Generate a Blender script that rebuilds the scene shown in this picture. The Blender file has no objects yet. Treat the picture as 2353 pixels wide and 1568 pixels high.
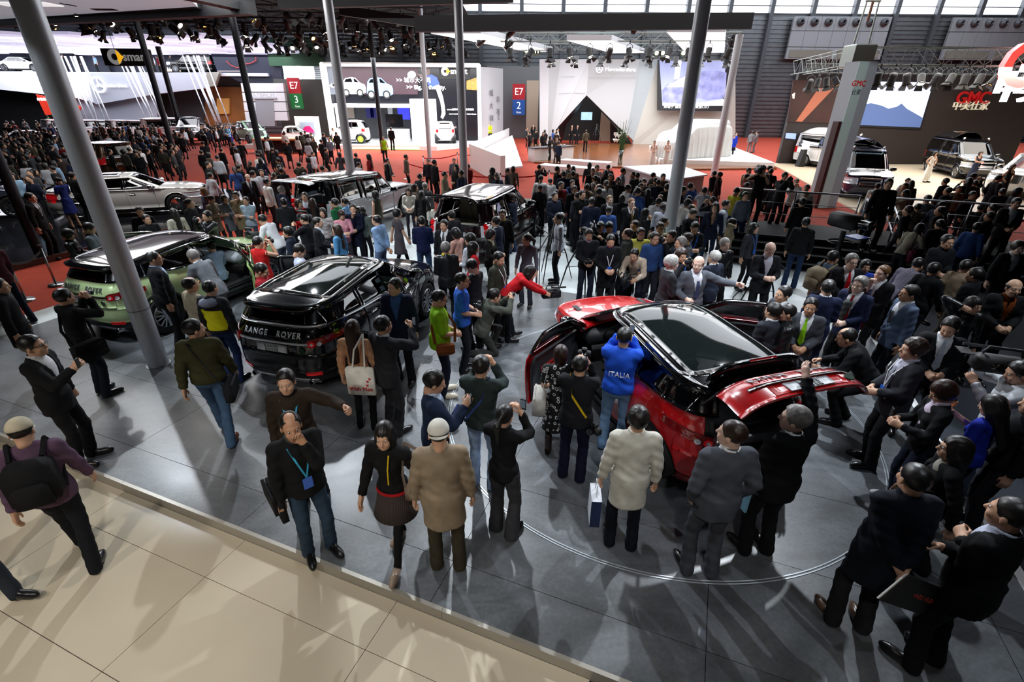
import bpy, bmesh, math, random
import numpy as np
from mathutils import Vector, Matrix
R = math.radians
sc = bpy.context.scene
# ---------------------------------------------------------------- camera
FPX, PW, PH, CAMH = 1115.0, 2353, 1568, 4.2
PITCH = math.atan(FPX / 2216.0); ROLL = math.atan(16 / 2216.0)
fw = np.array([0, math.cos(PITCH), -math.sin(PITCH)])
up0 = np.array([0, math.sin(PITCH), math.cos(PITCH)])
cr, sr = math.cos(ROLL), math.sin(ROLL)
rt = np.array([cr, 0, 0]) + sr * up0
upv = np.array([-sr, 0, 0]) + cr * up0
CAM = np.array([0, 0, CAMH])
cam_d = bpy.data.cameras.new('camera'); cam = bpy.data.objects.new('camera', cam_d)
sc.collection.objects.link(cam); sc.camera = cam
cam_d.sensor_width = 36; cam_d.lens = FPX / PW * 36; cam_d.clip_end = 500
m = Matrix.Identity(4)
for i in range(3):
    m[i][0] = rt[i]; m[i][1] = upv[i]; m[i][2] = -fw[i]; m[i][3] = CAM[i]
cam.matrix_world = m
def ray(px, py): return fw + rt * ((px - PW / 2) / FPX) + upv * ((PH / 2 - py) / FPX)
def G(px, py, z=0.0):                      # the point of height z under a photo pixel
    d = ray(px, py); return CAM + d * ((z - CAMH) / d[2])
def D(px, py, Y):                          # the point at distance Y under a photo pixel
    d = ray(px, py); return CAM + d * (Y / d[1])
# ---------------------------------------------------------------- world, lights, exposure
sc.view_settings.view_transform = 'Standard'; sc.view_settings.look = 'None'
sc.view_settings.exposure = 0.0; sc.view_settings.gamma = 1.0
sc.view_settings.use_curve_mapping = False
sc.cycles.use_denoising = True
sc.cycles.max_bounces = 6; sc.cycles.diffuse_bounces = 3; sc.cycles.glossy_bounces = 3
sc.cycles.transmission_bounces = 4; sc.cycles.transparent_max_bounces = 8
sc.cycles.caustics_reflective = False; sc.cycles.caustics_refractive = False
sc.cycles.sample_clamp_indirect = 4.0
wd = bpy.data.worlds.new('hall_air'); sc.world = wd; wd.use_nodes = True
wd.node_tree.nodes['Background'].inputs[0].default_value = (.55, .62, .72, 1)
wd.node_tree.nodes['Background'].inputs[1].default_value = .05
def spot(x, y, z, tx, ty, tz, power, ang=60, blend=.22, col=(1, .97, .93), rad=.07):
    d = bpy.data.lights.new('stand_spot', 'SPOT'); d.energy = power; d.color = col
    d.spot_size = R(ang); d.spot_blend = blend; d.shadow_soft_size = rad
    o = bpy.data.objects.new('stand_spot', d); sc.collection.objects.link(o)
    o.location = (x, y, z)
    o.rotation_euler = (Vector((tx, ty, tz)) - Vector((x, y, z))).to_track_quat('-Z', 'Y').to_euler()
def area(x, y, z, sx, sy, power, col=(1, 1, 1), rot=(0, 0, 0)):
    d = bpy.data.lights.new('area_light', 'AREA'); d.shape = 'RECTANGLE'; d.size = sx; d.size_y = sy
    d.energy = power; d.color = col
    o = bpy.data.objects.new('area_light', d); sc.collection.objects.link(o)
    o.location = (x, y, z); o.rotation_euler = rot
CW = (1, .98, .96); WM = (1, .93, .83); CL = (.86, .93, 1)
# spots on the stand's rig above the stage, with added fills (x, y, z, target, watts)
for a in [(-7.5, 7.0, 7.4, -5.5, 11, .5, 1500, 55), (-3.0, 5.6, 7.4, -3.2, 10.0, .5, 1300, 48),
          (.5, 4.6, 7.4, 2.0, 7.6, .3, 1000, 44), (4.6, 4.8, 7.4, 2.4, 7.2, .5, 1000, 46), (5.8, 9.5, 7.4, 3.0, 5.6, .5, 2300, 50),
          (-1.2, 11.0, 7.4, 1.8, 5.6, .5, 2200, 48), (-6.0, 13.5, 7.4, -3.6, 7.4, .5, 2300, 46), (-10.5, 12.0, 7.4, -6.6, 9.5, .5, 1600, 50),
          (2.5, 13.0, 7.4, 1.5, 11.5, .0, 1150, 60), (6.5, 13.5, 7.4, 4.2, 10.5, .5, 1300, 55), (-3.5, 16.5, 7.4, -1.5, 13.0, .5, 1250, 60),
          (-8.5, 17.0, 7.4, -5.6, 16.5, .5, 1400, 60), (1.5, 17.5, 7.4, .0, 15.0, .5, 1200, 60),
          (7.8, 6.0, 7.4, 6.4, 8.2, 1., 900, 50), (9.0, 13.0, 7.4, 13.2, 21.5, 2.6, 1500, 34), (-10.0, 3.6, 7.2, -6.4, 7.4, 2.6, 500, 34), (3.0, 1.5, 7.4, 3.4, 4.0, .5, 260, 62), (-2.0, 2.2, 7.4, -1.6, 5.0, .5, 240, 62)]:  # pillar, thick pole and foreground spots are added fill
    spot(*a, col=CL)
for a in [(-4.0, -1.6, 6.5, -3.6, 1.2, 0, 620, 66), (.3, -1.8, 6.5, -.6, 1.0, 0, 520, 66), (-8.0, -.6, 6.5, -7.0, 1.8, 0, 580, 66)]:
    spot(*a, col=WM)
area(-14, 19, 8.2, 10, 8, 2300, (1, .97, .94))          # neighbour stand with the white saloon
area(-11, 46, 6.8, 16, 8, 4200, (1, 1, 1))              # city-car stand
area(11, 44, 7.1, 14, 9, 1900, (.97, .98, 1))           # stand with the draped vans
area(-41, 56, 7.9, 34, 11, 4200, (.92, .94, 1))        # balcony stand under the luminous ceiling
area(24, 30, 5.6, 12, 9, 1500, (1, .93, .84))           # van stand
area(0, 30, 8.3, 34, 12, 1500, (1, .97, .94))            # aisle
area(8, 46, 17.5, 90, 30, 26000, (.88, .94, 1))         # added overhead fill for the hall's ambient light
# ---------------------------------------------------------------- materials
def lin(c):
    if isinstance(c, str): c = tuple(int(c[i:i + 2], 16) / 255 for i in (0, 2, 4))
    return tuple(((v + .055) / 1.055) ** 2.4 if v > .04045 else v / 12.92 for v in c[:3])
MATS = {}
def mat(name, col='808080', rough=.6, metal=0., coat=0., emit=0., noise=0., nscale=6., bump=0., spec=.5, alpha=1., sheen=0., trans=0., ecol=None):
    if name in MATS: return MATS[name]
    m = bpy.data.materials.new(name); m.use_nodes = True; MATS[name] = m
    nt = m.node_tree; b = nt.nodes['Principled BSDF']; c = lin(col)
    b.inputs['Base Color'].default_value = (*c, 1); b.inputs['Roughness'].default_value = rough
    b.inputs['Metallic'].default_value = metal; b.inputs['Coat Weight'].default_value = coat
    b.inputs['Coat Roughness'].default_value = .03; b.inputs['Specular IOR Level'].default_value = spec
    b.inputs['Alpha'].default_value = alpha; b.inputs['Sheen Weight'].default_value = sheen
    b.inputs['Transmission Weight'].default_value = trans
    if emit:
        b.inputs['Emission Color'].default_value = (*(lin(ecol) if ecol else c), 1); b.inputs['Emission Strength'].default_value = emit
    if noise or bump:
        tc = nt.nodes.new('ShaderNodeTexCoord'); n = nt.nodes.new('ShaderNodeTexNoise')
        n.inputs['Scale'].default_value = nscale; n.inputs['Detail'].default_value = 5
        nt.links.new(tc.outputs['Object'], n.inputs['Vector'])
        if noise:
            r = nt.nodes.new('ShaderNodeValToRGB'); e = r.color_ramp.elements
            e[0].position = .3; e[1].position = .7
            e[0].color = (*[v * (1 - noise) for v in c], 1); e[1].color = (*[min(1, v * (1 + noise)) for v in c], 1)
            nt.links.new(n.outputs['Fac'], r.inputs['Fac']); nt.links.new(r.outputs['Color'], b.inputs['Base Color'])
        if bump:
            bp = nt.nodes.new('ShaderNodeBump'); bp.inputs['Strength'].default_value = bump; bp.inputs['Distance'].default_value = .02
            nt.links.new(n.outputs['Fac'], bp.inputs['Height']); nt.links.new(bp.outputs['Normal'], b.inputs['Normal'])
    return m
def glass(name, col, alpha, rough=.03):
    if name in MATS: return MATS[name]
    m = bpy.data.materials.new(name); m.use_nodes = True; MATS[name] = m
    nt = m.node_tree; nt.nodes.remove(nt.nodes['Principled BSDF']); out = nt.nodes['Material Output']
    t = nt.nodes.new('ShaderNodeBsdfTransparent'); t.inputs[0].default_value = (*[min(1, v) for v in lin(col)], 1)
    g = nt.nodes.new('ShaderNodeBsdfGlossy'); g.inputs['Roughness'].default_value = rough
    f = nt.nodes.new('ShaderNodeFresnel'); f.inputs[0].default_value = 1.5
    mx = nt.nodes.new('ShaderNodeMixShader'); mm = nt.nodes.new('ShaderNodeMath'); mm.operation = 'ADD'; mm.inputs[1].default_value = alpha
    nt.links.new(f.outputs[0], mm.inputs[0]); nt.links.new(mm.outputs[0], mx.inputs[0])
    nt.links.new(t.outputs[0], mx.inputs[1]); nt.links.new(g.outputs[0], mx.inputs[2]); nt.links.new(mx.outputs[0], out.inputs[0])
    return m
# ---------------------------------------------------------------- mesh helpers
COL = sc.collection
def tag(o, label=None, cat=None, group=None, kind=None):
    if label: o['label'] = label
    if cat: o['category'] = cat
    if group: o['group'] = group
    if kind: o['kind'] = kind
    return o
def empty(name, loc=(0, 0, 0), rz=0., label=None, cat=None, group=None):
    o = bpy.data.objects.new(name, None); COL.objects.link(o); o.empty_display_size = .2
    o.location = tuple(float(v) for v in loc); o.rotation_euler = (0, 0, rz)
    return tag(o, label, cat, group)
def mesh(name, V, F, mats=None, smooth=False, mi=None):
    me = bpy.data.meshes.new(name)
    me.from_pydata(np.asarray(V, float).tolist(), [], F.tolist() if isinstance(F, np.ndarray) else F)
    for m_ in (mats if isinstance(mats, (list, tuple)) else [mats]):
        if m_: me.materials.append(m_)
    if smooth: me.polygons.foreach_set('use_smooth', np.ones(len(me.polygons), bool))
    if mi is not None: me.polygons.foreach_set('material_index', np.asarray(mi, np.int32))
    me.update()
    return me
def put(name, me, parent=None, loc=None, rot=None, scale=None):
    o = bpy.data.objects.new(name, me); COL.objects.link(o)
    if parent: o.parent = parent
    if loc is not None: o.location = tuple(float(v) for v in loc)
    if rot is not None: o.rotation_euler = rot
    if scale is not None: o.scale = scale
    return o
class MB:                                   # collects shapes, builds ONE mesh
    def __init__(s): s.V = []; s.F = []; s.n = 0
    def add(s, V, F):
        V = np.asarray(V, float).reshape(-1, 3)
        s.V.append(V); s.F += [[i + s.n for i in f] for f in F]; s.n += len(V); return s
    def box(s, c, d, rz=0., bev=0., M=None):
        x, y, z = [v / 2 for v in d]
        if bev:
            b = min(bev, x * .95, y * .95, z * .95)
            P = []
            for sz in (-1, 1):
                for k, (ix, iy, iz) in enumerate([(b, b, 0), (0, 0, b)]):
                    for sx, sy in ((-1, -1), (1, -1), (1, 1), (-1, 1)):
                        P.append((sx * (x - ix), sy * (y - iy), sz * (z - iz)))
            V = np.array(P)
            F = [[3, 2, 1, 0], [8, 9, 10, 11]]
            for i in range(4):
                j = (i + 1) % 4
                F += [[i, j, 4 + j, 4 + i], [12 + i, 12 + j, 8 + j, 8 + i], [4 + i, 4 + j, 12 + j, 12 + i]]
        else:
            V = np.array([(sx * x, sy * y, sz * z) for sz in (-1, 1) for sx, sy in ((-1, -1), (1, -1), (1, 1), (-1, 1))])
            F = [[3, 2, 1, 0], [4, 5, 6, 7], [0, 1, 5, 4], [1, 2, 6, 5], [2, 3, 7, 6], [3, 0, 4, 7]]
        if rz:
            c_, s_ = math.cos(rz), math.sin(rz); V = V @ np.array([[c_, s_, 0], [-s_, c_, 0], [0, 0, 1]])
        if M is not None: V = V @ np.asarray(M).T
        return s.add(V + np.array(c, float), F)
    def beam(s, a, b, w, h=None):           # square bar from a to b
        a = np.array(a, float); b = np.array(b, float); d = b - a; L = np.linalg.norm(d); d /= L
        u = np.cross(d, (0, 0, 1.)); u = np.array([1., 0, 0]) if np.linalg.norm(u) < 1e-3 else u / np.linalg.norm(u)
        v = np.cross(u, d)
        return s.box((a + b) / 2, (w, L, h or w), M=np.stack([u, d, v], 1))
    def tube(s, pts, r, n=8, cap=True):
        pts = np.array(pts, float); rs = np.broadcast_to(np.asarray(r, float), (len(pts),))
        V = []; prev = None
        for i, p in enumerate(pts):
            d = pts[min(i + 1, len(pts) - 1)] - pts[max(i - 1, 0)]; d /= np.linalg.norm(d) + 1e-9
            if prev is None:
                u = np.cross(d, (0, 0, 1.)) if abs(d[2]) < .95 else np.cross(d, (1., 0, 0))
            else: u = prev - d * (prev @ d)
            u /= np.linalg.norm(u) + 1e-9; prev = u; v = np.cross(d, u)
            for k in range(n):
                a = 2 * math.pi * k / n; V.append(p + rs[i] * (math.cos(a) * u + math.sin(a) * v))
        F = []
        for i in range(len(pts) - 1):
            for k in range(n):
                F.append([i * n + k, i * n + (k + 1) % n, (i + 1) * n + (k + 1) % n, (i + 1) * n + k])
        if cap: F += [list(range(n))[::-1], [(len(pts) - 1) * n + k for k in range(n)]]
        return s.add(V, F)
    def lathe(s, prof, n=24, axis='z', c=(0, 0, 0)):   # prof: (r, h)
        V = []; F = []; m_ = len(prof)
        for r, h in prof:
            for k in range(n):
                a = 2 * math.pi * k / n; V.append((r * math.cos(a), r * math.sin(a), h))
        V = np.array(V)
        if axis == 'y': V = V[:, [0, 2, 1]] * np.array([1, 1, -1])
        if axis == 'x': V = V[:, [2, 0, 1]]
        for i in range(m_ - 1):
            for k in range(n): F.append([i * n + k, i * n + (k + 1) % n, (i + 1) * n + (k + 1) % n, (i + 1) * n + k])
        return s.add(V + np.array(c, float), F)
    def prism(s, poly, y0, y1):             # polygon in (x,z) extruded along y
        n = len(poly); V = [(x, y0, z) for x, z in poly] + [(x, y1, z) for x, z in poly]
        F = [list(range(n)), list(range(2 * n - 1, n - 1, -1))] + [[i, i + n, (i + 1) % n + n, (i + 1) % n] for i in range(n)]
        return s.add(V, F)
    def slab(s, poly, z0, z1):              # polygon in (x,y) extruded along z
        n = len(poly); V = [(p[0], p[1], z0) for p in poly] + [(p[0], p[1], z1) for p in poly]
        F = [list(range(n))[::-1], list(range(n, 2 * n))] + [[i, (i + 1) % n, (i + 1) % n + n, i + n] for i in range(n)]
        return s.add(V, F)
    def quad(s, a, b, c, d): return s.add([a, b, c, d], [[0, 1, 2, 3]])
    def build(s, name, m_, parent=None, smooth=False, loc=None, rot=None):
        return put(name, mesh(name, np.concatenate(s.V), s.F, m_, smooth), parent, loc, rot)
def orient(P, a, b, depth=0):               # frame for things set on a wall line a->b: local x along it, y away from the viewer
    return math.atan2(b[1] - a[1], b[0] - a[0])
def text_data(s, size, ext=.01, align='CENTER', bold=0., shear=0., spacing=1.):
    cu = bpy.data.curves.new('lettering', 'FONT'); cu.body = s; cu.size = size; cu.extrude = ext
    cu.align_x = align; cu.align_y = 'CENTER'; cu.offset = bold; cu.shear = shear; cu.space_character = spacing; cu.resolution_u = 3
    o = bpy.data.objects.new('lettering', cu); COL.objects.link(o)
    bpy.context.view_layer.update()
    me = bpy.data.meshes.new_from_object(o.evaluated_get(bpy.context.evaluated_depsgraph_get()))
    bpy.data.objects.remove(o); bpy.data.curves.remove(cu)
    return me
def text(s, size, m_, parent=None, loc=(0, 0, 0), rot=(math.pi / 2, 0, 0), ext=.01, name='lettering', **k):
    me = text_data(s, size, ext, **k); me.name = name; me.materials.clear(); me.materials.append(m_)
    return put(name, me, parent, loc, rot)
# ================================================================ the setting
UU = np.array([.9312, -.3645]); VV = np.array([.3645, .9312]); UROT = math.atan2(UU[1], UU[0])
def W(u, v, z=0.): p = u * UU + v * VV; return (p[0], p[1], z)
def uvbox(mb, u0, u1, v0, v1, z0, z1): return mb.slab([W(u0, v0), W(u1, v0), W(u1, v1), W(u0, v1)], z0, z1)
def concrete(name, c0, c1, c2, rough=.34, sc_=.9):
    m = bpy.data.materials.new(name); m.use_nodes = True; MATS[name] = m; nt = m.node_tree; b = nt.nodes['Principled BSDF']
    g = nt.nodes.new('ShaderNodeNewGeometry'); n1 = nt.nodes.new('ShaderNodeTexNoise'); n2 = nt.nodes.new('ShaderNodeTexNoise')
    n1.inputs['Scale'].default_value = sc_; n1.inputs['Detail'].default_value = 9; n1.inputs['Roughness'].default_value = .66; n1.inputs['Distortion'].default_value = .6
    n2.inputs['Scale'].default_value = 26; n2.inputs['Detail'].default_value = 4
    mp = nt.nodes.new('ShaderNodeMapping'); mp.inputs['Rotation'].default_value = (0, 0, -UROT); mp.inputs['Scale'].default_value = (1, 1.8, 1)
    nt.links.new(g.outputs['Position'], mp.inputs[0]); nt.links.new(mp.outputs[0], n1.inputs['Vector']); nt.links.new(g.outputs['Position'], n2.inputs['Vector'])
    mx = nt.nodes.new('ShaderNodeMath'); mx.operation = 'MULTIPLY_ADD'; mx.inputs[1].default_value = .25
    nt.links.new(n2.outputs[0], mx.inputs[0]); nt.links.new(n1.outputs[0], mx.inputs[2])
    r = nt.nodes.new('ShaderNodeValToRGB'); e = r.color_ramp.elements
    e[0].position = .42; e[0].color = (*lin(c0), 1); e[1].position = .82; e[1].color = (*lin(c2), 1)
    k = e.new(.6); k.color = (*lin(c1), 1)
    nt.links.new(mx.outputs[0], r.inputs[0]); nt.links.new(r.outputs[0], b.inputs['Base Color'])
    rr = nt.nodes.new('ShaderNodeMapRange'); rr.inputs[3].default_value = rough - .1; rr.inputs[4].default_value = rough + .14
    nt.links.new(n1.outputs[0], rr.inputs[0]); nt.links.new(rr.outputs[0], b.inputs['Roughness'])
    return m
m_grey = concrete('mottled_grey_vinyl', '3f4143', '53565a', '6e7276')
m_white_fl = concrete('pale_stage_vinyl', 'b4bcbd', 'c3cacb', 'd2d8d8', .3)
m_tile = mat('cream_glossy_tile', 'c8bca6', .22, noise=.04, nscale=1.2)
m_red = mat('orange_red_carpet', '9a2e12', .95, noise=.16, nscale=3., bump=.2)
m_navy_fl = mat('navy_carpet', '20262f', .95, noise=.2, nscale=40.)
m_black = mat('black_matt', '101114', .6); m_blackg = mat('black_gloss', '0a0b0d', .12, coat=.6)
m_white = mat('white_laminate', 'e6e6e6', .45); m_white2 = mat('cool_white_panel', 'd3d7de', .5)
m_alu = mat('brushed_aluminium', 'a9acb0', .3, 1.); m_steel = mat('dark_steel', '3a3d42', .45, .8)
m_dkgrey = mat('charcoal_panel', '2b2d31', .55); m_fascia = mat('black_fascia_board', '15171b', .7)
m_galv = mat('galvanised_truss', '8d948f', .45, .7); m_trim = mat('satin_edge_trim', 'aaa59b', .35, .35)
m_chrome = mat('chrome', 'e0e2e4', .08, 1.); m_strip = mat('satin_bright_strip', 'd2d5d9', .3, .45)
def light_mat(name, col, s): return mat(name, 'ffffff', .5, emit=s, ecol=col)
lm_white = light_mat('lit_white_diffuser', 'ffffff', 2.2); lm_cool = light_mat('lit_cool_diffuser', 'dfe2ff', 1.25)
lm_day = light_mat('daylight_glazing', 'f4f8ff', 4.5)
JO = .006
def panels(parent, name, m_, us, vs, z, clip=None, th=.02):
    for a, b in zip(us[:-1], us[1:]):
        for c, d in zip(vs[:-1], vs[1:]):
            uvbox(MB(), a + JO / 2, b - JO / 2, c + JO / 2, d - JO / 2, z - th, z).build(name, m_, parent)
def seq(a, b, step, phase=None):
    r = [a]; x = (phase if phase is not None else a)
    while x <= a + .05: x += step
    while x < b - .05: r.append(x); x += step
    return r + [b]
fl = uvbox(MB(), -60, 60, -30, 90, -.30, -.135).build('floor', m_black); tag(fl, 'dark hall floor beneath the stands and carpets', 'floor', kind='structure')
# cream tiled floor in front, big tiles on a grid
t = empty('floor_tiled'); tag(t, 'cream glossy floor of large square-edged tiles in front of the stage', 'floor', kind='structure')
panels(t, 'tile', m_tile, [-13.69 + 1.93 * k for k in range(7)] + [-.23], [-2.9, -1.93, -.96, 0, .965, 1.93, 2.42], -.12)
t = empty('trim_1'); tag(t, 'satin metal edge trim of the raised grey stage floor', 'trim', kind='structure')
for a, b in [(-13.7, -9.9), (-9.9, -6.0), (-6.0, -1.62), (-1.62, 3.2)]:
    uvbox(MB(), a + .002, b - .002, 2.42, 2.46, -.135, .004).build('trim_bar', m_trim, t)
t = empty('floor_stage_grey'); tag(t, 'mottled dark grey stage floor of large vinyl panels', 'floor', kind='structure')
panels(t, 'floor_panel', m_grey, seq(-12.26, 3.46, 2.4, -4.16 - 2.4 * 4), [2.46, 2.94, 4.14, 5.34, 6.54, 7.74, 8.94, 10.7], 0)
t = empty('floor_stage_white'); tag(t, 'pale grey white stage floor of large vinyl panels', 'floor', kind='structure')
panels(t, 'floor_panel', m_white_fl, seq(-12.26, 3.46, 2.4, -4.16 - 2.4 * 4), [10.7, 13.1, 15.5, 17.6], 0)
panels(t, 'floor_panel', m_white_fl, [-13.07, -12.26], [2.46, 6.5, 10.7, 14.1, 17.6], 0)
uvbox(MB(), 3.46, 3.56, 2.3, 10.7, -.02, .006).build('edge_line', m_white, t)
t = uvbox(MB(), 3.56, 16, -4, 14.9, -.16, -.02).build('floor_navy', m_navy_fl); tag(t, 'dark navy carpet beside the grey stage', 'floor', kind='structure')
rc = MB(); uvbox(rc, -60, 60, 17.62, 75, -.06, -.012); uvbox(rc, -16.8, -13.08, -2, 17.6, -.06, -.012)
t = rc.build('floor_red_carpet', m_red); tag(t, 'orange red aisle carpet of the exhibition hall', 'floor', kind='structure')
# turntable ring
ring = MB(); ring.lathe([(2.995, .001), (2.995, .006), (3.006, .006), (3.006, .001)], 160)
ring.lathe([(3.024, .001), (3.024, .006), (3.035, .006), (3.035, .001)], 160)
o = ring.build('turntable_ring', mat('pale_ring_metal', 'b9c0c6', .3, .4), None, loc=(2.08, 6.17, 0)); tag(o, 'thin pale double ring inlaid in the floor round the red coupe', 'turntable ring')
# neighbour platform with the white saloon
p = empty('display_platform', label='glossy black display platform carrying the white saloon', cat='platform')
uvbox(MB(), -40, -16.85, 5.6, 17.4, -.05, .15).build('deck', mat('black_gloss_floor', '15161a', .1, noise=.3, nscale=2), p)
uvbox(MB(), -16.85, -16.78, 5.6, 17.4, -.05, .16).build('edge_strip', mat('brown_edge', '3a241f', .4), p)
# press riser: black steps with a landing, rails behind
p = empty('press_riser', label='black stepped press riser with landing beside the pale stage', cat='riser')
m_riser = mat('black_carpeted_step', '131416', .8, noise=.3, nscale=20)
for k in range(4): uvbox(MB(), .6, 13, 14.9 + .38 * k, 14.9 + .38 * (k + 1) + (.0 if k < 3 else 1.6), -.02, .15 * (k + 1)).build('step', m_riser, p)
for k in range(4):
    uvbox(MB(), .6, 13, 14.885 + .38 * k, 14.9 + .38 * k, .15 * (k + 1) - .02, .15 * (k + 1) + .004).build('nosing', mat('step_nosing', '2c2e31', .4), p)
def railing(name, pts, z0, label, group=None, h=1.05, mids=(.35, .7), posts=6, r=.022):
    q = empty(name, label=label, cat='railing', group=group); pts = [np.array(a) for a in pts]
    MB().tube([a + np.array([0, 0, z0 + h]) for a in pts], .028, 8).build('handrail', m_alu, q, True)
    for z in mids: MB().tube([a + np.array([0, 0, z0 + z]) for a in pts], .012, 6).build('rail', m_alu, q, True)
    a, b = pts[0], pts[-1]
    for k in range(posts):
        c = a + (b - a) * k / (posts - 1); MB().tube([c + np.array([0, 0, z0]), c + np.array([0, 0, z0 + h])], r, 8).build('post', m_alu, q, True)
    return q
railing('guard_railing', [W(.8, 17.5), W(4.2, 17.5)], .6, 'long tubular guard railing behind the landing of the press riser', posts=3)
railing('guard_railing', [W(5.0, 17.5), W(12.5, 17.5)], .6, 'guard railing of the press riser beyond the stair opening', posts=5)
for du, lb in ((4.35, 'sloping stair handrail on the press riser, nearer the saloon aisle'), (4.95, 'sloping stair handrail on the press riser, nearer the navy carpet')):
    q = empty('stair_handrail', label=lb, cat='handrail')
    for z in (1.0, .55): MB().tube([W(du, 15.6, z + .1), W(du, 17.4, z + .6)], .025, 8).build('handrail', m_alu, q, True)
    for v, z in ((15.6, .1), (16.5, .45), (17.4, .6)): MB().tube([W(du, v, z), W(du, v, z + 1.02)], .022, 8).build('post', m_alu, q, True)
# ---------------------------------------------------------------- hall shell
YB = 64.
m_corr = mat('corrugated_steel', '777b80', .35, .75, noise=.12, nscale=1.5)
wl = empty('wall_back'); tag(wl, 'hall wall of corrugated steel sheeting with tall columns', 'wall', kind='structure')
rib = MB(); prof = []; z = 0.
while z < 12.6: prof += [(0, z), (0, z + .17), (-.09, z + .21), (-.09, z + .38)]; z += .42
prof.append((0, 12.6)); Vr = [(x, YB + d, z) for x in (-90., 90.) for d, z in prof]; n = len(prof)
rib.add(Vr, [[i, i + 1, n + i + 1, n + i] for i in range(n - 1)]).build('sheeting', m_corr, wl)
MB().box((0, YB + .6, 6), (180, .5, 40)).build('backing', m_dkgrey, wl)
m_col = mat('grey_steel_column', '4a4e54', .5, .4)
for i, x in enumerate(np.arange(-72, 76, 4.55)):
    if -30 < x < -2: pass
    MB().box((x, YB - .35, 9.), (.42, .5, 18)).build('column', m_col, wl)
gl = empty('window_1'); tag(gl, 'band of bright clerestory glazing above the steel wall', 'window', kind='structure')
for x in np.arange(-72, 76, 4.55):
    for z0, z1 in ((12.62, 13.25), (13.33, 17.5)): MB().box((x + 2.275, YB - .02, (z0 + z1) / 2), (4.1, .06, z1 - z0)).build('pane', lm_day, gl)
MB().box((0, YB - .1, 12.55), (170, .2, .14)).build('window_sill', m_col, gl); MB().box((0, YB - .1, 13.29), (170, .12, .08)).build('transom', m_col, gl)
w = MB().box((-62, 40, 8), (.4, 110, 40)).build('wall_left', m_dkgrey); tag(w, 'dark side wall of the hall', 'wall', kind='structure')
w = MB().box((75, 30, 8), (.4, 110, 40)).build('wall_right', m_dkgrey); tag(w, 'far side wall of the hall', 'wall', kind='structure')
w = MB().box((0, 30, 18.4), (190, 130, .4)).build('ceiling', mat('dark_roof', '1b1d20', .9)); tag(w, 'dark steel roof of the exhibition hall', 'ceiling', kind='structure')
# duct wall panels with jet nozzles
m_duct = mat('duct_panel_grey', '888c92', .5, .2)
def ductwall(px0, px1):
    a = D(px0, 45, YB - .6); b = D(px1, 45, YB - .6); x0, x1 = a[0], b[0]; z0 = 8.2; z1 = 12.3
    q = empty('air_duct_wall', ((x0 + x1) / 2, YB - .7, 0), label='pale duct wall with a row of round jet nozzles' + (' by the truss tower' if px0 < 2000 else ' above the red letter sign'), cat='air duct')
    L = x1 - x0; nz = max(4, round(L / 1.55)); dx = L / nz
    for k in range(nz):
        x = -L / 2 + dx * (k + .5)
        for c, h in ((11.6, 1.35), (10.15, 1.5), (8.8, 1.15)): MB().box((x, 0, c), (dx - .03, .3, h - .03)).build('panel', m_duct, q)
        nzl = MB().lathe([(.40, -.15), (.42, -.3), (.36, -.42), (.22, -.5), (.2, -.62), (.16, -.62), (.16, -.2)], 18, 'y', (x, 0, 11.75)).build('nozzle', m_col, q, True)
        nzl.data.polygons.foreach_set('use_smooth', [True] * len(nzl.data.polygons))
    for k in range(2): MB().box((-L / 4 + k * L / 2, -.17, 8.75), (L / 2 - .6, .06, .75)).build('grille', mat('grille_beige', '706e66', .7), q)
ductwall(1822, 2046); ductwall(2188, 2420)
# tiled end wall with the gate signs between the two stands
a = D(1155, 300, 60)[0]; b = D(1245, 300, 60)[0]
w = MB().box(((a + b) / 2 - .4, 60.3, 3.6), (b - a + 2.6, .3, 7.2)).build('wall_gate', mat('grey_tiled_wall', '6f7174', .5)); tag(w, 'grey tiled gate wall between the two stands', 'wall', kind='structure')
w = MB().box((D(1222, 300, 59)[0], 59.2, 2.9), (1.3, .2, 5.8)).build('wall_gate_pale', mat('pale_tile', 'b9a894', .5)); tag(w, 'pale tiled strip of the gate wall', 'wall', kind='structure')
def gate_sign(px, py, Y, num, colr, lb):
    c = D(px, py, Y); q = empty('gate_sign', c, label=lb, cat='sign')
    MB().box((0, 0, .75), (1.35, .12, 1.5)).build('upper_panel', mat('sign_red', 'b3202b', .5, emit=.15), q)
    MB().box((0, 0, -.75), (1.35, .12, 1.5)).build('lower_panel', mat('sign_' + colr, colr, .5, emit=.15), q)
    lw = mat('sign_lettering', 'ffffff', .5, emit=.5)
    text('E7', .95, lw, q, (0, -.075, .75)); text(num, 1.0, lw, q, (0, -.075, -.6)); text('Gate', .28, lw, q, (0, -.075, -1.25))
gate_sign(1192, 229, 58.9, '2', '1f55a5', 'red and blue gate sign reading E7 2 on the tiled wall')
w = MB().box((D(697, 250, 60)[0], 60.3, 2.8), (5.6, .3, 6.0)).build('wall_gate_left', mat('olive_grey_wall', '4e4f4a', .6)); tag(w, 'olive grey gate wall behind the city-car stand', 'wall', kind='structure')
gate_sign(679, 215, 58.9, '3', '1f7a3d', 'red and green gate sign reading E7 3 beside the white city-car frame')
for px, py, ww, hh in ((661, 162, .95, 1.3), (681, 162, 1.0, 1.3), (702, 162, 1.9, 1.3), (664, 183, .95, .75), (684, 183, 1.0, .75), (704, 183, 1.9, .75), (660, 205, .8, .8)):
    c = D(px, py, 60.6); o = MB().box(c, (ww, .08, hh)).build('window_2', lm_white); tag(o, 'small bright square window above the olive grey gate wall', 'window', kind='structure')
c = D(679, 120, 60.5); o = MB().box(c, (6., .3, 2.6)).build('wall_green', mat('green_wall_board', '2c5238', .6)); tag(o, 'green board wall above the small windows', 'wall', kind='structure')
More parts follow.
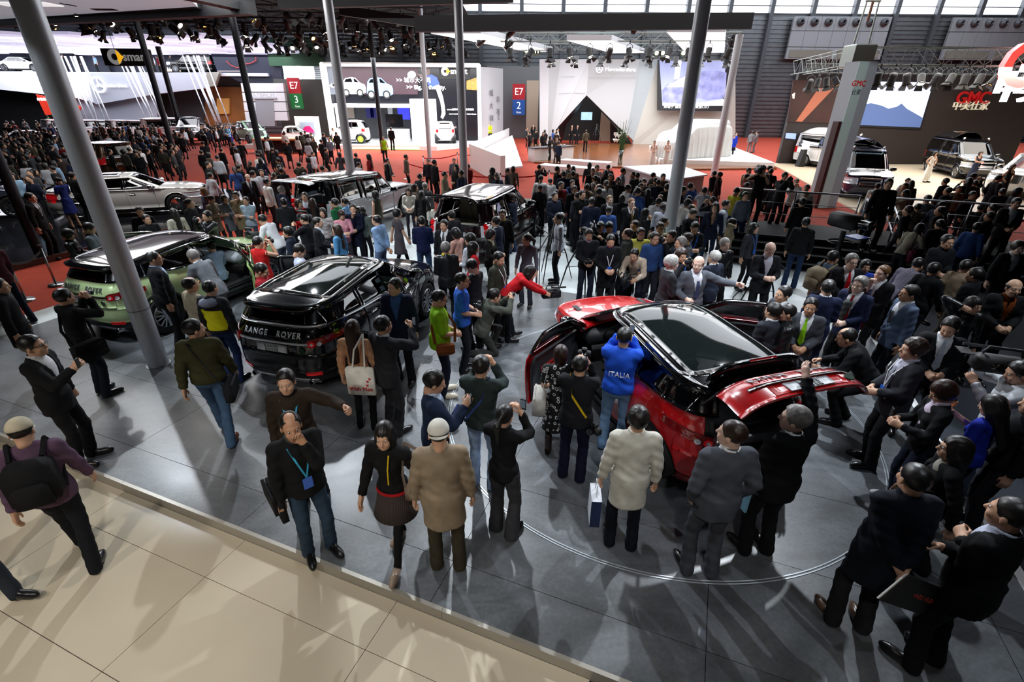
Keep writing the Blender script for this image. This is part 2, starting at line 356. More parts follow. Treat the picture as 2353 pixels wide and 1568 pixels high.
# ---------------------------------------------------------------- poles of the stand
def pole(name, px, py, ztop, r, m_, label, collar=False):
    g = G(px, py); q = empty(name, (g[0], g[1], 0), label=label, cat='pole')
    MB().lathe([(r, 0.002), (r, ztop)], 28).build('shaft', m_, q, True)
    MB().lathe([(0, .012), (r + .03, .012), (r + .03, .0)], 28).build('base_ring', m_alu, q)
    if collar: MB().lathe([(r + .003, 1.05), (r + .003, 1.06)], 28).build('seam', m_steel, q)
m_pole = mat('satin_steel_pole', 'c4c7cc', .38, .4); m_pdark = mat('dark_painted_pole', '23252b', .4, .4)
pole('support_pole', 365, 838, 7.6, .155, m_pole, 'thick silver pole standing on the grey stage beside the light green car', True)
pole('support_pole', 1524, 618, 9.2, .165, m_pole, 'silver pole rising from the crowd behind the red coupe')
pole('support_pole', 818, 482, 9.0, .17, m_pole, 'silver pole rising behind the silver off-road car')
pole('support_pole', 1069, 468, 9.0, .165, m_pole, 'silver pole beside the black off-road car with raised tailgate')
pole('support_pole', 988, 372, 9.6, .16, m_pole, 'slim silver pole standing before the city-car stand')
pole('support_pole', 1640, 404, 7.3, .2, m_pole, 'silver pole at the corner of the draped-van stand')
pole('support_pole', 1132, 316, 6.3, .19, m_pole, 'short silver pole beside the curved white end panel')
pole('dark_pole', 414, 400, 8.6, .15, m_pdark, 'dark pole crossing the hanging black sign')
pole('dark_pole', 424, 330, 8.0, .22, m_pdark, 'dark pole standing beside the balcony staircase')
pole('dark_pole', 616, 430, 9.0, .15, m_pdark, 'dark pole in front of the white portal stand')
pole('dark_pole', 880, 352, 9.6, .17, m_pdark, 'dark pole beside the white electric city car')
pole('dark_pole', 96, 592, 7.6, .13, m_pdark, 'dark pole on the black platform behind the white saloon')
pole('dark_pole', 690, 300, 9.6, .22, m_pdark, 'dark pole before the red and green gate sign')
pole('bollard_post', -14, 748, 1.1, .12, m_pole, 'short pale post at the corner of the pale stage strip')
# canopy over the stage corner (grey soffit with black fascias)
def canopy(name, corners, z, th, m_, label):
    P = [G(x, y, z) for x, y in corners]; q = empty(name, label=label, cat='canopy')
    MB().slab([(p[0], p[1]) for p in P], z, z + th).build('soffit', m_, q); return q, P
m_soff = mat('soffit_glow', 'd4dae8', .4, emit=.28)  # added glow stands in for light bounced up onto the soffit
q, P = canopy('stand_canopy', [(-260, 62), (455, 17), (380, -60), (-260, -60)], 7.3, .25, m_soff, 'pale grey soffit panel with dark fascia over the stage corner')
MB().beam((P[0][0], P[0][1], 7.42), (P[1][0], P[1][1], 7.42), .3, .3).build('fascia', m_fascia, q)
for x, y in ((122, 12), (150, 10), (164, 12)): g = G(x, y, 7.29); MB().box(g, (.05, .5, .02)).build('slot', m_black, q)
g = G(240, 22, 7.29); MB().box(g, (.9, .35, .03)).build('hatch', m_black, q)
g = G(60, 10, 7.285); MB().box(g, (2.2, .9, .03)).build('light_panel', mat('soffit_light', 'ffffff', .4, emit=.7), q)
q = empty('canopy_beam', label='deep dark box beam running under the pale soffit', cat='beam')
a = G(-200, 68, 7.1); b = G(580, 30, 7.1); MB().beam((a[0], a[1], 7.25), (b[0], b[1], 7.25), .5, .42).build('beam_box', m_dkgrey, q)
a = G(370, -22, 7.3); b = G(578, 24, 7.3); MB().beam((a[0], a[1], 7.5), (b[0], b[1], 7.5), .5, .6).build('return_beam', m_dkgrey, q)
q = empty('canopy_lamp', G(176, 38, 7.15), label='small lit round downlight under the dark box beam', cat='lamp')
MB().lathe([(.0, .1), (.07, .1), (.09, 0), (.06, .0)], 14).build('housing', m_black, q, True); MB().lathe([(0, .004), (.075, .004)], 14).build('lens', light_mat('lamp_lens', 'fff6ea', 14), q)
# long dark fascias across the aisle
def fascia(a, b, Y, h, label, th=.35, zb=None):
    A = D(a[0], a[1], Y); B = D(b[0], b[1], Y); o = MB(); o.prism([(A[0], A[2]), (B[0], B[2]), (B[0], B[2] + h), (A[0], A[2] + h)], Y, Y + th)
    tag(o.build('fascia_beam', m_fascia), label, 'fascia')
    return A, B
fascia((954, 73), (1727, 66), 30, .72, 'long black fascia board hung below the clerestory windows')
fascia((640, 20), (1180, 4), 26, .6, 'dark beam meeting the thick pole at the top of the hall')
fascia((780, 34), (960, 62), 34, .5, 'pale underside beam end beside the black fascia board')
a = D(505, -6, 22)
tag(MB().box((a[0] + 3, 24, 9.2), (9, 3.6, .5)).build('canopy_slab', m_dkgrey), 'dark slab of the neighbouring canopy above the lamp rig', 'canopy')
q = MB().box((-39, 47, 10.55), (70, 30, .1)).build('rig_dark_sheet', mat('dark_sheet_black', '0b0c0e', .9)); tag(q, 'flat black sheet added above the lamp rig to keep its background dark', 'canopy')  # added sheet, hides the bright wall so the rig's background stays dark
# ---------------------------------------------------------------- trusses and lamps
def truss(name, a, b, label, w=.35, m_=None, group=None, bay=.6):
    m_ = m_ or m_galv; a = np.array(a, float); b = np.array(b, float); d = b - a; L = np.linalg.norm(d); d = d / L
    s_ = np.cross(d, (0, 0, 1.)); s_ /= np.linalg.norm(s_); u_ = np.array([0, 0, 1.])
    q = empty(name, a, label=label, cat='truss', group=group)
    for i in (-1, 1):
        for j in (-1, 1): MB().tube([s_ * i * w / 2 + u_ * j * w / 2, d * L + s_ * i * w / 2 + u_ * j * w / 2], .025, 6).build('chord', m_, q, True)
    k = 0; n = max(2, int(L / bay))
    mb = MB()
    for i in (-1, 1):
        for k in range(n):
            p0 = d * L * k / n + s_ * i * w / 2; p1 = d * L * (k + 1) / n + s_ * i * w / 2; f = 1 if k % 2 else -1
            mb.tube([p0 + u_ * f * w / 2, p1 - u_ * f * w / 2], .014, 5, False)
            mb.tube([p0 - s_ * i * w * (0) + u_ * w / 2, p0 - u_ * w / 2], .012, 5, False)
    o = mb.build('lacing', m_, q); o['kind'] = 'stuff'
    return q
m_lens_w = light_mat('lamp_lens_white', 'fff4e6', 10); m_lens_o = light_mat('lamp_lens_amber', 'ffb45a', 7); m_lens_off = mat('lamp_lens_off', '555a60', .1, .5)
LAMP = {}
def lamp_meshes():
    b = MB(); b.lathe([(0, .34), (.10, .34), (.12, .28), (.12, .02), (.14, -.02), (.12, -.03)], 12); LAMP['housing'] = mesh('housing', np.concatenate(b.V), b.F, m_black, True)
    b = MB(); b.lathe([(0, -.012), (.115, -.012)], 12); LAMP['lens'] = mesh('lens', np.concatenate(b.V), b.F, m_lens_w)
    b = MB(); b.tube([(-.15, 0, .15), (-.16, 0, .42), (0, 0, .5), (.16, 0, .42), (.15, 0, .15)], .014, 5); b.tube([(0, 0, .5), (0, 0, .62)], .025, 6); LAMP['yoke'] = mesh('yoke', np.concatenate(b.V), b.F, m_steel)
    b = MB()
    for sx in (-1, 1):
        b.add([(sx * .1, -.1, -.03), (sx * .1, .1, -.03), (sx * .22, .13, -.17), (sx * .22, -.13, -.17)], [[0, 1, 2, 3]])
        b.add([(-.1, sx * .1, -.03), (.1, sx * .1, -.03), (.13, sx * .2, -.17), (-.13, sx * .2, -.17)], [[0, 1, 2, 3]])
    LAMP['barn_doors'] = mesh('barn_doors', np.concatenate(b.V), b.F, m_black)
    b = MB(); b.box((0, 0, .52), (.4, .26, .16), bev=.04); b.box((-.17, 0, .3), (.07, .14, .36), bev=.03); b.box((.17, 0, .3), (.07, .14, .36), bev=.03)
    LAMP['yoke_arms'] = mesh('yoke_arms', np.concatenate(b.V), b.F, m_black)
    b = MB(); b.lathe([(0, .42), (.11, .42), (.135, .3), (.12, 0), (.1, -.12), (.08, -.13)], 14); LAMP['moving_head'] = mesh('moving_head', np.concatenate(b.V), b.F, m_blackg, True)
lamp_meshes()
def lamp(loc, tilt, yaw, label, group, kind=0, lens=None, s=1.):
    q = empty('stage_lamp' if kind == 0 else 'moving_light', loc, yaw, label, 'lamp', group); q.scale = (s, s, s)
    if kind == 0:
        put('yoke', LAMP['yoke'], q)
        for n in ('housing', 'lens', 'barn_doors'):
            o = put(n, LAMP[n], q, (0, 0, .15 - .0), (tilt, 0, 0)); o.location = (0, .15 * math.sin(tilt), .15 - .15 * math.cos(tilt))
            if n == 'lens' and lens: o.material_slots[0].link = 'OBJECT'; o.material_slots[0].material = lens
    else:
        put('yoke_arms', LAMP['yoke_arms'], q)
        o = put('moving_head', LAMP['moving_head'], q, (0, 0, .1), (tilt, 0, 0)); l = put('lens', LAMP['lens'], o, (0, 0, -.11))
        l.material_slots[0].link = 'OBJECT'; l.material_slots[0].material = lens or m_lens_off
    return q
rng = random.Random(7)
def hang(a, b, t, w, s_):                   # a lamp hooked under the truss a-b at share t
    a = np.array(a, float); b = np.array(b, float); d_ = (b - a) / np.linalg.norm(b - a); p = a + (b - a) * t + np.array([d_[1], -d_[0], 0]) * w / 2; p[2] -= w / 2 + .62 * s_ - .045; return p
# rig before the draped-van stand
truss('lighting_truss', D(1150, 86, 36), D(1700, 84, 36), 'pale lattice truss just under the black fascia board', .45)
truss('lighting_truss', D(1180, 108, 44), D(1700, 108, 44), 'pale lattice truss above the grey logo wall', .45)
GL = 'lamps on the truss of the draped-van stand'
TA, TB = (D(1150, 86, 36), D(1700, 84, 36)), (D(1180, 108, 44), D(1700, 108, 44))
for k in range(12): lamp(hang(*TA, (k + .5) / 12, .45, 1.5), R(rng.uniform(-35, 45)), R(rng.uniform(0, 360)), 'black stage lamp with barn doors on the truss under the fascia board', GL, 0, rng.choice([m_lens_off, m_lens_w, m_lens_off]), 1.5)
for k in range(9): lamp(hang(*TB, (k + .5) / 9, .45, 1.5), R(rng.uniform(-35, 45)), R(rng.uniform(0, 360)), 'black stage lamp with barn doors on the truss above the grey logo wall', 'lamps above the grey logo wall', 0, rng.choice([m_lens_off, m_lens_w, m_lens_off]), 1.5)
for px, py, Y, lb, tl in [(1172, 92, 31, 'black moving-head light hanging under the black fascia board, tilted down', 45), (1456, 84, 31, 'large black moving-head light centred under the fascia board', 10), (1100, 115, 36, 'moving-head light beside the luminous wing panel', 50), (1163, 122, 36, 'moving-head light before the tiled gate wall', 50), (1680, 120, 36, 'moving-head light beside the corner pole, pointing down', -25), (1216, 122, 44, 'moving-head light over the edge of the grey logo wall', 40)]:
    lamp(D(px, py - 8, Y), R(tl), R(90), lb, None, 1, m_lens_w if Y > 31 else m_lens_off, 1.5 if Y == 31 else 1.3)
for px, py in ((1210, 122), (1227, 124), (1233, 124), (1507, 127), (1521, 127), (1568, 127), (1595, 126)):
    q = lamp(D(px, py, 45), R(-75), 0, 'greenish lit flood lamp above the grey logo wall', 'flood lamps above the grey logo wall', 0, light_mat('lamp_lens_lime', 'f6ffd0', 12), 1.3)
def softbox(name, pts, Y0, Y1, label):      # luminous ceiling wings: near/far edges given in the photo
    P = [D(*pts[0], Y0), D(*pts[1], Y0), D(*pts[2], Y1), D(*pts[3], Y1)]
    q = empty(name, label=label, cat='light panel')
    V = [tuple(p) for p in P] + [(p[0], p[1], p[2] + .3) for p in P]
    MB().add(V, [[0, 1, 2, 3]]).build('diffuser', lm_white, q)
    MB().add(V, [[4, 7, 6, 5], [0, 4, 5, 1], [1, 5, 6, 2], [2, 6, 7, 3], [3, 7, 4, 0]]).build('frame', m_white2, q)
softbox('luminous_panel', [(990, 77), (1105, 77), (1270, 118), (1218, 120)], 32, 46, 'long luminous wing panel running from the fascia toward the grey wall')
softbox('luminous_panel', [(1302, 93), (1405, 93), (1480, 121), (1405, 122)], 34, 46, 'middle luminous wing panel above the triangular opening')
softbox('luminous_panel', [(1532, 74), (1667, 74), (1664, 121), (1576, 121)], 32, 44, 'square luminous ceiling panel above the wall screen')
# dark lamp rig over the aisle and the balcony stand
GR = 'lamps in the dark rig above the aisle'
ORD = 'first second third fourth fifth sixth seventh eighth ninth'.split()
m_rig = mat('black_rig_steel', '17181b', .5, .5)
for i in range(9):
    q = truss('rig_truss', (-27 - i * 1.5 if i < 5 else -22.6, 34 + i * 2.6, 9.2 - .02 * i), (-4.2, 35.5 + i * 2.6, 9.2 - .02 * i), ORD[i] + ' long black rig truss above the aisle counting from the stage', .35, m_rig, None, 1.6)
for i in range(6):
    q = truss('rig_truss', (-26 + i * 4, 33, 9.45), (-30 + i * 4.4, 58, 9.45), ORD[i] + ' lengthwise rig truss counting from the balcony stand', .3, m_rig, None, 2.)
RIG = [((-27 - i * 1.5 if i < 5 else -22.6, 34 + i * 2.6, 9.2 - .02 * i), (-4.2, 35.5 + i * 2.6, 9.2 - .02 * i)) for i in range(9)]
for i in range(9):
    for k in range(13):
        s_ = rng.uniform(1.2, 1.9); t = (k + rng.uniform(.3, .7)) / 13
        ln = rng.choice([m_lens_w, m_lens_w, m_lens_o, m_lens_off]); nm = {m_lens_w: 'white lit', m_lens_o: 'amber lit', m_lens_off: 'unlit'}[ln]
        lamp(hang(*RIG[i], t, .35, s_), R(rng.uniform(-60, 60)), R(rng.uniform(0, 360)), nm + ' black stage lamp on the ' + ORD[i] + ' rig truss from the stage', nm + ' lamps on the ' + ORD[i] + ' rig truss', 0, ln, s_)
RIG2 = [((-56 + i * 1.0, 45 + i * 2.4, 9.9 + .1 * i), (-24, 45 + i * 2.4, 9.9 + .1 * i)) for i in range(5)]
for i in range(5):
    for k in range(6):
        ln = rng.choice([m_lens_w, m_lens_o, m_lens_off]); nm = {m_lens_w: 'white lit', m_lens_o: 'amber lit', m_lens_off: 'unlit'}[ln]
        lamp(hang(*RIG2[i], (k + rng.uniform(.2, .8)) / 6, .4, 1.0), R(rng.uniform(-60, 60)), R(rng.uniform(0, 360)), nm + ' black stage lamp on the ' + ORD[i] + ' truss before the luminous ceiling', nm + ' lamps on the ' + ORD[i] + ' truss before the luminous ceiling', 0, ln, 1.0)
for i in range(5):
    q = truss('rig_truss', *RIG2[i], ORD[i] + ' rig truss before the luminous ceiling', .4, m_rig, None, 2.2)
# ================================================================ stands behind
def PX(px, py, Y): p = D(px, py, Y); return (p[0], p[2])
# ---- city-car stand
YS = 51.
q = empty('exhibition_stand', label='white framed city-car stand with a dark picture wall', cat='stand')
x0, zt = PX(739, 147, YS); x1, _ = PX(1104, 147, YS); zb = .35
zt = 6.92; fr = .32
m_lit_frame = mat('lit_white_frame', 'ffffff', .4, emit=.45)
MB().box(((x0 + x1) / 2, YS, zt - fr / 2), (x1 - x0, 1.2, fr), bev=.1).build('frame_top', m_lit_frame, q)
MB().box((x0 + fr / 2, YS, (zt + zb) / 2), (fr, 1.2, zt - zb), bev=.1).build('frame_side', m_lit_frame, q)
MB().box((x1 - fr / 2, YS, (zt + zb) / 2), (fr, 1.2, zt - zb), bev=.1).build('frame_side', m_lit_frame, q)
m_pic = mat('dark_picture_wall', '14151c', .25, noise=.4, nscale=.5)
xm, zm = PX(775, 221, YS); zm = 3.55
xe = PX(990, 221, YS)[0]
MB().box(((x0 + x1) / 2, YS + .35, (zt + zm) / 2), (x1 - x0 - .4, .1, zt - zm)).build('picture_wall', m_pic, q)
MB().box(((xe + x1) / 2, YS + .36, (zm + zb) / 2), (x1 - xe, .1, zm - zb)).build('picture_wall', m_pic, q)
# framed lower portal
MB().box(((xm + xe) / 2 - .2, YS - .3, zm - .16), (xe - xm, 1.5, .32), bev=.08).build('portal_lintel', m_lit_frame, q)
MB().box((xm + .1, YS - .3, (zm + zb) / 2), (.3, 1.5, zm - zb), bev=.08).build('portal_jamb', m_lit_frame, q)
MB().box(((xm + xe) / 2, YS + 2.6, (zm + zb) / 2), (xe - xm, .1, zm - zb)).build('portal_back', mat('portal_back_grey', '34363d', .5), q)
m_blue = mat('blue_lit_panel', '3b3fe0', .4, emit=.8)
for a, b, c, d, mm, nm in [(912, 235, 942, 275, m_blue, 'blue_panel'), (838, 236, 866, 272, mat('navy_panel', '14165e', .4, emit=.25), 'navy_panel'), (782, 238, 815, 272, mat('taupe_panel', '8f827a', .5, emit=.1), 'taupe_panel'), (850, 248, 860, 270, mat('pale_cabinet', 'c7cbd2', .4), 'cabinet'), (890, 244, 903, 266, mat('pale_cabinet', 'c7cbd2', .4), 'cabinet')]:
    A = PX(a, b, YS + 2.4); B = PX(c, d, YS + 2.4); MB().box(((A[0] + B[0]) / 2, YS + 2.45, (A[1] + B[1]) / 2), (B[0] - A[0], .15, A[1] - B[1])).build(nm, mm, q)
# pictures printed on the wall: shapes laid flat on it
def flat(name, pts, Y, m_, par, th=.02): MB().prism([PX(x, y, Y) for x, y in pts], Y - th, Y).build(name, m_, par)
YP = YS + .29
flat('grey_portrait_panel', [(744, 153), (783, 153), (783, 217), (748, 217)], YP, mat('grey_portrait', '5d626c', .4, noise=.5, nscale=.35), q)
flat('portrait_eye', [(757, 196), (763, 191), (771, 193), (776, 197), (768, 202), (761, 201)], YP - .025, mat('pale_eye', 'c9cdd3', .4), q)
flat('eye_pupil', [(763, 192), (769, 193), (770, 198), (765, 199)], YP - .05, m_black, q)
flat('wine_backdrop', [(786, 153), (960, 153), (960, 217), (786, 217)], YP, mat('wine_backdrop', '3d2a33', .4, noise=.4, nscale=.3), q)
def flat_car(ox, oy, s, body, name):
    b = MB(); P = lambda L: [PX(ox + x * s, oy + y * s, YP - .05) for x, y in L]
    for nm, L, mm, k in [('car_body', [(0, 34), (1, 10), (6, 3), (20, 0), (30, 2), (41, 13), (52, 18), (55, 26), (55, 36), (48, 40), (8, 40)], body, .03),
                         ('car_glass', [(4, 12), (8, 5), (20, 3), (24, 12)], m_blackg, .05), ('car_glass', [(26, 4), (29, 4), (39, 13), (28, 12)], m_blackg, .05)]:
        MB().prism(P(L), YP - .05 - k, YP - .03).build(nm, mm, q)
    for wx in (10, 42):
        c = PX(ox + wx * s, oy + 37 * s, YP); rr = .33 * s; MB().lathe([(0, -.12), (rr * .62, -.12)], 16, 'y', (c[0], YP - .02, c[1])).build('car_wheel_hub', m_white2, q)
        MB().lathe([(rr * .62, -.11), (rr, -.11)], 16, 'y', (c[0], YP - .02, c[1])).build('car_wheel', m_black, q)
flat_car(787, 177, .98, mat('picture_white', 'dfe6f3', .3, emit=.2), 'white'); flat_car(843, 177, 1.22 * .9, mat('picture_blue', '7f9fd6', .3, emit=.2), 'blue')
# generic ball player poster
m_skin_p = mat('poster_skin', '5a4a46', .4)
flat('poster_head', [(977, 158), (981, 154), (986, 155), (989, 161), (988, 170), (983, 175), (978, 172)], YP - .03, m_skin_p, q)
flat('poster_ball', [(946 + 10 * math.cos(a), 172 + 9 * math.sin(a)) for a in np.linspace(0, 6.1, 16)], YP - .03, mat('poster_ball', 'aeb2b8', .4), q)
flat('poster_shirt', [(979, 176), (991, 171), (1004, 178), (1010, 192), (1006, 200), (996, 205), (984, 195)], YP - .03, mat('poster_shirt', '3a52c4', .4, emit=.1), q)
flat('poster_arm', [(999, 197), (1009, 194), (1018, 222), (1022, 243), (1024, 262), (1018, 274), (1012, 270), (1015, 258), (1012, 236)], YP - .04, mat('poster_arm', 'a5a1a3', .4), q)
flat('poster_arm', [(957, 168), (977, 173), (986, 180), (982, 188), (968, 180)], YP - .035, m_skin_p, q)
lw = mat('lit_lettering', 'ffffff', .4, emit=1.6)
def ltext(s, px, py, Y, size, m_=lw, par=None, **k): p = D(px, py, Y); return text(s, size, m_, par, (p[0], Y, p[2]), **k)
flat('logo_board', [(1009, 152), (1080, 152), (1080, 182), (1009, 182)], YP - .03, m_black, q)
c = PX(1023, 164, YP); b = MB(); b.lathe([(.14, -.08), (.36, -.08)], 24, 'y', (c[0], YP, c[1])); b.build('logo_ring', lw, q)
MB().prism([(c[0] + .12, c[1] + .33), (c[0] + .46, c[1]), (c[0] + .12, c[1] - .33)], YP - .1, YP - .09).build('logo_arrow', mat('logo_yellow', 'f2b21b', .4, emit=.9), q)
ltext('smart', 1054, 164, YP - .08, .68, lw, q, bold=.01)
ltext('>> 城市大不同', 950, 185, YP - .08, .5, lw, q); ltext('>> Big, in the city.', 979, 201, YP - .08, .5, lw, q, bold=.008)
ltext('smart品牌大使 科比·布莱恩特', 1058, 252, YP - .08, .2, lw, q); ltext('smart brand ambassador Kobe Bryant', 1063, 262, YP - .08, .17, lw, q)
flat('orange_picture', [(1072, 186), (1101, 176), (1101, 208), (1072, 206)], YP - .03, mat('orange_picture', '9c7a3a', .4, emit=.3, noise=.4), q)
# curved white end panel with vertical lettering
c0 = D(1104, 300, YS); c1 = D(1156, 300, YS + 3)
ang = math.atan2(c1[1] - c0[1], c1[0] - c0[0]); L = math.hypot(c1[0] - c0[0], c1[1] - c0[1])
e = empty('stand_end_panel', (c0[0], c0[1], 0), ang, 'curved white end panel of the city-car stand with grey vertical lettering', 'panel')
b = MB(); V = []
for k in range(9):
    x = L * k / 8; y = -.25 * math.sin(math.pi * k / 8); V += [(x, y, .35), (x, y, 6.65)]
b.add(V, [[2 * k, 2 * k + 2, 2 * k + 3, 2 * k + 1] for k in range(8)]).build('curved_sheet', mat('pearl_white', 'ccccd0', .25, .2), e, True)
mg = mat('grey_lettering', '77787c', .5)
for i, s_ in enumerate('城市大不同'): text(s_, .62, mg, e, (L * (.38 + .3 * (i % 2)), -.3, 4.5 - .55 * i))
text('smart', .4, mg, e, (L * .7, -.3, 2.6), rot=(math.pi / 2, -math.pi / 2, 0))
# platform, turntable edge lit green
q = empty('stand_platform', label='white platform of the city-car stand with green lit edge', cat='platform')
P = [G(560, 352), G(1000, 352), G(1108, 318)]
MB().slab([(-23.5, 45.5), (-8.3, 45.2), (-6.6, 44.8), (-3.0, 49.5), (-3.0, 54), (-23.5, 54)], 0, .34).build('deck', mat('white_gloss_deck', 'e9ecec', .15), q)
MB().slab([(-19.0, 45.46), (-8.2, 45.12), (-8.2, 45.17), (-19.0, 45.5)], .06, .2).build('green_light_strip', light_mat('green_strip', '4dff6a', 2.0), q)
q = empty('display_screen', (D(1017, 270, 48.5)[0], 48.5, .3), label='tall pale freestanding screen panel on the city-car stand', cat='panel')
a = PX(942, 232, 48.5); b_ = PX(1001, 232, 48.5); q.location.x = (a[0] + b_[0]) / 2; wdt = b_[0] - a[0]
MB().box((0, 0, 1.85), (wdt, .5, 3.7), bev=.05).build('casing', m_white, q); MB().box((0, -.26, 1.8), (wdt - .35, .03, 3.3)).build('face', mat('pale_screen', 'b9bdbd', .4, emit=.25), q)
q = empty('picture_board', (D(704, 270, 47)[0], 47, .3), label='white board with a picture of a pink car among the crowd', cat='board')
MB().box((0, 0, 1.3), (2.1, .2, 1.9)).build('board', m_white, q); MB().box((0, -.11, 1.3), (1.25, .03, 1.0)).build('picture', mat('pale_sky_print', 'aab6c8', .4, emit=.2), q)
MB().prism([(-.5, .95), (-.45, 1.2), (-.2, 1.45), (.2, 1.5), (.45, 1.2), (.55, .95)], -.16, -.13).build('picture_car', mat('magenta_print', 'd81f6e', .4, emit=.2), q); MB().box((0, 0, .2), (.2, .15, .45)).build('stand_foot', m_white, q)
q = empty('reception_counter', (D(665, 345, 43)[0], 42.5, 0), R(8), 'rounded white and wood counter of the city-car stand', 'counter')
MB().box((0, 0, 1.05), (4.6, 1.4, .18), bev=.06).build('worktop', mat('pale_wood', 'd9b98e', .4), q); MB().box((-2.2, 0, .5), (.2, 1.3, 1.0)).build('end_panel', m_white, q); MB().box((2.2, 0, .5), (.2, 1.3, 1.0)).build('end_panel', m_white, q); MB().box((0, .3, .5), (4.2, .1, 1.0)).build('back_panel', m_dkgrey, q)
q = empty('plinth_case', (D(888, 300, 49)[0], 49.6, .34), label='white plinth with a black screen beside the electric city car', cat='plinth')
MB().box((1.0, 0, .55), (1.9, 1.0, 1.1), bev=.03).build('plinth', m_white, q); MB().box((.6, .4, 1.8), (1.6, .1, 1.1)).build('screen', m_blackg, q)
# ---- draped-van stand (grey faceted wall)
YM = 52.
q = empty('faceted_wall', label='pale grey faceted stand wall with a black triangular opening and star logo', cat='stand wall')
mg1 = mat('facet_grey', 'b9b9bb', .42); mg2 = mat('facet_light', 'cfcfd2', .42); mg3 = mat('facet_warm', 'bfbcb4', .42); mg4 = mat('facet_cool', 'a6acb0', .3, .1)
ap = (1348, 219)
def facet(pts, m_, dy=0., nm='facet'):      # pts: (px, py, proud)
    V = []
    for x, y, d in pts: p = D(x, y, YM - d); V.append(tuple(p))
    n = len(V); V += [(a, YM + .3, c) for a, b, c in V]
    F = [list(range(n))] + [[i, i + n, (i + 1) % n + n, (i + 1) % n] for i in range(n)]
    MB().add(V, F).build(nm, m_, q)
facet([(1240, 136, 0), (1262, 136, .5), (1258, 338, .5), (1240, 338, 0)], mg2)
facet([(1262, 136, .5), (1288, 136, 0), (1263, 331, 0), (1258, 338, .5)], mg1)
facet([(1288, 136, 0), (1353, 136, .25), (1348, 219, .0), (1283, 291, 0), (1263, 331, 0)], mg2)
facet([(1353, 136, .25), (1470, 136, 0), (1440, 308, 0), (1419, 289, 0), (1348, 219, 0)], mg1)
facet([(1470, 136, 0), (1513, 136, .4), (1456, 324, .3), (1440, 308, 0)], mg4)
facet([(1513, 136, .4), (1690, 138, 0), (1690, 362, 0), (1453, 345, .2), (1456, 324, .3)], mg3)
for x, y, x2, y2 in ((1290, 176, 1352, 176), (1353, 178, 1462, 178), (1285, 214, 1345, 214), (1500, 258, 1680, 258)):
    a = D(x, y, YM - .18); b = D(x2, y2, YM - .1); MB().beam(a, b, .02).build('joint', mg4, q)
mdk = mat('opening_black', '0b0c0e', .5)
Pm = lambda x, y, Y: tuple(D(x, y, Y))
MB().add([Pm(1348, 219, 52.2), Pm(1283, 291, 52.2), Pm(1258, 333, 52.2), Pm(1290, 331, 55), Pm(1302, 285, 55), Pm(1330, 250, 55)], [[0, 1, 2, 3, 4, 5]]).build('reveal', mdk, q)
MB().add([Pm(1348, 219, 52.2), Pm(1440, 308, 52.2), Pm(1456, 340, 52.2), Pm(1402, 335, 55), Pm(1402, 270, 55), Pm(1380, 250, 55)], [[5, 4, 3, 2, 1, 0]]).build('reveal', mdk, q)
MB().box((7.5, 57.5, 2.6), (9, .2, 5.2)).build('room_back', mdk, q); MB().box((D(1392, 300, 56)[0], 55.6, 1.7), (1.4, .1, 3.2)).build('doorway_panel', mat('tan_wall', '9a8a78', .6), q)
p_ = D(1348, 267, 56.5); MB().box(p_, (1.15, .1, .75)).build('monitor', mat('monitor_glow', '9fc4d6', .3, emit=1.2, noise=.5, nscale=2), q)
mw = mat('white_logo', 'ffffff', .3, emit=.5)
c = D(1377, 159, YM - .2); b = MB(); b.lathe([(.24, -.1), (.31, -.1), (.31, 0)], 28, 'y', tuple(c))
for k in range(3):
    a = math.pi / 2 + k * 2 * math.pi / 3; b.prism([(c[0] + .26 * math.cos(a), c[2] + .26 * math.sin(a)), (c[0] + .05 * math.cos(a + 1.05), c[2] + .05 * math.sin(a + 1.05)), (c[0] + .05 * math.cos(a - 1.05), c[2] + .05 * math.sin(a - 1.05))], c[1] - .1, c[1])
b.build('star_logo', mw, q); text('Mercedes-Benz', .46, mw, q, (D(1426, 160, YM - .3)[0], YM - .32, D(1426, 160, YM - .3)[2]), ext=.03)
# big wall screen with a draped car picture
q = empty('wall_screen', label='large wall screen showing a draped van and a white caption', cat='screen')
YQ = 50.8; s_ = lambda *P: [PX(x, y, YQ) for x, y in P]
MB().prism(s_((1513, 254), (1662, 256), (1680, 140), (1514, 137)), YQ, YQ + .5).build('casing', mat('screen_black', '26262a', .5), q)
MB().prism(s_((1522, 243), (1660, 243), (1668, 140), (1515, 139)), YQ - .02, YQ).build('picture', mat('screen_lilac', '9aa0c8', .4, emit=.55, noise=.25, nscale=.4), q)
MB().prism(s_((1549, 181), (1553, 139), (1566, 139), (1560, 181)), YQ - .04, YQ - .01).build('picture_glow', light_mat('screen_glow', 'eceaff', 1.3), q)
MB().prism(s_((1523, 234), (1522, 208), (1533, 193), (1560, 180), (1590, 164), (1650, 163), (1669, 167), (1666, 225), (1624, 229), (1605, 224), (1590, 236), (1560, 238)), YQ - .05, YQ - .02).build('picture_car', mat('screen_drape', '8e90c4', .4, emit=.45, noise=.5, nscale=1.4), q)
MB().prism(s_((1530, 200), (1562, 181), (1588, 168), (1606, 170), (1600, 188), (1590, 200)), YQ - .06, YQ - .03).build('picture_car_front', light_mat('screen_hilite', 'dcdcf8', .9), q)
MB().prism(s_((1522, 243), (1522, 236), (1590, 240), (1663, 228), (1662, 243)), YQ - .06, YQ - .03).build('picture_floor', light_mat('screen_floor', 'cfd2f0', .8), q)
ltext('莱瑞宁 福建戴姆勒总裁兼CEO', 1577, 246, YQ - .08, .32, mat('caption_white', 'ffffff', .4, emit=.8), q, ext=.004)
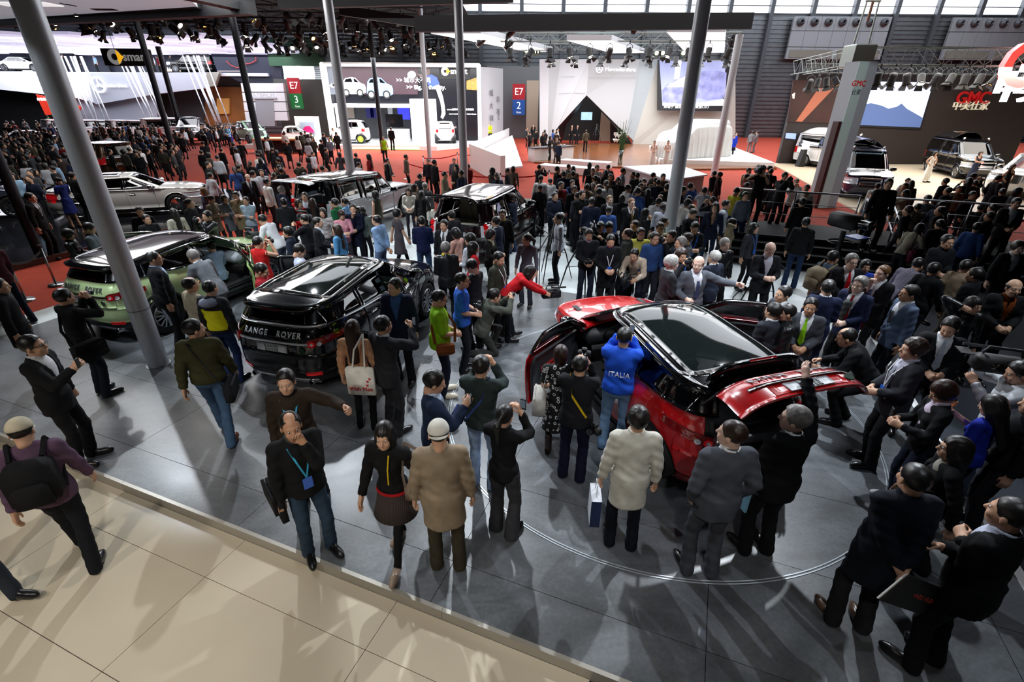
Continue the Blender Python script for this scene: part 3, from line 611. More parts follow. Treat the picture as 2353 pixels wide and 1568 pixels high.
w = MB().slab([(1.5, 36.5), (9.5, 33), (17.5, 34), (21, 52.2), (1.5, 52.2)], -.01, .1).build('floor_wood', mat('polished_wood_floor', '7a4a2c', .18, noise=.25, nscale=1.5)); tag(w, 'polished brown wood floor of the draped-van stand', 'floor', kind='structure')
tag(MB().slab([(10.3, 36.2), (17.6, 34.6), (19.6, 46.6), (12.4, 47.6)], .1, .36).build('van_plinth', m_white), 'low white plinth under the two draped vans', 'plinth')
# white angular counter with star logo
q = empty('angular_counter', label='white angular counter with star logo on the red carpet', cat='counter')
A = G(1079, 372); B = G(1078, 377); C = G(1206, 440)
p0 = np.array(G(1079, 384)[:2]); p1 = np.array(G(1150, 425)[:2]); p2 = np.array(G(1300, 352)[:2]); p3 = np.array(G(1170, 330)[:2])
MB().slab([p0, p1 + (p1 - p0) * .0, p1 + [.25, .25], p0 + [.15, .2]], 0, 1.45).build('front_panel', m_white, q); MB().slab([p0, p0 + [.15, .2], p3 + [0, .2], p3], 0, 1.45).build('side_panel', m_white, q)
MB().slab([p0 + [.3, .4], p1 + [0, .4], p1 + [1.2, 1.6], p3 + [.3, 0]], .7, .78).build('worktop', m_white2, q)
an = math.atan2(p1[1] - p0[1], p1[0] - p0[0]); mid = p0 + (p1 - p0) * .3
text('Mercedes-Benz', .3, mat('grey_lettering2', '8a8a90', .5), q, (mid[0] + .35, mid[1] - .03 - .2, .95), rot=(math.pi / 2, 0, an)); b = MB(); b.lathe([(.15, -.02), (.19, -.02)], 18, 'y'); o = b.build('counter_star', MATS['grey_lettering2'], q, loc=(p0[0] + .35 * math.cos(an), p0[1] + .35 * math.sin(an) - .05, .95), rot=(0, 0, an))
for px, py, w_, d_, lb, col in ((1275, 362, 3.2, 1.0, 'white bar table with black top and small white cups', m_white), ):
    g = G(1268, 372); q = empty('bar_table', (g[0], g[1] + 1, 0), R(33), lb, 'table')
    MB().box((0, 0, .45), (3.6, .8, .9)).build('body', col, q); MB().box((0, 0, .93), (3.8, .95, .06)).build('tabletop', mat('dark_slatted_top', '33333a', .4), q)
    for k in range(6): tag(MB().lathe([(0, 0), (.05, 0), (.07, .1), (.06, .1), (.045, .01)], 12).build('white_cup', m_white, None, True, loc=(g[0] + (k * .28 - .2) * math.cos(R(33)), g[1] + 1 + (k * .28 - .2) * math.sin(R(33)), .965)), 'small white cup standing in a row on the bar table', 'cup', 'cups on the bar table')
for px, py, lb in ((1300, 398, 'long white bench block before the draped-van stand'), (1345, 385, 'short white bench block near the flower vase')):
    g = G(px, py); o = MB().box((g[0], g[1], .22), (3.4, .9, .44), R(-30), .03).build('bench_block', m_white); tag(o, lb, 'bench')
# information desk
q = empty('information_desk', label='grey information desk with a white top before the draped vans', cat='desk')
mdesk = mat('desk_grey', '8b8b8e', .4)
a, b, c, d = [np.array(G(x, y, 1.12)[:2]) for x, y in ((1432, 383), (1555, 378), (1626, 402), (1540, 415))]
MB().slab([a, d, c, b], 1.08, 1.14).build('desktop', m_white2, q)
k_ = lambda p, s: p
MB().slab([a + [.1, .1], d + [0, .12], c + [-.12, .05], b + [0, -.1]], 0, 1.08).build('body', mdesk, q)
an = math.atan2(c[1] - d[1], c[0] - d[0]); mid = (c + d) / 2
text('Information', .62, mat('white_lettering', 'ffffff', .4, emit=.4), q, (mid[0] - .55, mid[1] - .02, .86), rot=(math.pi / 2, 0, an))
# flower vase
g = G(1424, 380); q = empty('flower_vase', (g[0], g[1], .1), label='tall glass vase of green blades and white lilies on the wood floor', cat='vase')
MB().lathe([(0, 0), (.16, 0), (.13, .4), (.17, .9), (.15, .9), (.11, .4)], 14).build('vase', glass('vase_glass', 'dfe8e4', .12), q, True)
rng = random.Random(3); ml = mat('leaf_green', '2f5a25', .5)
for k in range(34):
    a = rng.uniform(0, 6.28); s1 = rng.uniform(.05, .6); h = rng.uniform(1.3, 2.9); b = MB(); pts = [(0, 0, .1), (s1 * .35 * math.cos(a), s1 * .35 * math.sin(a), h * .55), (s1 * math.cos(a), s1 * math.sin(a), h)]
    b.tube(pts, [.02, .018, .004], 4, False).build('leaf', ml, q)
mf = mat('lily_white', 'f3f1e6', .5)
for k in range(9):
    a = rng.uniform(0, 6.28); s1 = rng.uniform(.3, .7); h = rng.uniform(1.35, 1.8); MB().lathe([(.01, 0), (.06, .1), (.16, .22), (.13, .2), (.03, .05)], 8, c=(s1 * math.cos(a), s1 * math.sin(a), h)).build('flower', mf, q, True)
# ---- balcony stand on the far left
YL = 60.
q = empty('balcony_stand', label='white balcony stand with raised gallery and star lettering', cat='stand')
mwh = mat('balcony_white', 'eef0f4', .45); mwg = mat('balcony_grey', 'b7bcc8', .35, .1)
def pf(pts, m_, nm, th=.6, Y=YL): MB().prism([PX(x, y, Y) for x, y in pts], Y, Y + th).build(nm, m_, q)
pf([(-150, 166), (200, 168), (215, 236), (170, 224), (-150, 190)], mwh, 'fascia'); pf([(200, 168), (475, 166), (470, 203), (360, 216), (222, 240), (215, 236)], mwg, 'fascia')
pf([(475, 166), (504, 165), (493, 198), (470, 200)], mat('satin_gold_grey', 'b9b6ab', .25, .5), 'fascia_end', .5)
pf([(160, 221), (222, 240), (360, 217), (362, 300), (160, 300)], mat('balcony_blue_grey', '9ea4b2', .45), 'lower_wall', .6, YL + .8)  # lower wall in an even blue grey
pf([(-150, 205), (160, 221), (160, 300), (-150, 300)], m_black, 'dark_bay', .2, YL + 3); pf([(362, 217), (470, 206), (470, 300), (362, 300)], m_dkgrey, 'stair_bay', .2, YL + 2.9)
pf([(470, 200), (570, 200), (575, 300), (470, 300)], mat('lounge_amber', '8a5a2c', .4, noise=.4, nscale=.4), 'lounge_back', .2, YL + 3)
MB().prism([PX(x, y, YL + 2.9) for x, y in ((500, 226), (528, 226), (528, 262), (500, 262))], YL + 2.7, YL + 2.9).build('lounge_panel', mat('lounge_light', 'b98546', .4, emit=.35), q)
pf([(82, 217), (150, 232), (186, 246), (178, 262), (104, 264)], mat('red_banner', 'd8341c', .5, emit=.25), 'red_banner', .2, YL - 1)
ltext('奔驰新车发布会', 110, 229, YL - 1.1, .34, lw, q)
c = D(227, 195, YL - .15); b = MB(); b.lathe([(.62, -.15), (.8, -.15), (.8, 0)], 28, 'y', tuple(c))
for k in range(3):
    a = math.pi / 2 + k * 2 * math.pi / 3; b.prism([(c[0] + .7 * math.cos(a), c[2] + .7 * math.sin(a)), (c[0] + .1 * math.cos(a + 1.05), c[2] + .1 * math.sin(a + 1.05)), (c[0] + .1 * math.cos(a - 1.05), c[2] + .1 * math.sin(a - 1.05))], c[1] - .12, c[1])
b.build('star_logo', mw, q); ltext('Mercedes-Benz', 258, 197, YL - .2, .52, mw, q, ext=.05)
MB().box((-47, YL + 2.0, 6.2), (40, 2.8, .3)).build('gallery_floor', m_white2, q); MB().box((-47, YL + 3.35, 7.4), (40, .1, 2.4)).build('gallery_back', mat('navy_wall', '1c2233', .5), q)
pf([(485, 124), (640, 126), (650, 190), (556, 190), (500, 166)], mat('navy_board', '1d2236', .5), 'navy_board', .3, YL + 1); MB().tube([D(x, y, YL + .8) for x, y in ((520, 140), (530, 150), (545, 156), (556, 154), (560, 148), (575, 146), (588, 140), (588, 130))], .06, 5).build('red_line_drawing', mat('red_line', '8a2028', .5, emit=.2), q)
MB().tube([D(500, 164, YL), D(562, 164, YL)], .05, 6).build('gallery_rail', m_alu, q)
pf([(22 + 30, 148), (75, 148), (75, 165), (52, 165)], lm_white, 'lit_niche', .1, YL + 3.1); 
for x in (384, 404): pf([(x, 140), (x + 16, 140), (x + 16, 164), (x, 164)], light_mat('amber_niche', 'ffd9a0', 1.2), 'lit_niche', .1, YL + 3.1)
for x0_, x1_ in ((140, 225), (188, 255), (272, 345), (418, 500)):
    pass
# slender leaning rods of the balcony stand: each bundle a thing
m_rod = mat('pale_metal_rod', 'c9ccd4', .25, .6)
for i, (a, b, n, ln) in enumerate([(140, 188, 8, 60), (270, 316, 9, 70), (420, 466, 7, 62)]):
    e = empty('rod_screen', label=['bundle of slender pale rods left of the star logo', 'bundle of slender pale rods right of the star logo', 'bundle of slender pale rods before the amber lounge'][i], cat='rod screen')
    for k in range(n):
        x = a + (b - a) * k / (n - 1) + 3 * math.sin(k * 2.3); pt = D(x, 130 if i < 2 else 128, YL - 2); pb = D(x + ln + 10 * math.sin(k), 268, YL - 4); pb[2] = .1
        MB().tube([pb, pt], .06 + .03 * (k % 2), 6).build('rod', m_rod, e, True)
# luminous hexagon ceiling
q = empty('luminous_ceiling', label='glowing lilac white ceiling of overlapping hexagonal panels above the balcony stand', cat='ceiling light')
lm1 = light_mat('hex_panel_a', 'cfcff4', .62); lm2 = light_mat('hex_panel_b', 'dcdcf8', .78)
hexm = MB(); hexm.slab([(1.62 * math.cos(R(60 * k)) * 1.15, 1.62 * math.sin(R(60 * k))) for k in range(6)], 0, .22)
hm = [mesh('hexagon_panel', np.concatenate(hexm.V), hexm.F, mm) for mm in (lm1, lm2)]
rng = random.Random(5)
for i in range(14):
    for j in range(5):
        x = -61 + i * 2.8; y = 49.6 + j * 2.85 + (1.42 if i % 2 else 0)
        put('hexagon_panel', hm[(i * 7 + j * 3) % 2], q, (x, y, 8.55 - (y - 50) * .038 + .14 * rng.random()))
# hanging sign
q = empty('hanging_sign', label='hanging black sign with a ring logo above the balcony stand', cat='sign')
YH = 38.; A = PX(238, 112, YH); B = PX(349, 152, YH)
MB().box(((A[0] + B[0]) / 2, YH, (A[1] + B[1]) / 2), (B[0] - A[0], .7, A[1] - B[1])).build('sign_box', m_black, q)
mlt = mat('silver_lit_letters', 'b5b5b5', .3, .3, emit=.35); c = D(264, 131, YH - .36); b = MB(); b.lathe([(.2, -.05), (.46, -.05), (.46, 0)], 26, 'y', tuple(c)); b.build('logo_ring', mlt, q)
MB().prism([(c[0] + .2, c[2] + .42), (c[0] + .6, c[2]), (c[0] + .2, c[2] - .42)], YH - .44, YH - .4).build('logo_arrow', MATS['logo_yellow'], q); ltext('smart', 311, 131, YH - .38, .74, mlt, q, bold=.014)
for x in (262, 330): a = D(x, 112, YH); MB().tube([a, a + np.array([0, 0, 2.5])], .015, 5).build('hanger', m_steel, q)
# white portal with lettering
q = empty('white_portal', label='white stone portal lettered along its lintel, beside the amber lounge', cat='stand wall')
YW = 58.; f2 = lambda P, m_, nm, dy=0.: MB().prism([PX(x, y, YW + dy) for x, y in P], YW + dy, YW + dy + .5).build(nm, m_, q)
for k in range(4): f2([(553 + k * 3, 191 + k * 22), (650 + k * 3, 191 + k * 22), (653 + k * 3, 211 + k * 22), (556 + k * 3, 211 + k * 22)], mwh, 'stone_course')
f2([(586, 226), (628, 226), (632, 290), (590, 290)], mat('portal_grey', '9ea2a8', .4), 'doorway', -.05); f2([(578, 223), (634, 223), (634, 227), (578, 227)], m_white2, 'lintel', -.15)
ltext('MAYBACH', 600, 218, YW - .2, .6, mat('pale_lettering', 'c9c9c9', .3), q)
# ---- van stand on the right
q = empty('van_stand_wall', label='dark brown wall of the van stand with poster, big screen and red lettering', cat='stand wall')
mbn = mat('dark_brown_wall', '2b2322', .55); YG = 37.
xl, _ = PX(1806, 300, YG); xr = PX(2292, 300, YG)[0] + 2
MB().box(((xl + xr) / 2, YG + .2, 2.85), (xr - xl, .3, 5.7)).build('wall_board', mbn, q)
def g2(P, m_, nm, d=.02): MB().prism([PX(x, y, YG) for x, y in P], YG - d, YG + .06).build(nm, m_, q)
g2([(1808, 281), (1920, 283), (1945, 184), (1823, 184)], mat('poster_ember', '3a1d18', .5, emit=.12, noise=.6, nscale=.4), 'poster', .02); g2([(1828, 279), (1842, 280), (1915, 203), (1880, 203)], mat('poster_copper', 'b0664c', .5, emit=.35), 'poster_streak', .05)
g2([(1820, 217), (1826, 213), (1824, 227), (1821, 226)], light_mat('poster_spark', 'ffd9a0', 2), 'poster_spark', .06)
g2([(1962, 291), (2116, 298), (2148, 188), (1990, 185)], mat('screen_frame', '17171a', .5), 'screen_frame', .04); g2([(1968, 287), (2112, 293), (2143, 190), (1995, 187)], mat('screen_sky', 'ccd4ff', .5, emit=1.0), 'screen_picture', .06)
g2([(1968, 287), (2112, 293), (2119, 271), (2098, 259), (2082, 250), (2070, 238), (2060, 245), (2040, 250), (2025, 243), (2000, 237), (1982, 241)], mat('screen_hills', '5a72a8', .5, emit=.35), 'screen_hills', .08)
for x in (1805, 1838, 1875): g2([(x, 318), (x + 22, 320), (x + 24, 307), (x + 2, 306)], mat('small_screen_blue', '8fa6d8', .4, emit=.9), 'small_screen', .05)
ltext('GMC', 2236, 226, YG - .1, 1.02, mat('red_letters', 'b01818', .4, emit=.25), q, bold=.02, ext=.05); ltext('中美仕家', 2230, 244, YG - .1, .62, mat('cream_letters', 'e6dcc4', .4, emit=.35), q, ext=.05)
w = MB().slab([(14.2, 20.2), (30, 17), (44, 20), (44, 37.2), (18.5, 37.2), (17.6, 33)], -.01, .05).build('floor_cream', mat('cream_carpet', 'b9a88f', .5, noise=.06)); tag(w, 'cream floor of the van stand', 'floor', kind='structure')
g = G(1886, 474); q = empty('stand_pillar', (g[0], g[1], 0), R(10), 'broad grey pillar with a red emblem at the corner of the van stand', 'pillar')
MB().box((0, 0, 2.75), (.86, .7, 5.5)).build('shaft', mat('pillar_grey', 'a4a9ae', .5), q); MB().box((-.22, -.36, 2.75), (.42, .03, 5.5)).build('pale_face', mat('pillar_green_grey', 'bcd0c8', .5), q)
text('GMC', .28, MATS['red_letters'], q, (-.22, -.39, 4.75)); text('仕家', .2, mg, q, (-.22, -.39, 4.45)); MB().box((-.52, -.2, 1.7), (.14, .3, 3.4)).build('side_fin', mat('fin_maroon', '3b1512', .5), q)
# truss ring with hanging lamps and giant letters
YT = 27.
a = D(1966, 146, YT); b = D(2480, 146, YT); truss('lighting_truss', (a[0], YT, 6.05), (b[0], YT, 6.05), 'front lattice truss of the van stand carrying the giant letters', .75, bay=.9)
c = D(1832, 168, 36); truss('lighting_truss', (a[0], YT, 6.05), (c[0], 36, 6.0), 'side lattice truss of the van stand running back to the wall', .75, bay=.8); truss('lighting_truss', (c[0] + .6, 36, 6.0), (c[0] + 18, 36, 5.9), 'rear lattice truss above the mountain screen', .5)
q = empty('truss_tower_head', (a[0], YT, 6.05), label='steel corner block of the van stand truss with a hoist frame on top', cat='truss')
MB().box((0, 0, 0), (1.0, 1.0, .95), bev=.05).build('corner_block', m_galv, q)
for sx in (-.35, .35): MB().tube([(sx, 0, .45), (sx * .8, 0, 2.2)], .04, 6).build('hoist_post', m_galv, q)
MB().tube([(-.35, 0, 2.2), (.35, 0, 2.2)], .05, 6).build('hoist_bar', m_galv, q); MB().tube([(0, 0, 2.2), (0, 0, 1.4)], .06, 6).build('hoist', mat('rust_hoist', '6a4228', .5), q)
TC = (a[0], YT, 6.05), (b[0], YT, 6.05)
for k in range(13): lamp(hang(TC[0], TC[1], (k * .85 + .4) / 13, .75, 1.35), R(rng.uniform(-40, 40)), R(rng.uniform(0, 360)), 'black barn-door lamp hanging from the front truss of the van stand', 'lamps on the van stand front truss', 0, rng.choice([m_lens_w, m_lens_o, m_lens_off]), 1.35)
for k in range(5): lamp(hang((a[0], YT, 6.05), (c[0], 36, 6.0), (k + 1.2) / 6.5, .75, 1.35), R(rng.uniform(-40, 40)), R(rng.uniform(0, 360)), 'black barn-door lamp hanging from the side truss of the van stand', 'lamps on the van stand side truss', 0, rng.choice([m_lens_w, m_lens_o, m_lens_off]), 1.35)
q = empty('giant_letter_sign', (0, YT - .7, 0), label='giant glowing red letters and white characters hung on the van stand truss', cat='sign')
ltr = light_mat('giant_red', 'ff1a12', 1.3); p_ = D(2415, 155, YT - .7); 
b = MB()
me = text_data('GMC', 2.6, .15, align='LEFT', bold=.06); me.materials.clear(); me.materials.append(ltr); p_ = D(2298, 152, YT - .7); put('red_letters', me, q, (p_[0], 0, p_[2] - .05), (math.pi / 2, 0, 0))
me = text_data('中美仕家', 1.35, .12, align='LEFT', bold=.03); me.materials.clear(); me.materials.append(light_mat('giant_white', 'e8e6ff', 1.3)); p_ = D(2284, 205, YT - .7); put('white_characters', me, q, (p_[0], 0, p_[2]), (math.pi / 2, 0, 0))
# belts and posts round the stands
def belt_posts(pts, label, col, group):
    m_b = mat('belt_' + col, col, .7)
    for i, (px, py) in enumerate(pts):
        g = G(px, py); q = empty('barrier_post', (g[0], g[1], 0), label=label, cat='barrier post', group=group)
        MB().lathe([(0, .03), (.16, .03), (.17, 0)], 16).build('base', m_alu, q, True); MB().tube([(0, 0, .02), (0, 0, .95)], .025, 8).build('post', m_alu, q, True); MB().lathe([(0, 1.0), (.04, 1.0), (.04, .93)], 10).build('cap', m_black, q)
        if i + 1 < len(pts):
            h = G(*pts[i + 1]); d = np.array([h[0] - g[0], h[1] - g[1]]); mb = MB()
            for k in range(8):
                t0, t1 = k / 8, (k + 1) / 8; z0 = .9 - .12 * math.sin(math.pi * t0); z1 = .9 - .12 * math.sin(math.pi * t1)
                mb.add([(d[0] * t0, d[1] * t0, z0), (d[0] * t1, d[1] * t1, z1), (d[0] * t1, d[1] * t1, z1 - .06), (d[0] * t0, d[1] * t0, z0 - .06)], [[0, 1, 2, 3]])
            mb.build('belt', m_b, q)
belt_posts([(975, 398), (1052, 388), (1098, 382)], 'chrome barrier post with red belt before the angular counter', 'b01020', 'red belt posts')
belt_posts([(935, 412), (1060, 440), (1150, 448), (1260, 440)], 'chrome barrier post with red belt along the aisle crowd', 'b01021', 'red belt posts along the aisle')
belt_posts([(1232, 662), (1300, 506), (1245, 505)], 'chrome barrier post with black belt beside the black off-road car', '121214', 'black belt posts at the stage')
belt_posts([(130, 655), (60, 690), (25, 725)], 'chrome barrier post with black belt on the red carpet by the light green car', '121215', 'black belt posts on the red carpet')
# ================================================================ vehicles
def tab(pts, sm=.05):
    a = np.array(pts, float); zs = np.linspace(a[0, 0], a[-1, 0], 241); v = np.interp(zs, a[:, 0], a[:, 1])
    w = max(1, int(sm / (zs[1] - zs[0]))); k = np.hanning(2 * w + 3); k /= k.sum(); v = np.convolve(np.pad(v, w + 1, mode='edge'), k, 'valid')
    return lambda z: np.interp(z, zs, v)
def sheet(P, th=.0, cen=None):              # grid of points -> verts, faces (two-layer when th)
    P = np.asarray(P, float); m_, n = P.shape[:2]
    du = np.gradient(P, axis=0); dv = np.gradient(P, axis=1); N = np.cross(du, dv); N /= np.linalg.norm(N, axis=2, keepdims=True) + 1e-9
    c = np.array([0, 0, .7]) if cen is None else np.array(cen)
    if ((P - c) * N).sum() < 0: N = -N; flip = True
    else: flip = False
    idx = np.arange(m_ * n).reshape(m_, n)
    f = np.stack([idx[:-1, :-1], idx[1:, :-1], idx[1:, 1:], idx[:-1, 1:]], -1).reshape(-1, 4)
    if flip: f = f[:, ::-1]
    V = P.reshape(-1, 3); F = f.tolist()
    if th:
        V = np.concatenate([V, (P - N * th).reshape(-1, 3)]); k = m_ * n; F += (f[:, ::-1] + k).tolist()
        loop = list(idx[0, :]) + list(idx[1:, -1]) + list(idx[-1, -2::-1]) + list(idx[-2:0:-1, 0])
        for i in range(len(loop)):
            a, b = int(loop[i]), int(loop[(i + 1) % len(loop)]); F.append([a, b, b + k, a + k] if flip else [b, a, a + k, b + k])
    return V, F
def offs(P, d, cen=(0, 0, .7)):
    du = np.gradient(P, axis=0); dv = np.gradient(P, axis=1); N = np.cross(du, dv); N /= np.linalg.norm(N, axis=2, keepdims=True) + 1e-9
    if ((P - np.array(cen)) * N).sum() < 0: N = -N
    return P + N * d
WHEEL = {}
def wheel_meshes(style, r, w, n=5, rimm=None):
    key = (style, r, rimm.name if rimm else '')
    if key in WHEEL: return WHEEL[key]
    rr = r * .70; b = MB(); b.lathe([(rr, -w / 2 + .02), (r - .03, -w / 2), (r, -w / 2 + .03), (r, w / 2 - .03), (r - .03, w / 2), (rr, w / 2 - .02)], 36, 'y')
    ty = mesh('tyre', np.concatenate(b.V), b.F, mat('tyre_rubber', '141416', .8), True)
    b = MB(); b.lathe([(rr, w / 2 - .03), (rr - .02, w / 2 - .01), (rr - .035, w / 2 - .03), (rr - .05, -w / 2 + .04)], 36, 'y')
    b.lathe([(0, w / 2 - .03), (.06, w / 2 - .035), (.075, w / 2 - .06)], 16, 'y')
    for k in range(n):
        a = 2 * math.pi * k / n
        for da in ((-.10, .10) if style != 'fine' else (0,)):
            c_, s_ = math.cos(a + da), math.sin(a + da); p0 = np.array([c_ * .05, w / 2 - .045, s_ * .05]); p1 = np.array([math.cos(a + da * 2) * (rr - .02), w / 2 - .03, math.sin(a + da * 2) * (rr - .02)])
            b.beam(p0, p1, .05 if style != 'fine' else .022, .03)
    ri = mesh('rim', np.concatenate(b.V), b.F, rimm or m_alu, False)
    b = MB(); b.lathe([(0, w / 2 - .12), (rr - .06, w / 2 - .12)], 24, 'y'); hub = mesh('brake_disc', np.concatenate(b.V), b.F, m_steel)
    WHEEL[key] = (ty, ri, hub); return WHEEL[key]
class Car:
    def __init__(s, name, loc, head, label, P, paint, group=None, roofm=None, cat='car'):
        s.P = P; s.o = empty(name, loc, head, label, cat, group); s.paint = paint; s.roofm = roofm or paint
        s.xf, s.xr, s.b, s.wf = tab(P['xf']), tab(P['xr']), tab(P['b']), tab(P['wf'], .02); s.xg = tab(P['xg'], .02) if 'xg' in P else None; s.n = P.get('n', 5.); s.k = .5 ** (1 / s.n)
        s.belt = tab(P['belt'], .1); s.re = tab(P['re'], .15)
    def ac(s, z, gh):
        F = s.wf(z) if gh else s.xf(z); Rr = s.xg(z) if (gh and s.xg) else s.xr(z); return (F - Rr) / 2, (F + Rr) / 2
    def Y(s, x, z, gh=False):
        a, c = s.ac(z, gh); q = np.clip(np.abs((x - c) / a), 0, .9999); return s.b(z) * (1 - q ** s.n) ** (1 / s.n)
    def E(s, y, z, end, gh=False):
        a, c = s.ac(z, gh); q = np.clip(np.abs(y) / s.b(z), 0, .9999); return c + end * a * (1 - q ** s.n) ** (1 / s.n)
    def side(s, sd, x0, x1, zb, zt, nx=10, nz=5, gh=False, off=0.):
        f = lambda v: v if callable(v) else (lambda q, v=v: np.zeros_like(q) + v)
        x0, x1, zb, zt = f(x0), f(x1), f(zb), f(zt); u = np.linspace(0, 1, nx)[:, None] + np.zeros((1, nz)); v = np.linspace(0, 1, nz)[None, :] + np.zeros((nx, 1))
        zm = .5 * (zb(np.array(0.)) + zt(np.array(0.))); xa = x0(zm) + (x1(zm) - x0(zm)) * u; z = zb(xa) + (zt(xa) - zb(xa)) * v; x = x0(z) + (x1(z) - x0(z)) * u
        P = np.stack([x, sd * s.Y(x, z, gh), z], -1); return offs(P, off) if off else P
    def end(s, e, y0, y1, zb, zt, ny=13, nz=6, gh=False, off=0.):  # y as a share of the half width (|y|<=~.87)
        f = lambda v: v if callable(v) else (lambda q, v=v: np.zeros_like(q) + v)
        zb, zt = f(zb), f(zt); u = np.linspace(y0, y1, ny)[:, None] + np.zeros((1, nz)); v = np.linspace(0, 1, nz)[None, :] + np.zeros((ny, 1))
        z = zb(u) + (zt(u) - zb(u)) * v; y = u * s.b(z); P = np.stack([s.E(y, z, e, gh), y, z], -1); return offs(P, off) if off else P
    def wrap(s, sd, t0, t1, zb, zt, nt=14, nz=5, gh=False, off=0.):  # t 0..1 front, 1..2 side, 2..3 rear
        f = lambda v: v if callable(v) else (lambda q, v=v: np.zeros_like(q) + v)
        zb, zt = f(zb), f(zt); t = np.linspace(t0, t1, nt)[:, None] + np.zeros((1, nz)); v = np.linspace(0, 1, nz)[None, :] + np.zeros((nt, 1)); z = zb(t) + (zt(t) - zb(t)) * v
        a, c = s.ac(z, gh); b = s.b(z); yf = b * s.k * np.where(t < 1.5, t, 3 - t); xs = c + a * s.k * (1 - 2 * (t - 1))
        fr = t < 1; rr = t > 2; x = np.where(fr, s.E(yf, z, 1, gh), np.where(rr, s.E(yf, z, -1, gh), xs)); y = np.where(fr | rr, yf, s.Y(xs, z, gh))
        P = np.stack([x, sd * y, z], -1); return offs(P, off) if off else P
    def cap(s, X0, X1, zf, crown, nx=14, ny=13, gh=False, shrink=0., end_crown=False, off=0.):
        X, Yv = np.meshgrid(np.linspace(X0, X1, nx), np.linspace(-1 + shrink, 1 - shrink, ny), indexing='ij'); x = np.zeros_like(X)
        z = zf(x)
        for _ in range(4):
            a, c = s.ac(z, gh); x = c + a * X * (1 - np.abs(Yv) ** s.n / 2) ** (1 / s.n); z = zf(x)
        y = s.b(z) * Yv * (1 - np.abs(X) ** s.n / 2) ** (1 / s.n); z = z + crown * (1 - Yv ** 2) * (1 - X ** 6 if end_crown else 1) + off; return np.stack([x, y, z], -1)
    def add(s, name, P, m_, th=.02, par=None, smooth=True):
        V, F = sheet(P, th); o = put(name, mesh(name, V, F, m_, smooth), par or s.o)
        if th: 
            md = o.data; 
        return o
    def arch(s, ax, rad, base):
        zc = s.P['wr']
        def f(x):
            d = np.abs(x - ax); return np.where(d < rad, np.maximum(base, zc + np.sqrt(np.maximum(rad ** 2 - d ** 2, 0))), base)
        return f
    def letters(s, txt, size, m_, y0, z0, e=-1, par=None, off=.012, name='lettering', sp=1.2):
        me = text_data(txt, size, .004, spacing=sp, bold=size * .02); co = np.zeros(len(me.vertices) * 3); me.vertices.foreach_get('co', co); co = co.reshape(-1, 3)
        y = y0 - co[:, 0] if e < 0 else y0 + co[:, 0]; z = z0 + co[:, 1]; x = s.E(y, z, e) + e * (off + co[:, 2]); me.vertices.foreach_set('co', np.stack([x, y, z], -1).ravel()); me.materials.clear(); me.materials.append(m_)
        return put(name, me, par or s.o)
    def wheels(s, style='twin', n=7, rimm=None):
        r = s.P['wr']; w = .235; ty, ri, hub = wheel_meshes(style, r, w, n, rimm)
        for ax in s.P['ax']:
            for sd in (1, -1):
                e = put('wheel', ty, s.o, (ax, sd * (s.P['tr']), r), (0, 0, 0 if sd > 0 else math.pi)); put('rim', ri, e); put('brake_disc', hub, e)
    def seat(s, x, y, z, m_, w=.5, name='seat'):
        e = MB(); e.box((x, y, z + .08), (.5, w, .16), bev=.05); o = e.build(name, m_, s.o)
        c_, s_ = math.cos(R(18)), math.sin(R(18)); M_ = np.array([[c_, 0, -s_], [0, 1, 0], [s_, 0, c_]])
        MB().box((x - .32, y, z + .43), (.13, w - .04, .62), bev=.05, M=M_).build('backrest', m_, o); MB().box((x - .44, y, z + .82), (.1, .26, .17), bev=.04, M=M_).build('headrest', m_, o)
    def interior(s, seatm, dashm, rows=((.15, 2), (-.75, 2)), x0=None, x1=None, floorm=None):
        P = s.P; x1 = x1 or P['cowl'] + .1; x0 = x0 or P['xr'][0][1] + .55; z = P.get('fl', .42); b = s.b(np.array(.7)) - .12
        MB().box(((x0 + x1) / 2, 0, z - .06), (x1 - x0, 2 * b, .12)).build('cabin_floor', floorm or mat('cabin_carpet', '17181a', .9), s.o)
        MB().box((0, 0, z - .14), (P['L'] - .9, 1.16, .2)).build('underbody', m_black, s.o)
        MB().box((P['cowl'] - .18, 0, s.belt(np.array(P['cowl'])) - .17), (.42, 2 * b - .12, .3), bev=.1).build('dashboard', dashm, s.o, True)
        d = MB(); d.lathe([(.17, 0), (.19, .012), (.205, 0), (.19, -.012), (.17, 0)], 22); d.box((0, 0, 0), (.34, .05, .02)); c_, s_ = math.cos(R(62)), math.sin(R(62)); V = np.concatenate(d.V) @ np.array([[c_, 0, s_], [0, 1, 0], [-s_, 0, c_]]).T
        put('steering_wheel', mesh('steering_wheel', V + np.array([P['cowl'] - .48, .37, s.belt(np.array(0.)) - .1]), d.F, m_black, True), s.o)
        for x, n in rows:
            for y in ((.37, -.37) if n == 2 else (.4, 0, -.4)): s.seat(x, y, z + .12, seatm, .5 if n == 2 else .42)
    def mirror(s, sd, par=None, m_=None):
        P = s.P; x = P['cowl'] - .22; z = s.belt(np.array(x)) + .08; y = s.Y(np.array(x), np.array(z), True) + .16
        o = MB().box((x, sd * y, z), (.13, .24, .17), bev=.05).build('mirror', m_ or s.paint, par or s.o, True); MB().box((x - .07, sd * y, z), (.012, .2, .13)).build('mirror_glass', m_chrome, o); MB().beam((x, sd * (y - .1), z - .04), (x + .02, sd * (y - .26), z - .07), .04).build('mirror_arm', m_black, o)
        return o
gl_dark = glass('tinted_glass_dark', '4a5058', .10); gl_mid = glass('tinted_glass', '8f9aa0', .08); gl_roof = mat('roof_glass', '141a19', .05, coat=.5, alpha=.72)
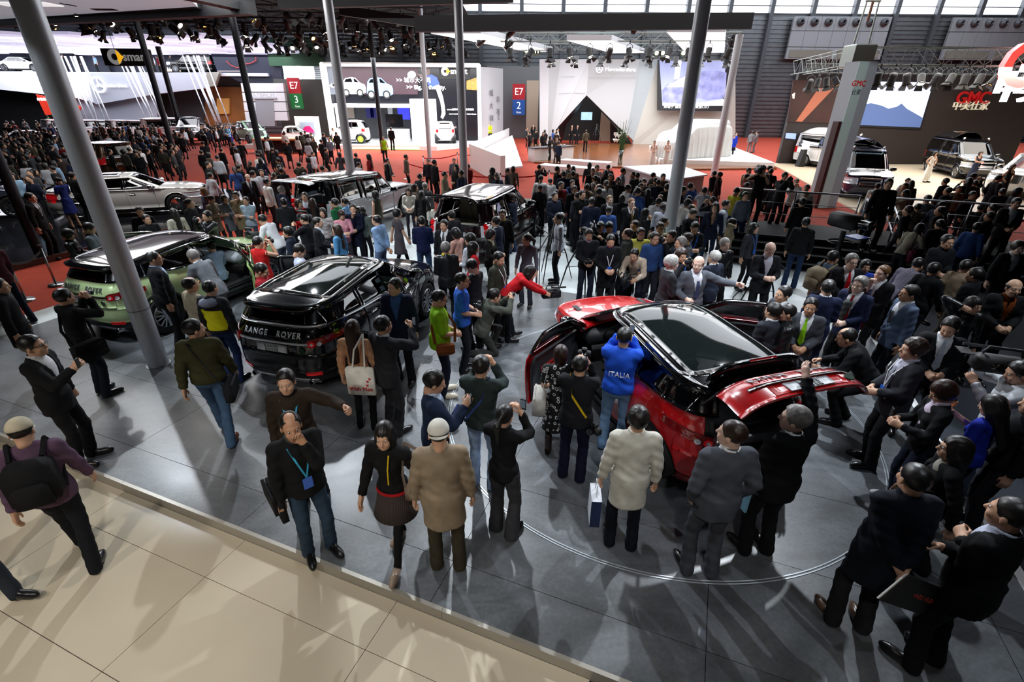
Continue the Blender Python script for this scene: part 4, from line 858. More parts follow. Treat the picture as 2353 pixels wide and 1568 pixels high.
m_clad = mat('black_cladding', '17181a', .5); m_tail = mat('tail_lamp_red', 'd01018', .08, coat=1., emit=.12); m_tailc = mat('tail_lamp_clear', 'd8d8dc', .1, coat=1.)
m_head = mat('head_lamp', 'd6dbe2', .05, .4, coat=1.); m_plate = mat('number_plate', 'b9bcc0', .4); m_silver = mat('silver_skid_plate', 'b6bac0', .35, .4)
def rot_y(pivot, ang):                       # matrix turning about the lateral axis through pivot
    return Matrix.Translation(pivot) @ Matrix.Rotation(ang, 4, 'Y') @ Matrix.Translation([-v for v in pivot])
def rot_z(pivot, ang): return Matrix.Translation(pivot) @ Matrix.Rotation(ang, 4, 'Z') @ Matrix.Translation([-v for v in pivot])
EVO = dict(L=4.36, wr=.37, tr=.83, ax=(1.26, -1.40), cowl=.98, n=4.6,
    xf=[(.2, 1.95), (.35, 2.13), (.6, 2.18), (.8, 2.13), (.95, 2.02), (1.05, 1.85), (1.2, 1.6)],
    xr=[(.2, -1.98), (.32, -2.12), (.5, -2.18), (.75, -2.17), (.95, -2.15), (1.05, -2.11), (1.12, -2.05), (1.3, -1.93), (1.42, -1.86), (1.6, -1.80)],
    b=[(.2, .86), (.35, .93), (.6, .955), (.85, .965), (1.0, .95), (1.1, .905), (1.3, .81), (1.48, .71), (1.6, .64)],
    wf=[(.9, 1.45), (1.05, 1.18), (1.12, 1.05), (1.54, .28), (1.6, .2)], belt=[(-2.2, 1.17), (-1.6, 1.17), (0, 1.10), (1.0, 1.05), (2.2, .98)],
    re=[(-2.2, 1.40), (-1.8, 1.43), (-1.2, 1.49), (-.4, 1.545), (.3, 1.535), (.6, 1.5)], fl=.42)
def evoque(loc, head, label, paint, doors, strip, roofglass, seatm, dashm, open_l=0, open_r=0, tail=0, paint_low=None, inner=None, wheelm=None, skid=m_silver):
    s = Car('sport_utility_car', loc, head, label, EVO, paint); A, o = s.add, s.o; blk = mat('black_paint', '07080a', .15, coat=1.)
    roofp = blk; zs = .30; arF, arR = s.arch(1.26, .43, zs), s.arch(-1.40, .43, zs); bl = lambda x: s.belt(x) - .004; hz = tab([(.7, 1.06), (1.0, 1.05), (1.5, 1.0), (1.9, .92), (2.2, .84)], .1)
    dr = [(-.42, .86)] if doors == 3 else [(-.14, .86), (-1.02, -.145)]
    g = .003
    # front
    for sd in (1, -1):
        A('front_wing', s.side(sd, .86 + g, 1.86, arF, lambda x: hz(x) - .004, 44, 7), paint)
        A('front_corner', s.wrap(sd, .30, 1.07, .56, lambda t: .85 + 0 * t, 16, 5), paint); A('head_lamp', s.wrap(sd, .42, 1.10, .70, .83, 14, 4, off=.008), m_head, .01)
        q0 = dr[-1][0]
        A('rear_quarter', s.side(sd, -1.80, q0 - g, arR, bl, 50, 8), paint)
        A('sill', s.side(sd, -.96, .83, .2, zs, 20, 3, off=.006), m_clad)
        for ax, nm in ((1.26, 'front'), (-1.40, 'rear')):
            t = np.linspace(R(-8), R(188), 30); Pn = []
            for rr_, of in ((.43, .012), (.47, .012)): x = ax + rr_ * np.cos(t); z = np.maximum(.37 + rr_ * np.sin(t), .24); Pn.append(np.stack([x, sd * (s.Y(x, z) + of), z], -1))
            A('arch_trim', np.stack(Pn, 1), m_clad, .03)
            Pl = []
            for yy in (.955, .55): x = ax + .432 * np.cos(t); z = .37 + .432 * np.sin(t); Pl.append(np.stack([x, np.full_like(x, sd * yy * (1 if yy < .9 else .96)), z], -1))
            A('wheel_liner', np.stack(Pl, 1), m_black, 0)
    A('front_bumper', np.concatenate([s.wrap(1, 1.06, 0, .22, .58, 16, 5), s.wrap(-1, 0.001, 1.06, .22, .58, 16, 5)]), paint); A('grille', s.end(1, -.5, .5, .60, .80, 13, 4, off=.004), m_black)
    A('bonnet', s.cap(.42, .985, hz, .075, 18, 17, shrink=.02), paint)
    for sd in (1, -1): p_ = np.array([1.45, sd * .62]); MB().box((1.42, sd * .60, float(hz(np.array(1.42))) + .052), (.22, .09, .02), bev=.008).build('bonnet_vent', m_black, o)
    A('windscreen', s.end(1, -.80, .80, lambda u: 1.075 + .0 * u, lambda u: 1.515 + .0 * u, 17, 9, True), gl_mid, .006); A('cowl', s.end(1, -.82, .82, .99, 1.085, 15, 3, True, .004), m_black, .01)
    # greenhouse
    apil = lambda z: s.wf(z) - .17 + .0 * z; apf = lambda z: s.wf(z) - .015 + 0 * z
    top = lambda x: s.re(x) - .055; rtop = lambda x: s.re(x) + .004
    dpil = lambda z: -1.62 + (z - 1.17) * .32
    for sd in (1, -1):
        A('roof_rail', s.side(sd, -1.76, .30, top, rtop, 26, 3, True), roofp); A('a_pillar', s.side(sd, lambda z: s.wf(z) - .14, lambda z: s.wf(z) - .03, 1.07, lambda x: s.re(x) - .02, 5, 10, True, .003), roofp)
        A('d_pillar', s.wrap(sd, 1.86, 2.35, lambda t: 1.165 + 0 * t, lambda t: 1.40 + 0 * t, 12, 7, True), roofp)
        A('quarter_pillar', s.side(sd, -1.80, dpil, lambda x: s.belt(x), top, 8, 6, True), roofp)
        wins = [(dpil, lambda z: dr[0][0] - .03 + 0 * z, 'side_window', gl_dark), (lambda z: dr[0][0] + .02 + 0 * z, apil, 'front_window', gl_mid)] if doors == 3 else [(dpil, lambda z: -1.05 + .1 * (z - 1.1), 'side_window', gl_dark), (lambda z: -1.0 + .1 * (z - 1.1), lambda z: -.19 + 0 * z, 'rear_window', gl_mid), (lambda z: -.12 + 0 * z, apil, 'front_window', gl_mid)]
        for i, (a, b, nm, mm) in enumerate(wins):
            if nm == 'front_window' and (open_l if sd > 0 else open_r): continue
            A(nm, s.side(sd, a, b, lambda x: s.belt(x) + .012, lambda x: top(x) - .004, 14, 6, True, -.006), mm, .005)
            if i: A('pillar', s.side(sd, lambda z, w=wins[i - 1]: w[1](z), a, lambda x: s.belt(x), lambda x: top(x) + .003, 4, 6, True), roofp)
        if strip: A('chrome_strip', s.side(sd, -1.8, .95, lambda x: s.belt(x) - .022, lambda x: s.belt(x) + .008, 30, 3, False, .006), m_strip, .012)
        s.mirror(sd, m_=blk) if not (open_l if sd > 0 else open_r) else None
    if roofglass:
        A('roof_panel', s.cap(-.80, .80, lambda x: s.re(x), .075, 22, 15, True, .14, True), gl_roof, .01); 
        for a, b in ((-1, -.80), (.80, 1)): A('roof_cross_member', s.cap(a, b, lambda x: s.re(x), .075, 6, 15, True, 0, True), roofp)
        full = s.cap(-.80, .80, lambda x: s.re(x), .075, 22, 15, True, 0, True)
        for sd in (0, 1): A('roof_side_member', full[:, (slice(0, 2) if sd == 0 else slice(-2, None))], roofp)
    else: A('roof', s.cap(-1, 1, lambda x: s.re(x), .075, 24, 15, True, 0, True), roofp)
    # doors
    for sd in (1, -1):
        op = open_l if sd > 0 else open_r
        for i, (xa, xb) in enumerate(dr):
            par = o; hinge = (xb, sd * float(s.Y(np.array(xb), np.array(.7))), 0)
            d = A('door', s.side(sd, xa + g, xb - g, zs + .004, bl, 20, 8), paint)
            A('door_lower_cladding', s.side(sd, xa + .01, xb - .01, zs + .01, zs + .09, 12, 3, off=.008), m_clad, .012, d)
            A('door_handle', s.side(sd, xa + .1, xa + .30, .985, 1.015, 6, 3, off=.022), paint if not strip else m_chrome, .015, d)
            A('inner_panel', s.side(sd, xa + .03, xb - .05, zs + .06, lambda x: s.belt(x) - .02, 14, 6, off=-.07), inner or m_dkgrey, .04, d)
            if op and i == 0:
                A('window_frame', s.side(sd, lambda z: dr[0][0] + .015 + 0 * z, lambda z: s.wf(z) - .15, lambda x: top(x) - .03, lambda x: top(x) + .012, 14, 3, True), blk, .03, d); A('window_frame', s.side(sd, lambda z: dr[0][0] + .0 + 0 * z, lambda z: dr[0][0] + .06 + 0 * z, lambda x: s.belt(x), top, 3, 6, True), blk, .03, d); A('window_frame', s.side(sd, lambda z: s.wf(z) - .22, lambda z: s.wf(z) - .15, lambda x: s.belt(x), lambda x: s.re(x) - .08, 3, 8, True), blk, .03, d)
                A('door_glass', s.side(sd, lambda z: dr[0][0] + .05 + 0 * z, lambda z: s.wf(z) - .2, lambda x: s.belt(x), lambda x: top(x) - .02, 12, 6, True, -.01), gl_mid, .005, d); s.mirror(sd, d, blk)
                A('armrest', s.side(sd, xa + .25, xb - .35, .72, .80, 8, 3, off=-.10), mat('red_trim', 'b01818', .5) if inner is None else m_dkgrey, .05, d)
                d.matrix_local = rot_z(hinge, R(-op) * sd * -1 if False else R(op) * (-sd) * -1 * -1) if False else rot_z(hinge, R(op) * (-1 if sd > 0 else 1))
                A('door_sill', s.side(sd, xa, xb, .28, .36, 14, 3, off=-.05), m_alu, .1)
    # rear
    tg = []
    def T(nm, P, mm, th=.02, par=None):
        ob = A(nm, P, mm, th, par or TG); return ob
    TG = A('tailgate', s.end(-1, -.80, .80, .735, 1.155, 21, 9), paint, .03)
    T('tailgate_recess', s.end(-1, -.44, .44, .77, .90, 11, 4, off=.004), blk if paint == blk else paint, .01)
    T('number_plate', s.end(-1, -.27, .27, .775, .89, 9, 4, off=.016), m_plate, .01)
    hd = T('tailgate_strip', s.end(-1, -.62, .62, .915, .945, 15, 3, off=.014), m_strip if strip else blk, .02)
    T('rear_screen', s.end(-1, -.80, .80, 1.175, 1.405, 17, 6, True, -.004), glass('rear_glass', '2c3136', .12), .006)
    if strip: T('chrome_strip', s.end(-1, -.86, .86, 1.148, 1.172, 19, 3, True, .006), m_strip, .012)
    sp = s.cap(-1, -.90, lambda x: s.re(x), .075, 4, 15, True, 0.05, True); e2 = sp[:1].copy(); e2[..., 0] -= .17; e2[..., 2] -= .012; e3 = e2.copy(); e3[..., 0] += .015; e3[..., 2] -= .045; e4 = sp[:1].copy(); e4[..., 2] -= .06
    T('spoiler', np.concatenate([e4, e3, e2, sp[:2] + [0, 0, .006]]), roofp, .0); T('brake_light', np.stack([e3[0, 5:10] + [-.004, 0, .01], e2[0, 5:10] + [-.004, 0, -.012]], 1), mat('brake_light_strip', '7a0c10', .2), .004)
    s.letters('RANGE   ROVER', .105, mat('badge_white', 'dfe2e4', .35, .2) if paint == blk else mat('badge_grey', '8b8e90', .3, .7), 0, 1.045, par=TG, sp=1.35); s.letters('RANGE', .062, mat('plate_grey_text', '6f7276', .5), 0, .857, par=TG, off=.022, name='plate_text', sp=1.3); s.letters('ROVER', .062, MATS['plate_grey_text'], 0, .80, par=TG, off=.022, name='plate_text', sp=1.3)
    b_ = MB(); b_.lathe([(0, .01), (.045, .01), (.05, 0)], 16, 'x'); b_.build('emblem', mat('emblem_green', '15301f', .3), TG, loc=(float(s.E(np.array(-.5), np.array(.83), -1)) - .012, -.50, .83), rot=(0, math.pi, 0))
    if tail: TG.matrix_local = rot_y((-1.74, 0, 1.50), R(tail))
    for sd in (1, -1):
        tl = lambda t: np.clip((2.32 - t) / .40, 0, 1); rd = lambda t: .028 * np.clip((t - 2.22) / .1, 0, 1) ** 2
        A('tail_lamp', s.wrap(sd, 1.93, 2.32, lambda t: .862 + .085 * tl(t) ** 1.5 + rd(t), lambda t: .985 + .045 * tl(t) - rd(t), 20, 6, off=.010), mat('tail_lamp_housing', '7a0a0e', .1, coat=1.), .012)
        for tc, rr_, mm in ((2.225, .046, m_tail), (2.225, .022, m_tailc), (2.125, .036, m_tailc)):
            aa = np.linspace(0, 2 * math.pi, 17); Q = s.wrap(sd, tc, tc + .001, .925, .926, 2, 2, off=.018)[0, 0]; Q2 = s.wrap(sd, tc - .03, tc, .925, .926, 2, 2, off=.018); dd = Q2[0, 0] - Q2[1, 0]; dd /= np.linalg.norm(dd) + 1e-9
            A('tail_lamp_lens', np.stack([np.stack([Q + dd * r_ * math.cos(a_) + np.array([-.003 * (3 if rr_ < .03 else 1), 0, r_ * math.sin(a_)]) for a_ in aa]) for r_ in (rr_ * .02, rr_)], 1), mm, .004)
        A('rear_corner', s.wrap(sd, 1.92, 2.18, lambda t: .70 + 0 * t, lambda t: 1.165 + 0 * t, 12, 8), paint); A('fog_lamp', s.end(-1, sd * .52, sd * .74, .40, .46, 6, 3, off=.01), m_tail, .01)
        MB().lathe([(.035, -.05), (.045, -.05), (.045, .12)], 14, 'x', (0, 0, 0)).build('exhaust_pipe', m_chrome, o, True, loc=(-2.06, sd * .52, .27))
    A('rear_bumper', np.concatenate([s.wrap(1, 1.90, 2.999, .42, .73, 22, 6), s.wrap(-1, 3, 1.90, .42, .73, 22, 6)]), paint); A('lower_bumper', np.concatenate([s.wrap(1, 1.92, 2.999, .24, .425, 22, 4, off=.004), s.wrap(-1, 3, 1.92, .24, .425, 22, 4, off=.004)]), m_clad if skid == m_silver else paint)
    A('skid_plate', s.end(-1, -.66, .66, .20, .31, 13, 3, off=.02), skid, .03)
    A('boot_sill', np.stack([np.stack([np.full(9, -2.02 + k * .2), np.linspace(-.62, .62, 9), np.full(9, .745)], -1) for k in range(2)], 0), m_alu, .02); MB().box((-1.55, 0, .62), (.9, 1.2, .06)).build('boot_floor', mat('boot_carpet', '2b2d30', .9), o)
    if tail:
        for sd in (1, -1): A('boot_aperture', s.wrap(sd, 2.0, 2.3, lambda t: .74 + 0 * t, lambda t: 1.39 + 0 * t, 6, 8, True, -.04), m_black, .05); MB().tube([(-1.85, sd * .62, 1.25), (-2.1, sd * .62, 1.6)], .015, 6).build('gas_strut', m_black, o)
    for sd in (1, -1): A('boot_side', s.side(sd, -1.95, -1.0, .6, 1.1, 6, 4, off=-.12), m_black, .02)
    s.interior(seatm, dashm); s.wheels('twin', 7, wheelm)
    return s
p_black = mat('black_paint', '07080a', .15, coat=1.); p_red = mat('red_paint', 'b30d12', .25, coat=1.); p_green = mat('pale_green_paint', 'bcd49a', .3, .1, coat=1.)
lea_cr = mat('cream_leather', 'b3ab93', .5); lea_bk = mat('black_leather', '1a1b1d', .45); lea_gy = mat('pale_grey_leather', '9aa0a6', .5)
s_blk = evoque((-3.006, 8.513, 0), 1.30, 'glossy black five-door sport utility car with chrome belt strip and glass roof', p_black, 5, True, True, lea_cr, mat('green_grey_dash', '6d7a76', .5), open_l=46, open_r=16)
s_red = evoque((2.08, 6.30, 0), 1.873, 'red coupe sport utility car with black roof, raised tailgate and open doors', p_red, 3, False, True, lea_bk, lea_bk, open_l=52, open_r=50, tail=79, skid=m_clad)
s_grn = evoque((-7.116, 10.276, 0), 1.23, 'pale green coupe sport utility car with black roof and open door', p_green, 3, False, False, lea_gy, lea_gy, open_l=34, open_r=48, inner=mat('inner_green', '8fae6a', .5))
# ---------------------------------------------------------------- other vehicles
def gencar(name, loc, head, label, P, paint, wins, group=None, roofm=None, seatm=None, far=False, tail=0, strip=None, letters=None, doors=(), roofglass=None, rimm=None, wst='twin', wn=7, grille=m_black, front_open=0, winm=None, rear_light='v', cat='car', low=None, hoodz=None, deck=None, darkpil=True):
    s = Car(name, loc, head, label, P, paint, group, roofm, cat); A = s.add; zs = P['sill']; wr = P['wr']; ra = wr + .06; f, r = P['ax']; nx = 26 if far else 44
    arF, arR = s.arch(f, ra, zs), s.arch(r, ra, zs); bl = lambda x: s.belt(x) - .003; hz = tab(P['hood'], .1); top = lambda x: s.re(x) - P.get('rail', .06); pil = p_black if darkpil else s.roofm
    xfw = P['cowl'] - .12; xe = P['xr'][len(P['xr']) // 2][1]; cuts = [xfw] + list(P['cuts']); gm = winm or gl_dark
    k0 = .5 * P['L']
    for sd in (1, -1):
        A('front_wing', s.side(sd, xfw + .003, k0 - .34, arF, lambda x: np.minimum(hz(x), bl(x)) - .002, nx, 6), paint); A('front_corner', s.wrap(sd, .30, 1.09, zs + .3, lambda t: float(hz(np.array(k0 - .3))) - .03 + 0 * t, 14, 5), paint)
        A('head_lamp', s.wrap(sd, .55, 1.08, P.get('hl', (.62, .80))[0], P.get('hl', (.62, .80))[1], 10, 4, off=.01), m_head, .012)
        for i in range(len(cuts) - 1):
            d = A('door', s.side(sd, cuts[i + 1] + .003, cuts[i] - .003, (arR if i == len(cuts) - 2 else zs), bl, 30 if i == len(cuts) - 2 else 12, 6), paint)
            A('door_handle', s.side(sd, cuts[i + 1] + .08, cuts[i + 1] + .27, P['hd'], P['hd'] + .035, 4, 3, off=.02), strip or paint, .015, d)
        A('rear_quarter', s.side(sd, xe + .42, cuts[-1] - .003, arR, bl, nx, 6), paint); A('rear_corner', s.wrap(sd, 1.86, 2.35, zs + .3, lambda t: float(s.belt(np.array(xe))) - .003 + 0 * t, 12, 6), paint)
        A('sill', s.side(sd, r + ra, f - ra, zs - .1, zs, 10, 3, off=.004), low or m_clad)
        for ax in (f, r):
            t = np.linspace(R(-6), R(186), 22); Pl = [np.stack([ax + (ra + .004) * np.cos(t), np.full_like(t, sd * yy), wr + (ra + .004) * np.sin(t)], -1) for yy in (P['tr'] + .1, P['tr'] - .3)]; A('wheel_liner', np.stack(Pl, 1), m_black, 0)
        A('roof_rail', s.side(sd, P['rx'][0], P['rx'][1], top, lambda x: s.re(x) + .004, 20, 3, True), s.roofm); A('a_pillar', s.side(sd, lambda z: s.wf(z) - .13, lambda z: s.wf(z) - .03, float(s.belt(np.array(P['cowl']))), lambda x: s.re(x) - .02, 5, 8, True, .003), s.roofm)
        prev = None
        for (a, b) in wins:
            fa = (lambda z, a=a: a[0] + (a[1] - a[0]) * (z - 1.1) / .5) if isinstance(a, tuple) else (lambda z, a=a: a + 0 * z)
            fb = (lambda z: s.wf(z) - .15) if b == 'A' else ((lambda z, b=b: b[0] + (b[1] - b[0]) * (z - 1.1) / .5) if isinstance(b, tuple) else (lambda z, b=b: b + 0 * z))
            A('side_window', s.side(sd, fa, fb, lambda x: s.belt(x) + .012, lambda x: top(x) - .004, 10, 5, True, -.006), gm, .005)
            if prev: A('pillar', s.side(sd, prev, fa, lambda x: s.belt(x), lambda x: top(x) + .003, 3, 5, True), pil)
            prev = fb
        a0 = wins[0][0]; fa = (lambda z: a0[0] + (a0[1] - a0[0]) * (z - 1.1) / .5) if isinstance(a0, tuple) else (lambda z: a0 + 0 * z)
        rl = s.wrap(sd, 1.9, 2.0, 1.1, 1.2, 2, 2, True); A('rear_pillar', s.wrap(sd, 1.95, 2.28, lambda t: s.belt(np.array(xe)) + 0 * t, lambda t: float(s.re(np.array(P['rx'][0]))) - .03 + 0 * t, 8, 6, True), s.roofm); A('rear_pillar', s.side(sd, lambda z: s.ac(z, True)[1] - s.ac(z, True)[0] * s.k, fa, lambda x: s.belt(x), lambda x: top(x) + .003, 5, 6, True), s.roofm)
        if strip: A('chrome_strip', s.side(sd, P['rx'][0], P['cowl'] - .1, lambda x: s.belt(x) - .018, lambda x: s.belt(x) + .006, 20, 3, False, .006), strip, .01)
        lz = P.get('tl', (.8, 1.05)); A('tail_lamp', s.wrap(sd, 1.97, 2.22, lz[0], lz[1], 8, 5, off=.012), m_tail if rear_light == 'v' else m_tailc, .012)
        if rear_light == 'r':
            for zz in (lz[0] + .1, lz[1] - .1): Q = s.wrap(sd, 2.1, 2.101, zz, zz + .001, 2, 2, off=.03)[0, 0]; MB().lathe([(0, .02), (.075, .02), (.085, 0)], 16, 'x').build('round_lamp', m_tail, s.o, loc=tuple(Q), rot=(0, math.pi, 0))
        s.mirror(sd, m_=strip or pil)
    A('front_bumper', np.concatenate([s.wrap(1, 1.08, 0, zs - .06, zs + .32, 14, 5), s.wrap(-1, .001, 1.08, zs - .06, zs + .32, 14, 5)]), low or paint); hl = P.get('hl', (.62, .80)); A('grille', s.end(1, -.42, .42, hl[0] - .1, hl[1] + .02, 11, 5, off=.02), grille)
    a, c = s.ac(np.array(float(hz(np.array(P['cowl'])))), False); A('bonnet', s.cap((P['cowl'] - .05 - float(c)) / float(a), .985, hz, P.get('hc', .06), 14, 13, shrink=.02), paint)
    A('windscreen', s.end(1, -.84, .84, float(s.belt(np.array(P['cowl']))) + .0, float(s.re(np.array(P['rx'][1]))) - .015, 13, 7, True), gl_mid, .006)
    if roofglass: A('roof_glass', s.cap(-.86, .5, lambda x: s.re(x) + .012, P.get('rc', .06), 14, 11, True, .16, True), roofglass, .006)
    A('roof', s.cap(-1, 1, lambda x: s.re(x), P.get('rc', .06), 16, 13, True, 0, True), s.roofm)
    bz = float(s.belt(np.array(xe))); rz = float(s.re(np.array(P['rx'][0])))
    TG = A('tailgate', s.end(-1, -.82, .82, zs + .42, bz, 15, 6), paint)
    rw = A('rear_screen', s.end(-1, -.80, .80, bz + .02, rz - .05, 13, 6, True), gm, .006, TG if tail and tail > 0 else None); fr = None
    A('number_plate', s.end(-1, -.26, .26, bz - .32, bz - .2, 7, 3, off=.015), m_plate, .01, TG)
    A('rear_bumper', np.concatenate([s.wrap(1, 1.9, 2.999, zs - .06, zs + .44, 16, 5, off=.015), s.wrap(-1, 3, 1.9, zs - .06, zs + .44, 16, 5, off=.015)]), low or paint)
    if letters: s.letters(letters, .1, m_chrome, 0, bz - .08, par=TG)
    if deck: dz = tab([(-2.6, .95), (-1.8, 1.0), (-1.0, 1.0)], .05); A('boot_lid', s.cap(-.985, -.60, dz, .03, 8, 13, shrink=.02), paint)
    if tail:                                # tailgate swung up about the rear roof edge
        TG.matrix_local = rot_y((float(s.E(np.array(0.), np.array(rz - .05), -1, True)) + .03, 0, rz), R(tail))
    if tail < 0:
        TG.matrix_local = Matrix.Identity(4); rw.matrix_local = rot_y((float(s.E(np.array(0.), np.array(rz - .05), -1, True)) + .03, 0, rz), R(-tail))
        bar = A('tailgate_lip', s.end(-1, -.84, .84, bz - .02, bz + .06, 13, 3, True, .01), paint, .05, rw); s.letters('RANGE ROVER', .095, m_chrome, 0, bz + .02, par=rw, off=.02, sp=1.3)
    if seatm: s.interior(seatm, mat('dash_dark', '26282b', .5), P.get('rows', ((.2, 2), (-.7, 3))))
    else: MB().box((0, 0, .5), (P['L'] - 1.1, 1.2, .3)).build('underbody', m_black, s.o); MB().box(((P['rx'][0] + P['cowl']) / 2, 0, bz - .12), (P['cowl'] - P['rx'][0] - .1, 1.3, .1)).build('parcel_floor', m_dkgrey, s.o)
    s.wheels(wst, wn, rimm)
    return s
RRP = dict(L=4.97, wr=.40, tr=.87, ax=(1.55, -1.33), cowl=.98, n=6., sill=.42, hd=.93, cuts=(-.02, -.95), rx=(-2.2, .22), tl=(.85, 1.22), hl=(.78, 1.02), fl=.6, hc=.04, rc=.05,
    xf=[(.2, 2.3), (.45, 2.44), (.8, 2.48), (1.0, 2.42), (1.2, 2.3)], xr=[(.2, -2.3), (.45, -2.46), (.9, -2.46), (1.15, -2.43), (1.5, -2.3), (1.85, -2.17)], b=[(.2, .9), (.45, .96), (.9, .985), (1.15, .95), (1.5, .83), (1.85, .70)],
    wf=[(1.0, 1.3), (1.15, 1.1), (1.8, .28), (1.9, .15)], belt=[(-2.5, 1.17), (2.5, 1.15)], re=[(-2.4, 1.78), (0, 1.82), (.6, 1.8)], hood=[(.7, 1.14), (1.5, 1.12), (2.1, 1.08), (2.5, 1.0)])
DSP = dict(RRP, L=4.84, n=9., ax=(1.47, -1.40), cowl=.9, cuts=(.0, -.86), hd=.98, rx=(-2.25, .30), xf=[(.2, 2.28), (.45, 2.4), (.8, 2.42), (1.15, 2.36), (1.2, 2.3)], xr=[(.2, -2.3), (.45, -2.42), (.9, -2.42), (1.15, -2.4), (1.5, -2.33), (1.9, -2.25)],
    b=[(.2, .88), (.45, .94), (.9, .96), (1.15, .93), (1.5, .84), (1.9, .74)], wf=[(1.0, 1.15), (1.15, 1.0), (1.8, .38), (1.9, .28)], re=[(-2.5, 1.84), (-1.0, 1.84), (-.6, 1.80), (.6, 1.76)], hood=[(.7, 1.15), (1.5, 1.15), (2.1, 1.12), (2.5, 1.05)], belt=[(-2.5, 1.12), (-.9, 1.12), (-.8, 1.06), (2.5, 1.08)])
SDP = dict(L=5.04, wr=.365, tr=.83, ax=(1.54, -1.52), cowl=1.05, n=4.5, sill=.3, hd=.80, cuts=(.05, -.95), rx=(-1.15, .25), tl=(.62, .92), hl=(.6, .78), fl=.35, hc=.05, rc=.05, rail=.05, rows=((.1, 2), (-.75, 3)),
    xf=[(.15, 2.35), (.35, 2.48), (.6, 2.52), (.8, 2.45), (1.0, 2.2)], xr=[(.15, -2.35), (.35, -2.5), (.6, -2.52), (.85, -2.48), (1.05, -2.4)], xg=[(.8, -2.0), (1.0, -1.8), (1.40, -1.08), (1.5, -.95)],
    b=[(.15, .86), (.35, .93), (.7, .955), (.95, .93), (1.1, .86), (1.42, .68)], wf=[(.85, 1.3), (1.0, 1.08), (1.40, .22), (1.5, .05)], belt=[(-2.5, 1.0), (-1, .98), (2.5, .95)], re=[(-1.6, 1.36), (-.8, 1.40), (.4, 1.40)], hood=[(.7, .97), (1.4, .96), (2.1, .90), (2.5, .80)])
SMP = dict(L=2.70, wr=.30, tr=.68, ax=(.93, -.93), cowl=.62, n=4., sill=.28, hd=.85, cuts=(-.42,), rx=(-.95, .05), tl=(.75, .98), hl=(.62, .82), fl=.4, hc=.06, rc=.05,
    xf=[(.15, 1.2), (.35, 1.32), (.6, 1.34), (.8, 1.25), (1.0, 1.0), (1.15, .8)], xr=[(.15, -1.2), (.35, -1.32), (.7, -1.33), (1.0, -1.28), (1.3, -1.1), (1.55, -.9)], b=[(.15, .72), (.4, .78), (.8, .78), (1.0, .75), (1.3, .66), (1.55, .56)],
    wf=[(.9, .95), (1.0, .82), (1.45, .12), (1.55, -.05)], belt=[(-1.5, 1.02), (1.5, .95)], re=[(-1.2, 1.42), (-.5, 1.49), (.3, 1.47)], hood=[(.3, 1.0), (.8, .95), (1.1, .88), (1.4, .75)], rows=((-.1, 2),))
VNP = dict(L=5.7, wr=.37, tr=.85, ax=(1.85, -1.6), cowl=1.62, n=7., sill=.4, hd=1.0, cuts=(.55, -.6), rx=(-2.75, .75), tl=(.8, 1.3), hl=(.72, .98), hc=.07, rc=.08,
    xf=[(.2, 2.7), (.5, 2.84), (.9, 2.84), (1.1, 2.7), (1.25, 2.5)], xr=[(.2, -2.75), (.5, -2.84), (1.2, -2.83), (2.1, -2.76)], b=[(.2, .92), (.5, .99), (1.1, 1.0), (1.3, .97), (1.8, .88), (2.1, .8)],
    wf=[(1.0, 2.0), (1.2, 1.72), (1.95, .85), (2.1, .65)], belt=[(-2.9, 1.22), (2.9, 1.2)], re=[(-2.9, 2.0), (0, 2.02), (1.0, 1.98)], hood=[(1.2, 1.24), (1.7, 1.2), (2.3, 1.12), (2.9, .98)])
p_wht = mat('pearl_white_paint', 'dcdcd8', .25, coat=1.); p_slv = mat('silver_paint', 'c2c6ca', .3, .25, coat=1.); p_pw = mat('white_paint', 'f0f1f2', .25, coat=1.); p_brn = mat('bronze_brown_paint', '4a3219', .25, .4, coat=1.); p_blu = mat('dark_blue_paint', '0d1533', .2, coat=1.)
p_wine = mat('black_wine_paint', '160a0c', .15, coat=1.)
gencar('off_road_car', (-.616, 15.218, 0), 1.205, 'black off-road car with cream boot and raised glass tailgate', RRP, p_wine, [((-2.25, -2.1), -1.0), (-.93, -.06), (.0, 'A')], seatm=lea_cr, tail=-84, rear_light='r', low=None, strip=None)
MB().box((-1.75, 0, .98), (1.1, 1.4, .1), bev=.03).build('boot_tray', mat('cream_boot_board', 'cfcab8', .5), bpy.data.objects['off_road_car'])
gencar('off_road_car', (-5.605, 18.157, 0), 1.205, 'silver off-road car with black roof and raised tailgate', DSP, p_slv, [((-2.1, -2.02), -1.02), (-.80, -.06), (.02, 'A')], roofm=p_black, seatm=lea_bk, tail=82, rear_light='r', winm=gl_mid, darkpil=False)
s3 = gencar('saloon_car', (-14.35, 18.85, .15), .369, 'pearl white saloon car with glass sunroof on the black platform', SDP, p_wht, [((-1.5, -1.1), -.98), (-.92, .0), (.06, 'A')], seatm=lea_cr, roofglass=p_black, wst='fine', wn=20, rimm=m_chrome, strip=m_chrome, winm=gl_mid, deck=True)
g = G(262, 420); gencar('estate_car', (g[0] - 1.3, g[1] + 1.2, .12), R(150), 'brown off-road estate car seen from behind, among the crowd', DSP, p_brn, [((-2.1, -2.02), -1.02), (-.80, -.06), (.02, 'A')], far=True)
g = G(20, 520); gencar('estate_car', (g[0] - 2.0, g[1] + 1.0, .15), R(20), 'dark blue grey car on the black platform beside the dark pole', SDP, mat('blue_grey_paint', '39404f', .25, .4, coat=1.), [((-1.5, -1.1), -.98), (-.92, .0), (.06, 'A')], far=True, deck=True)
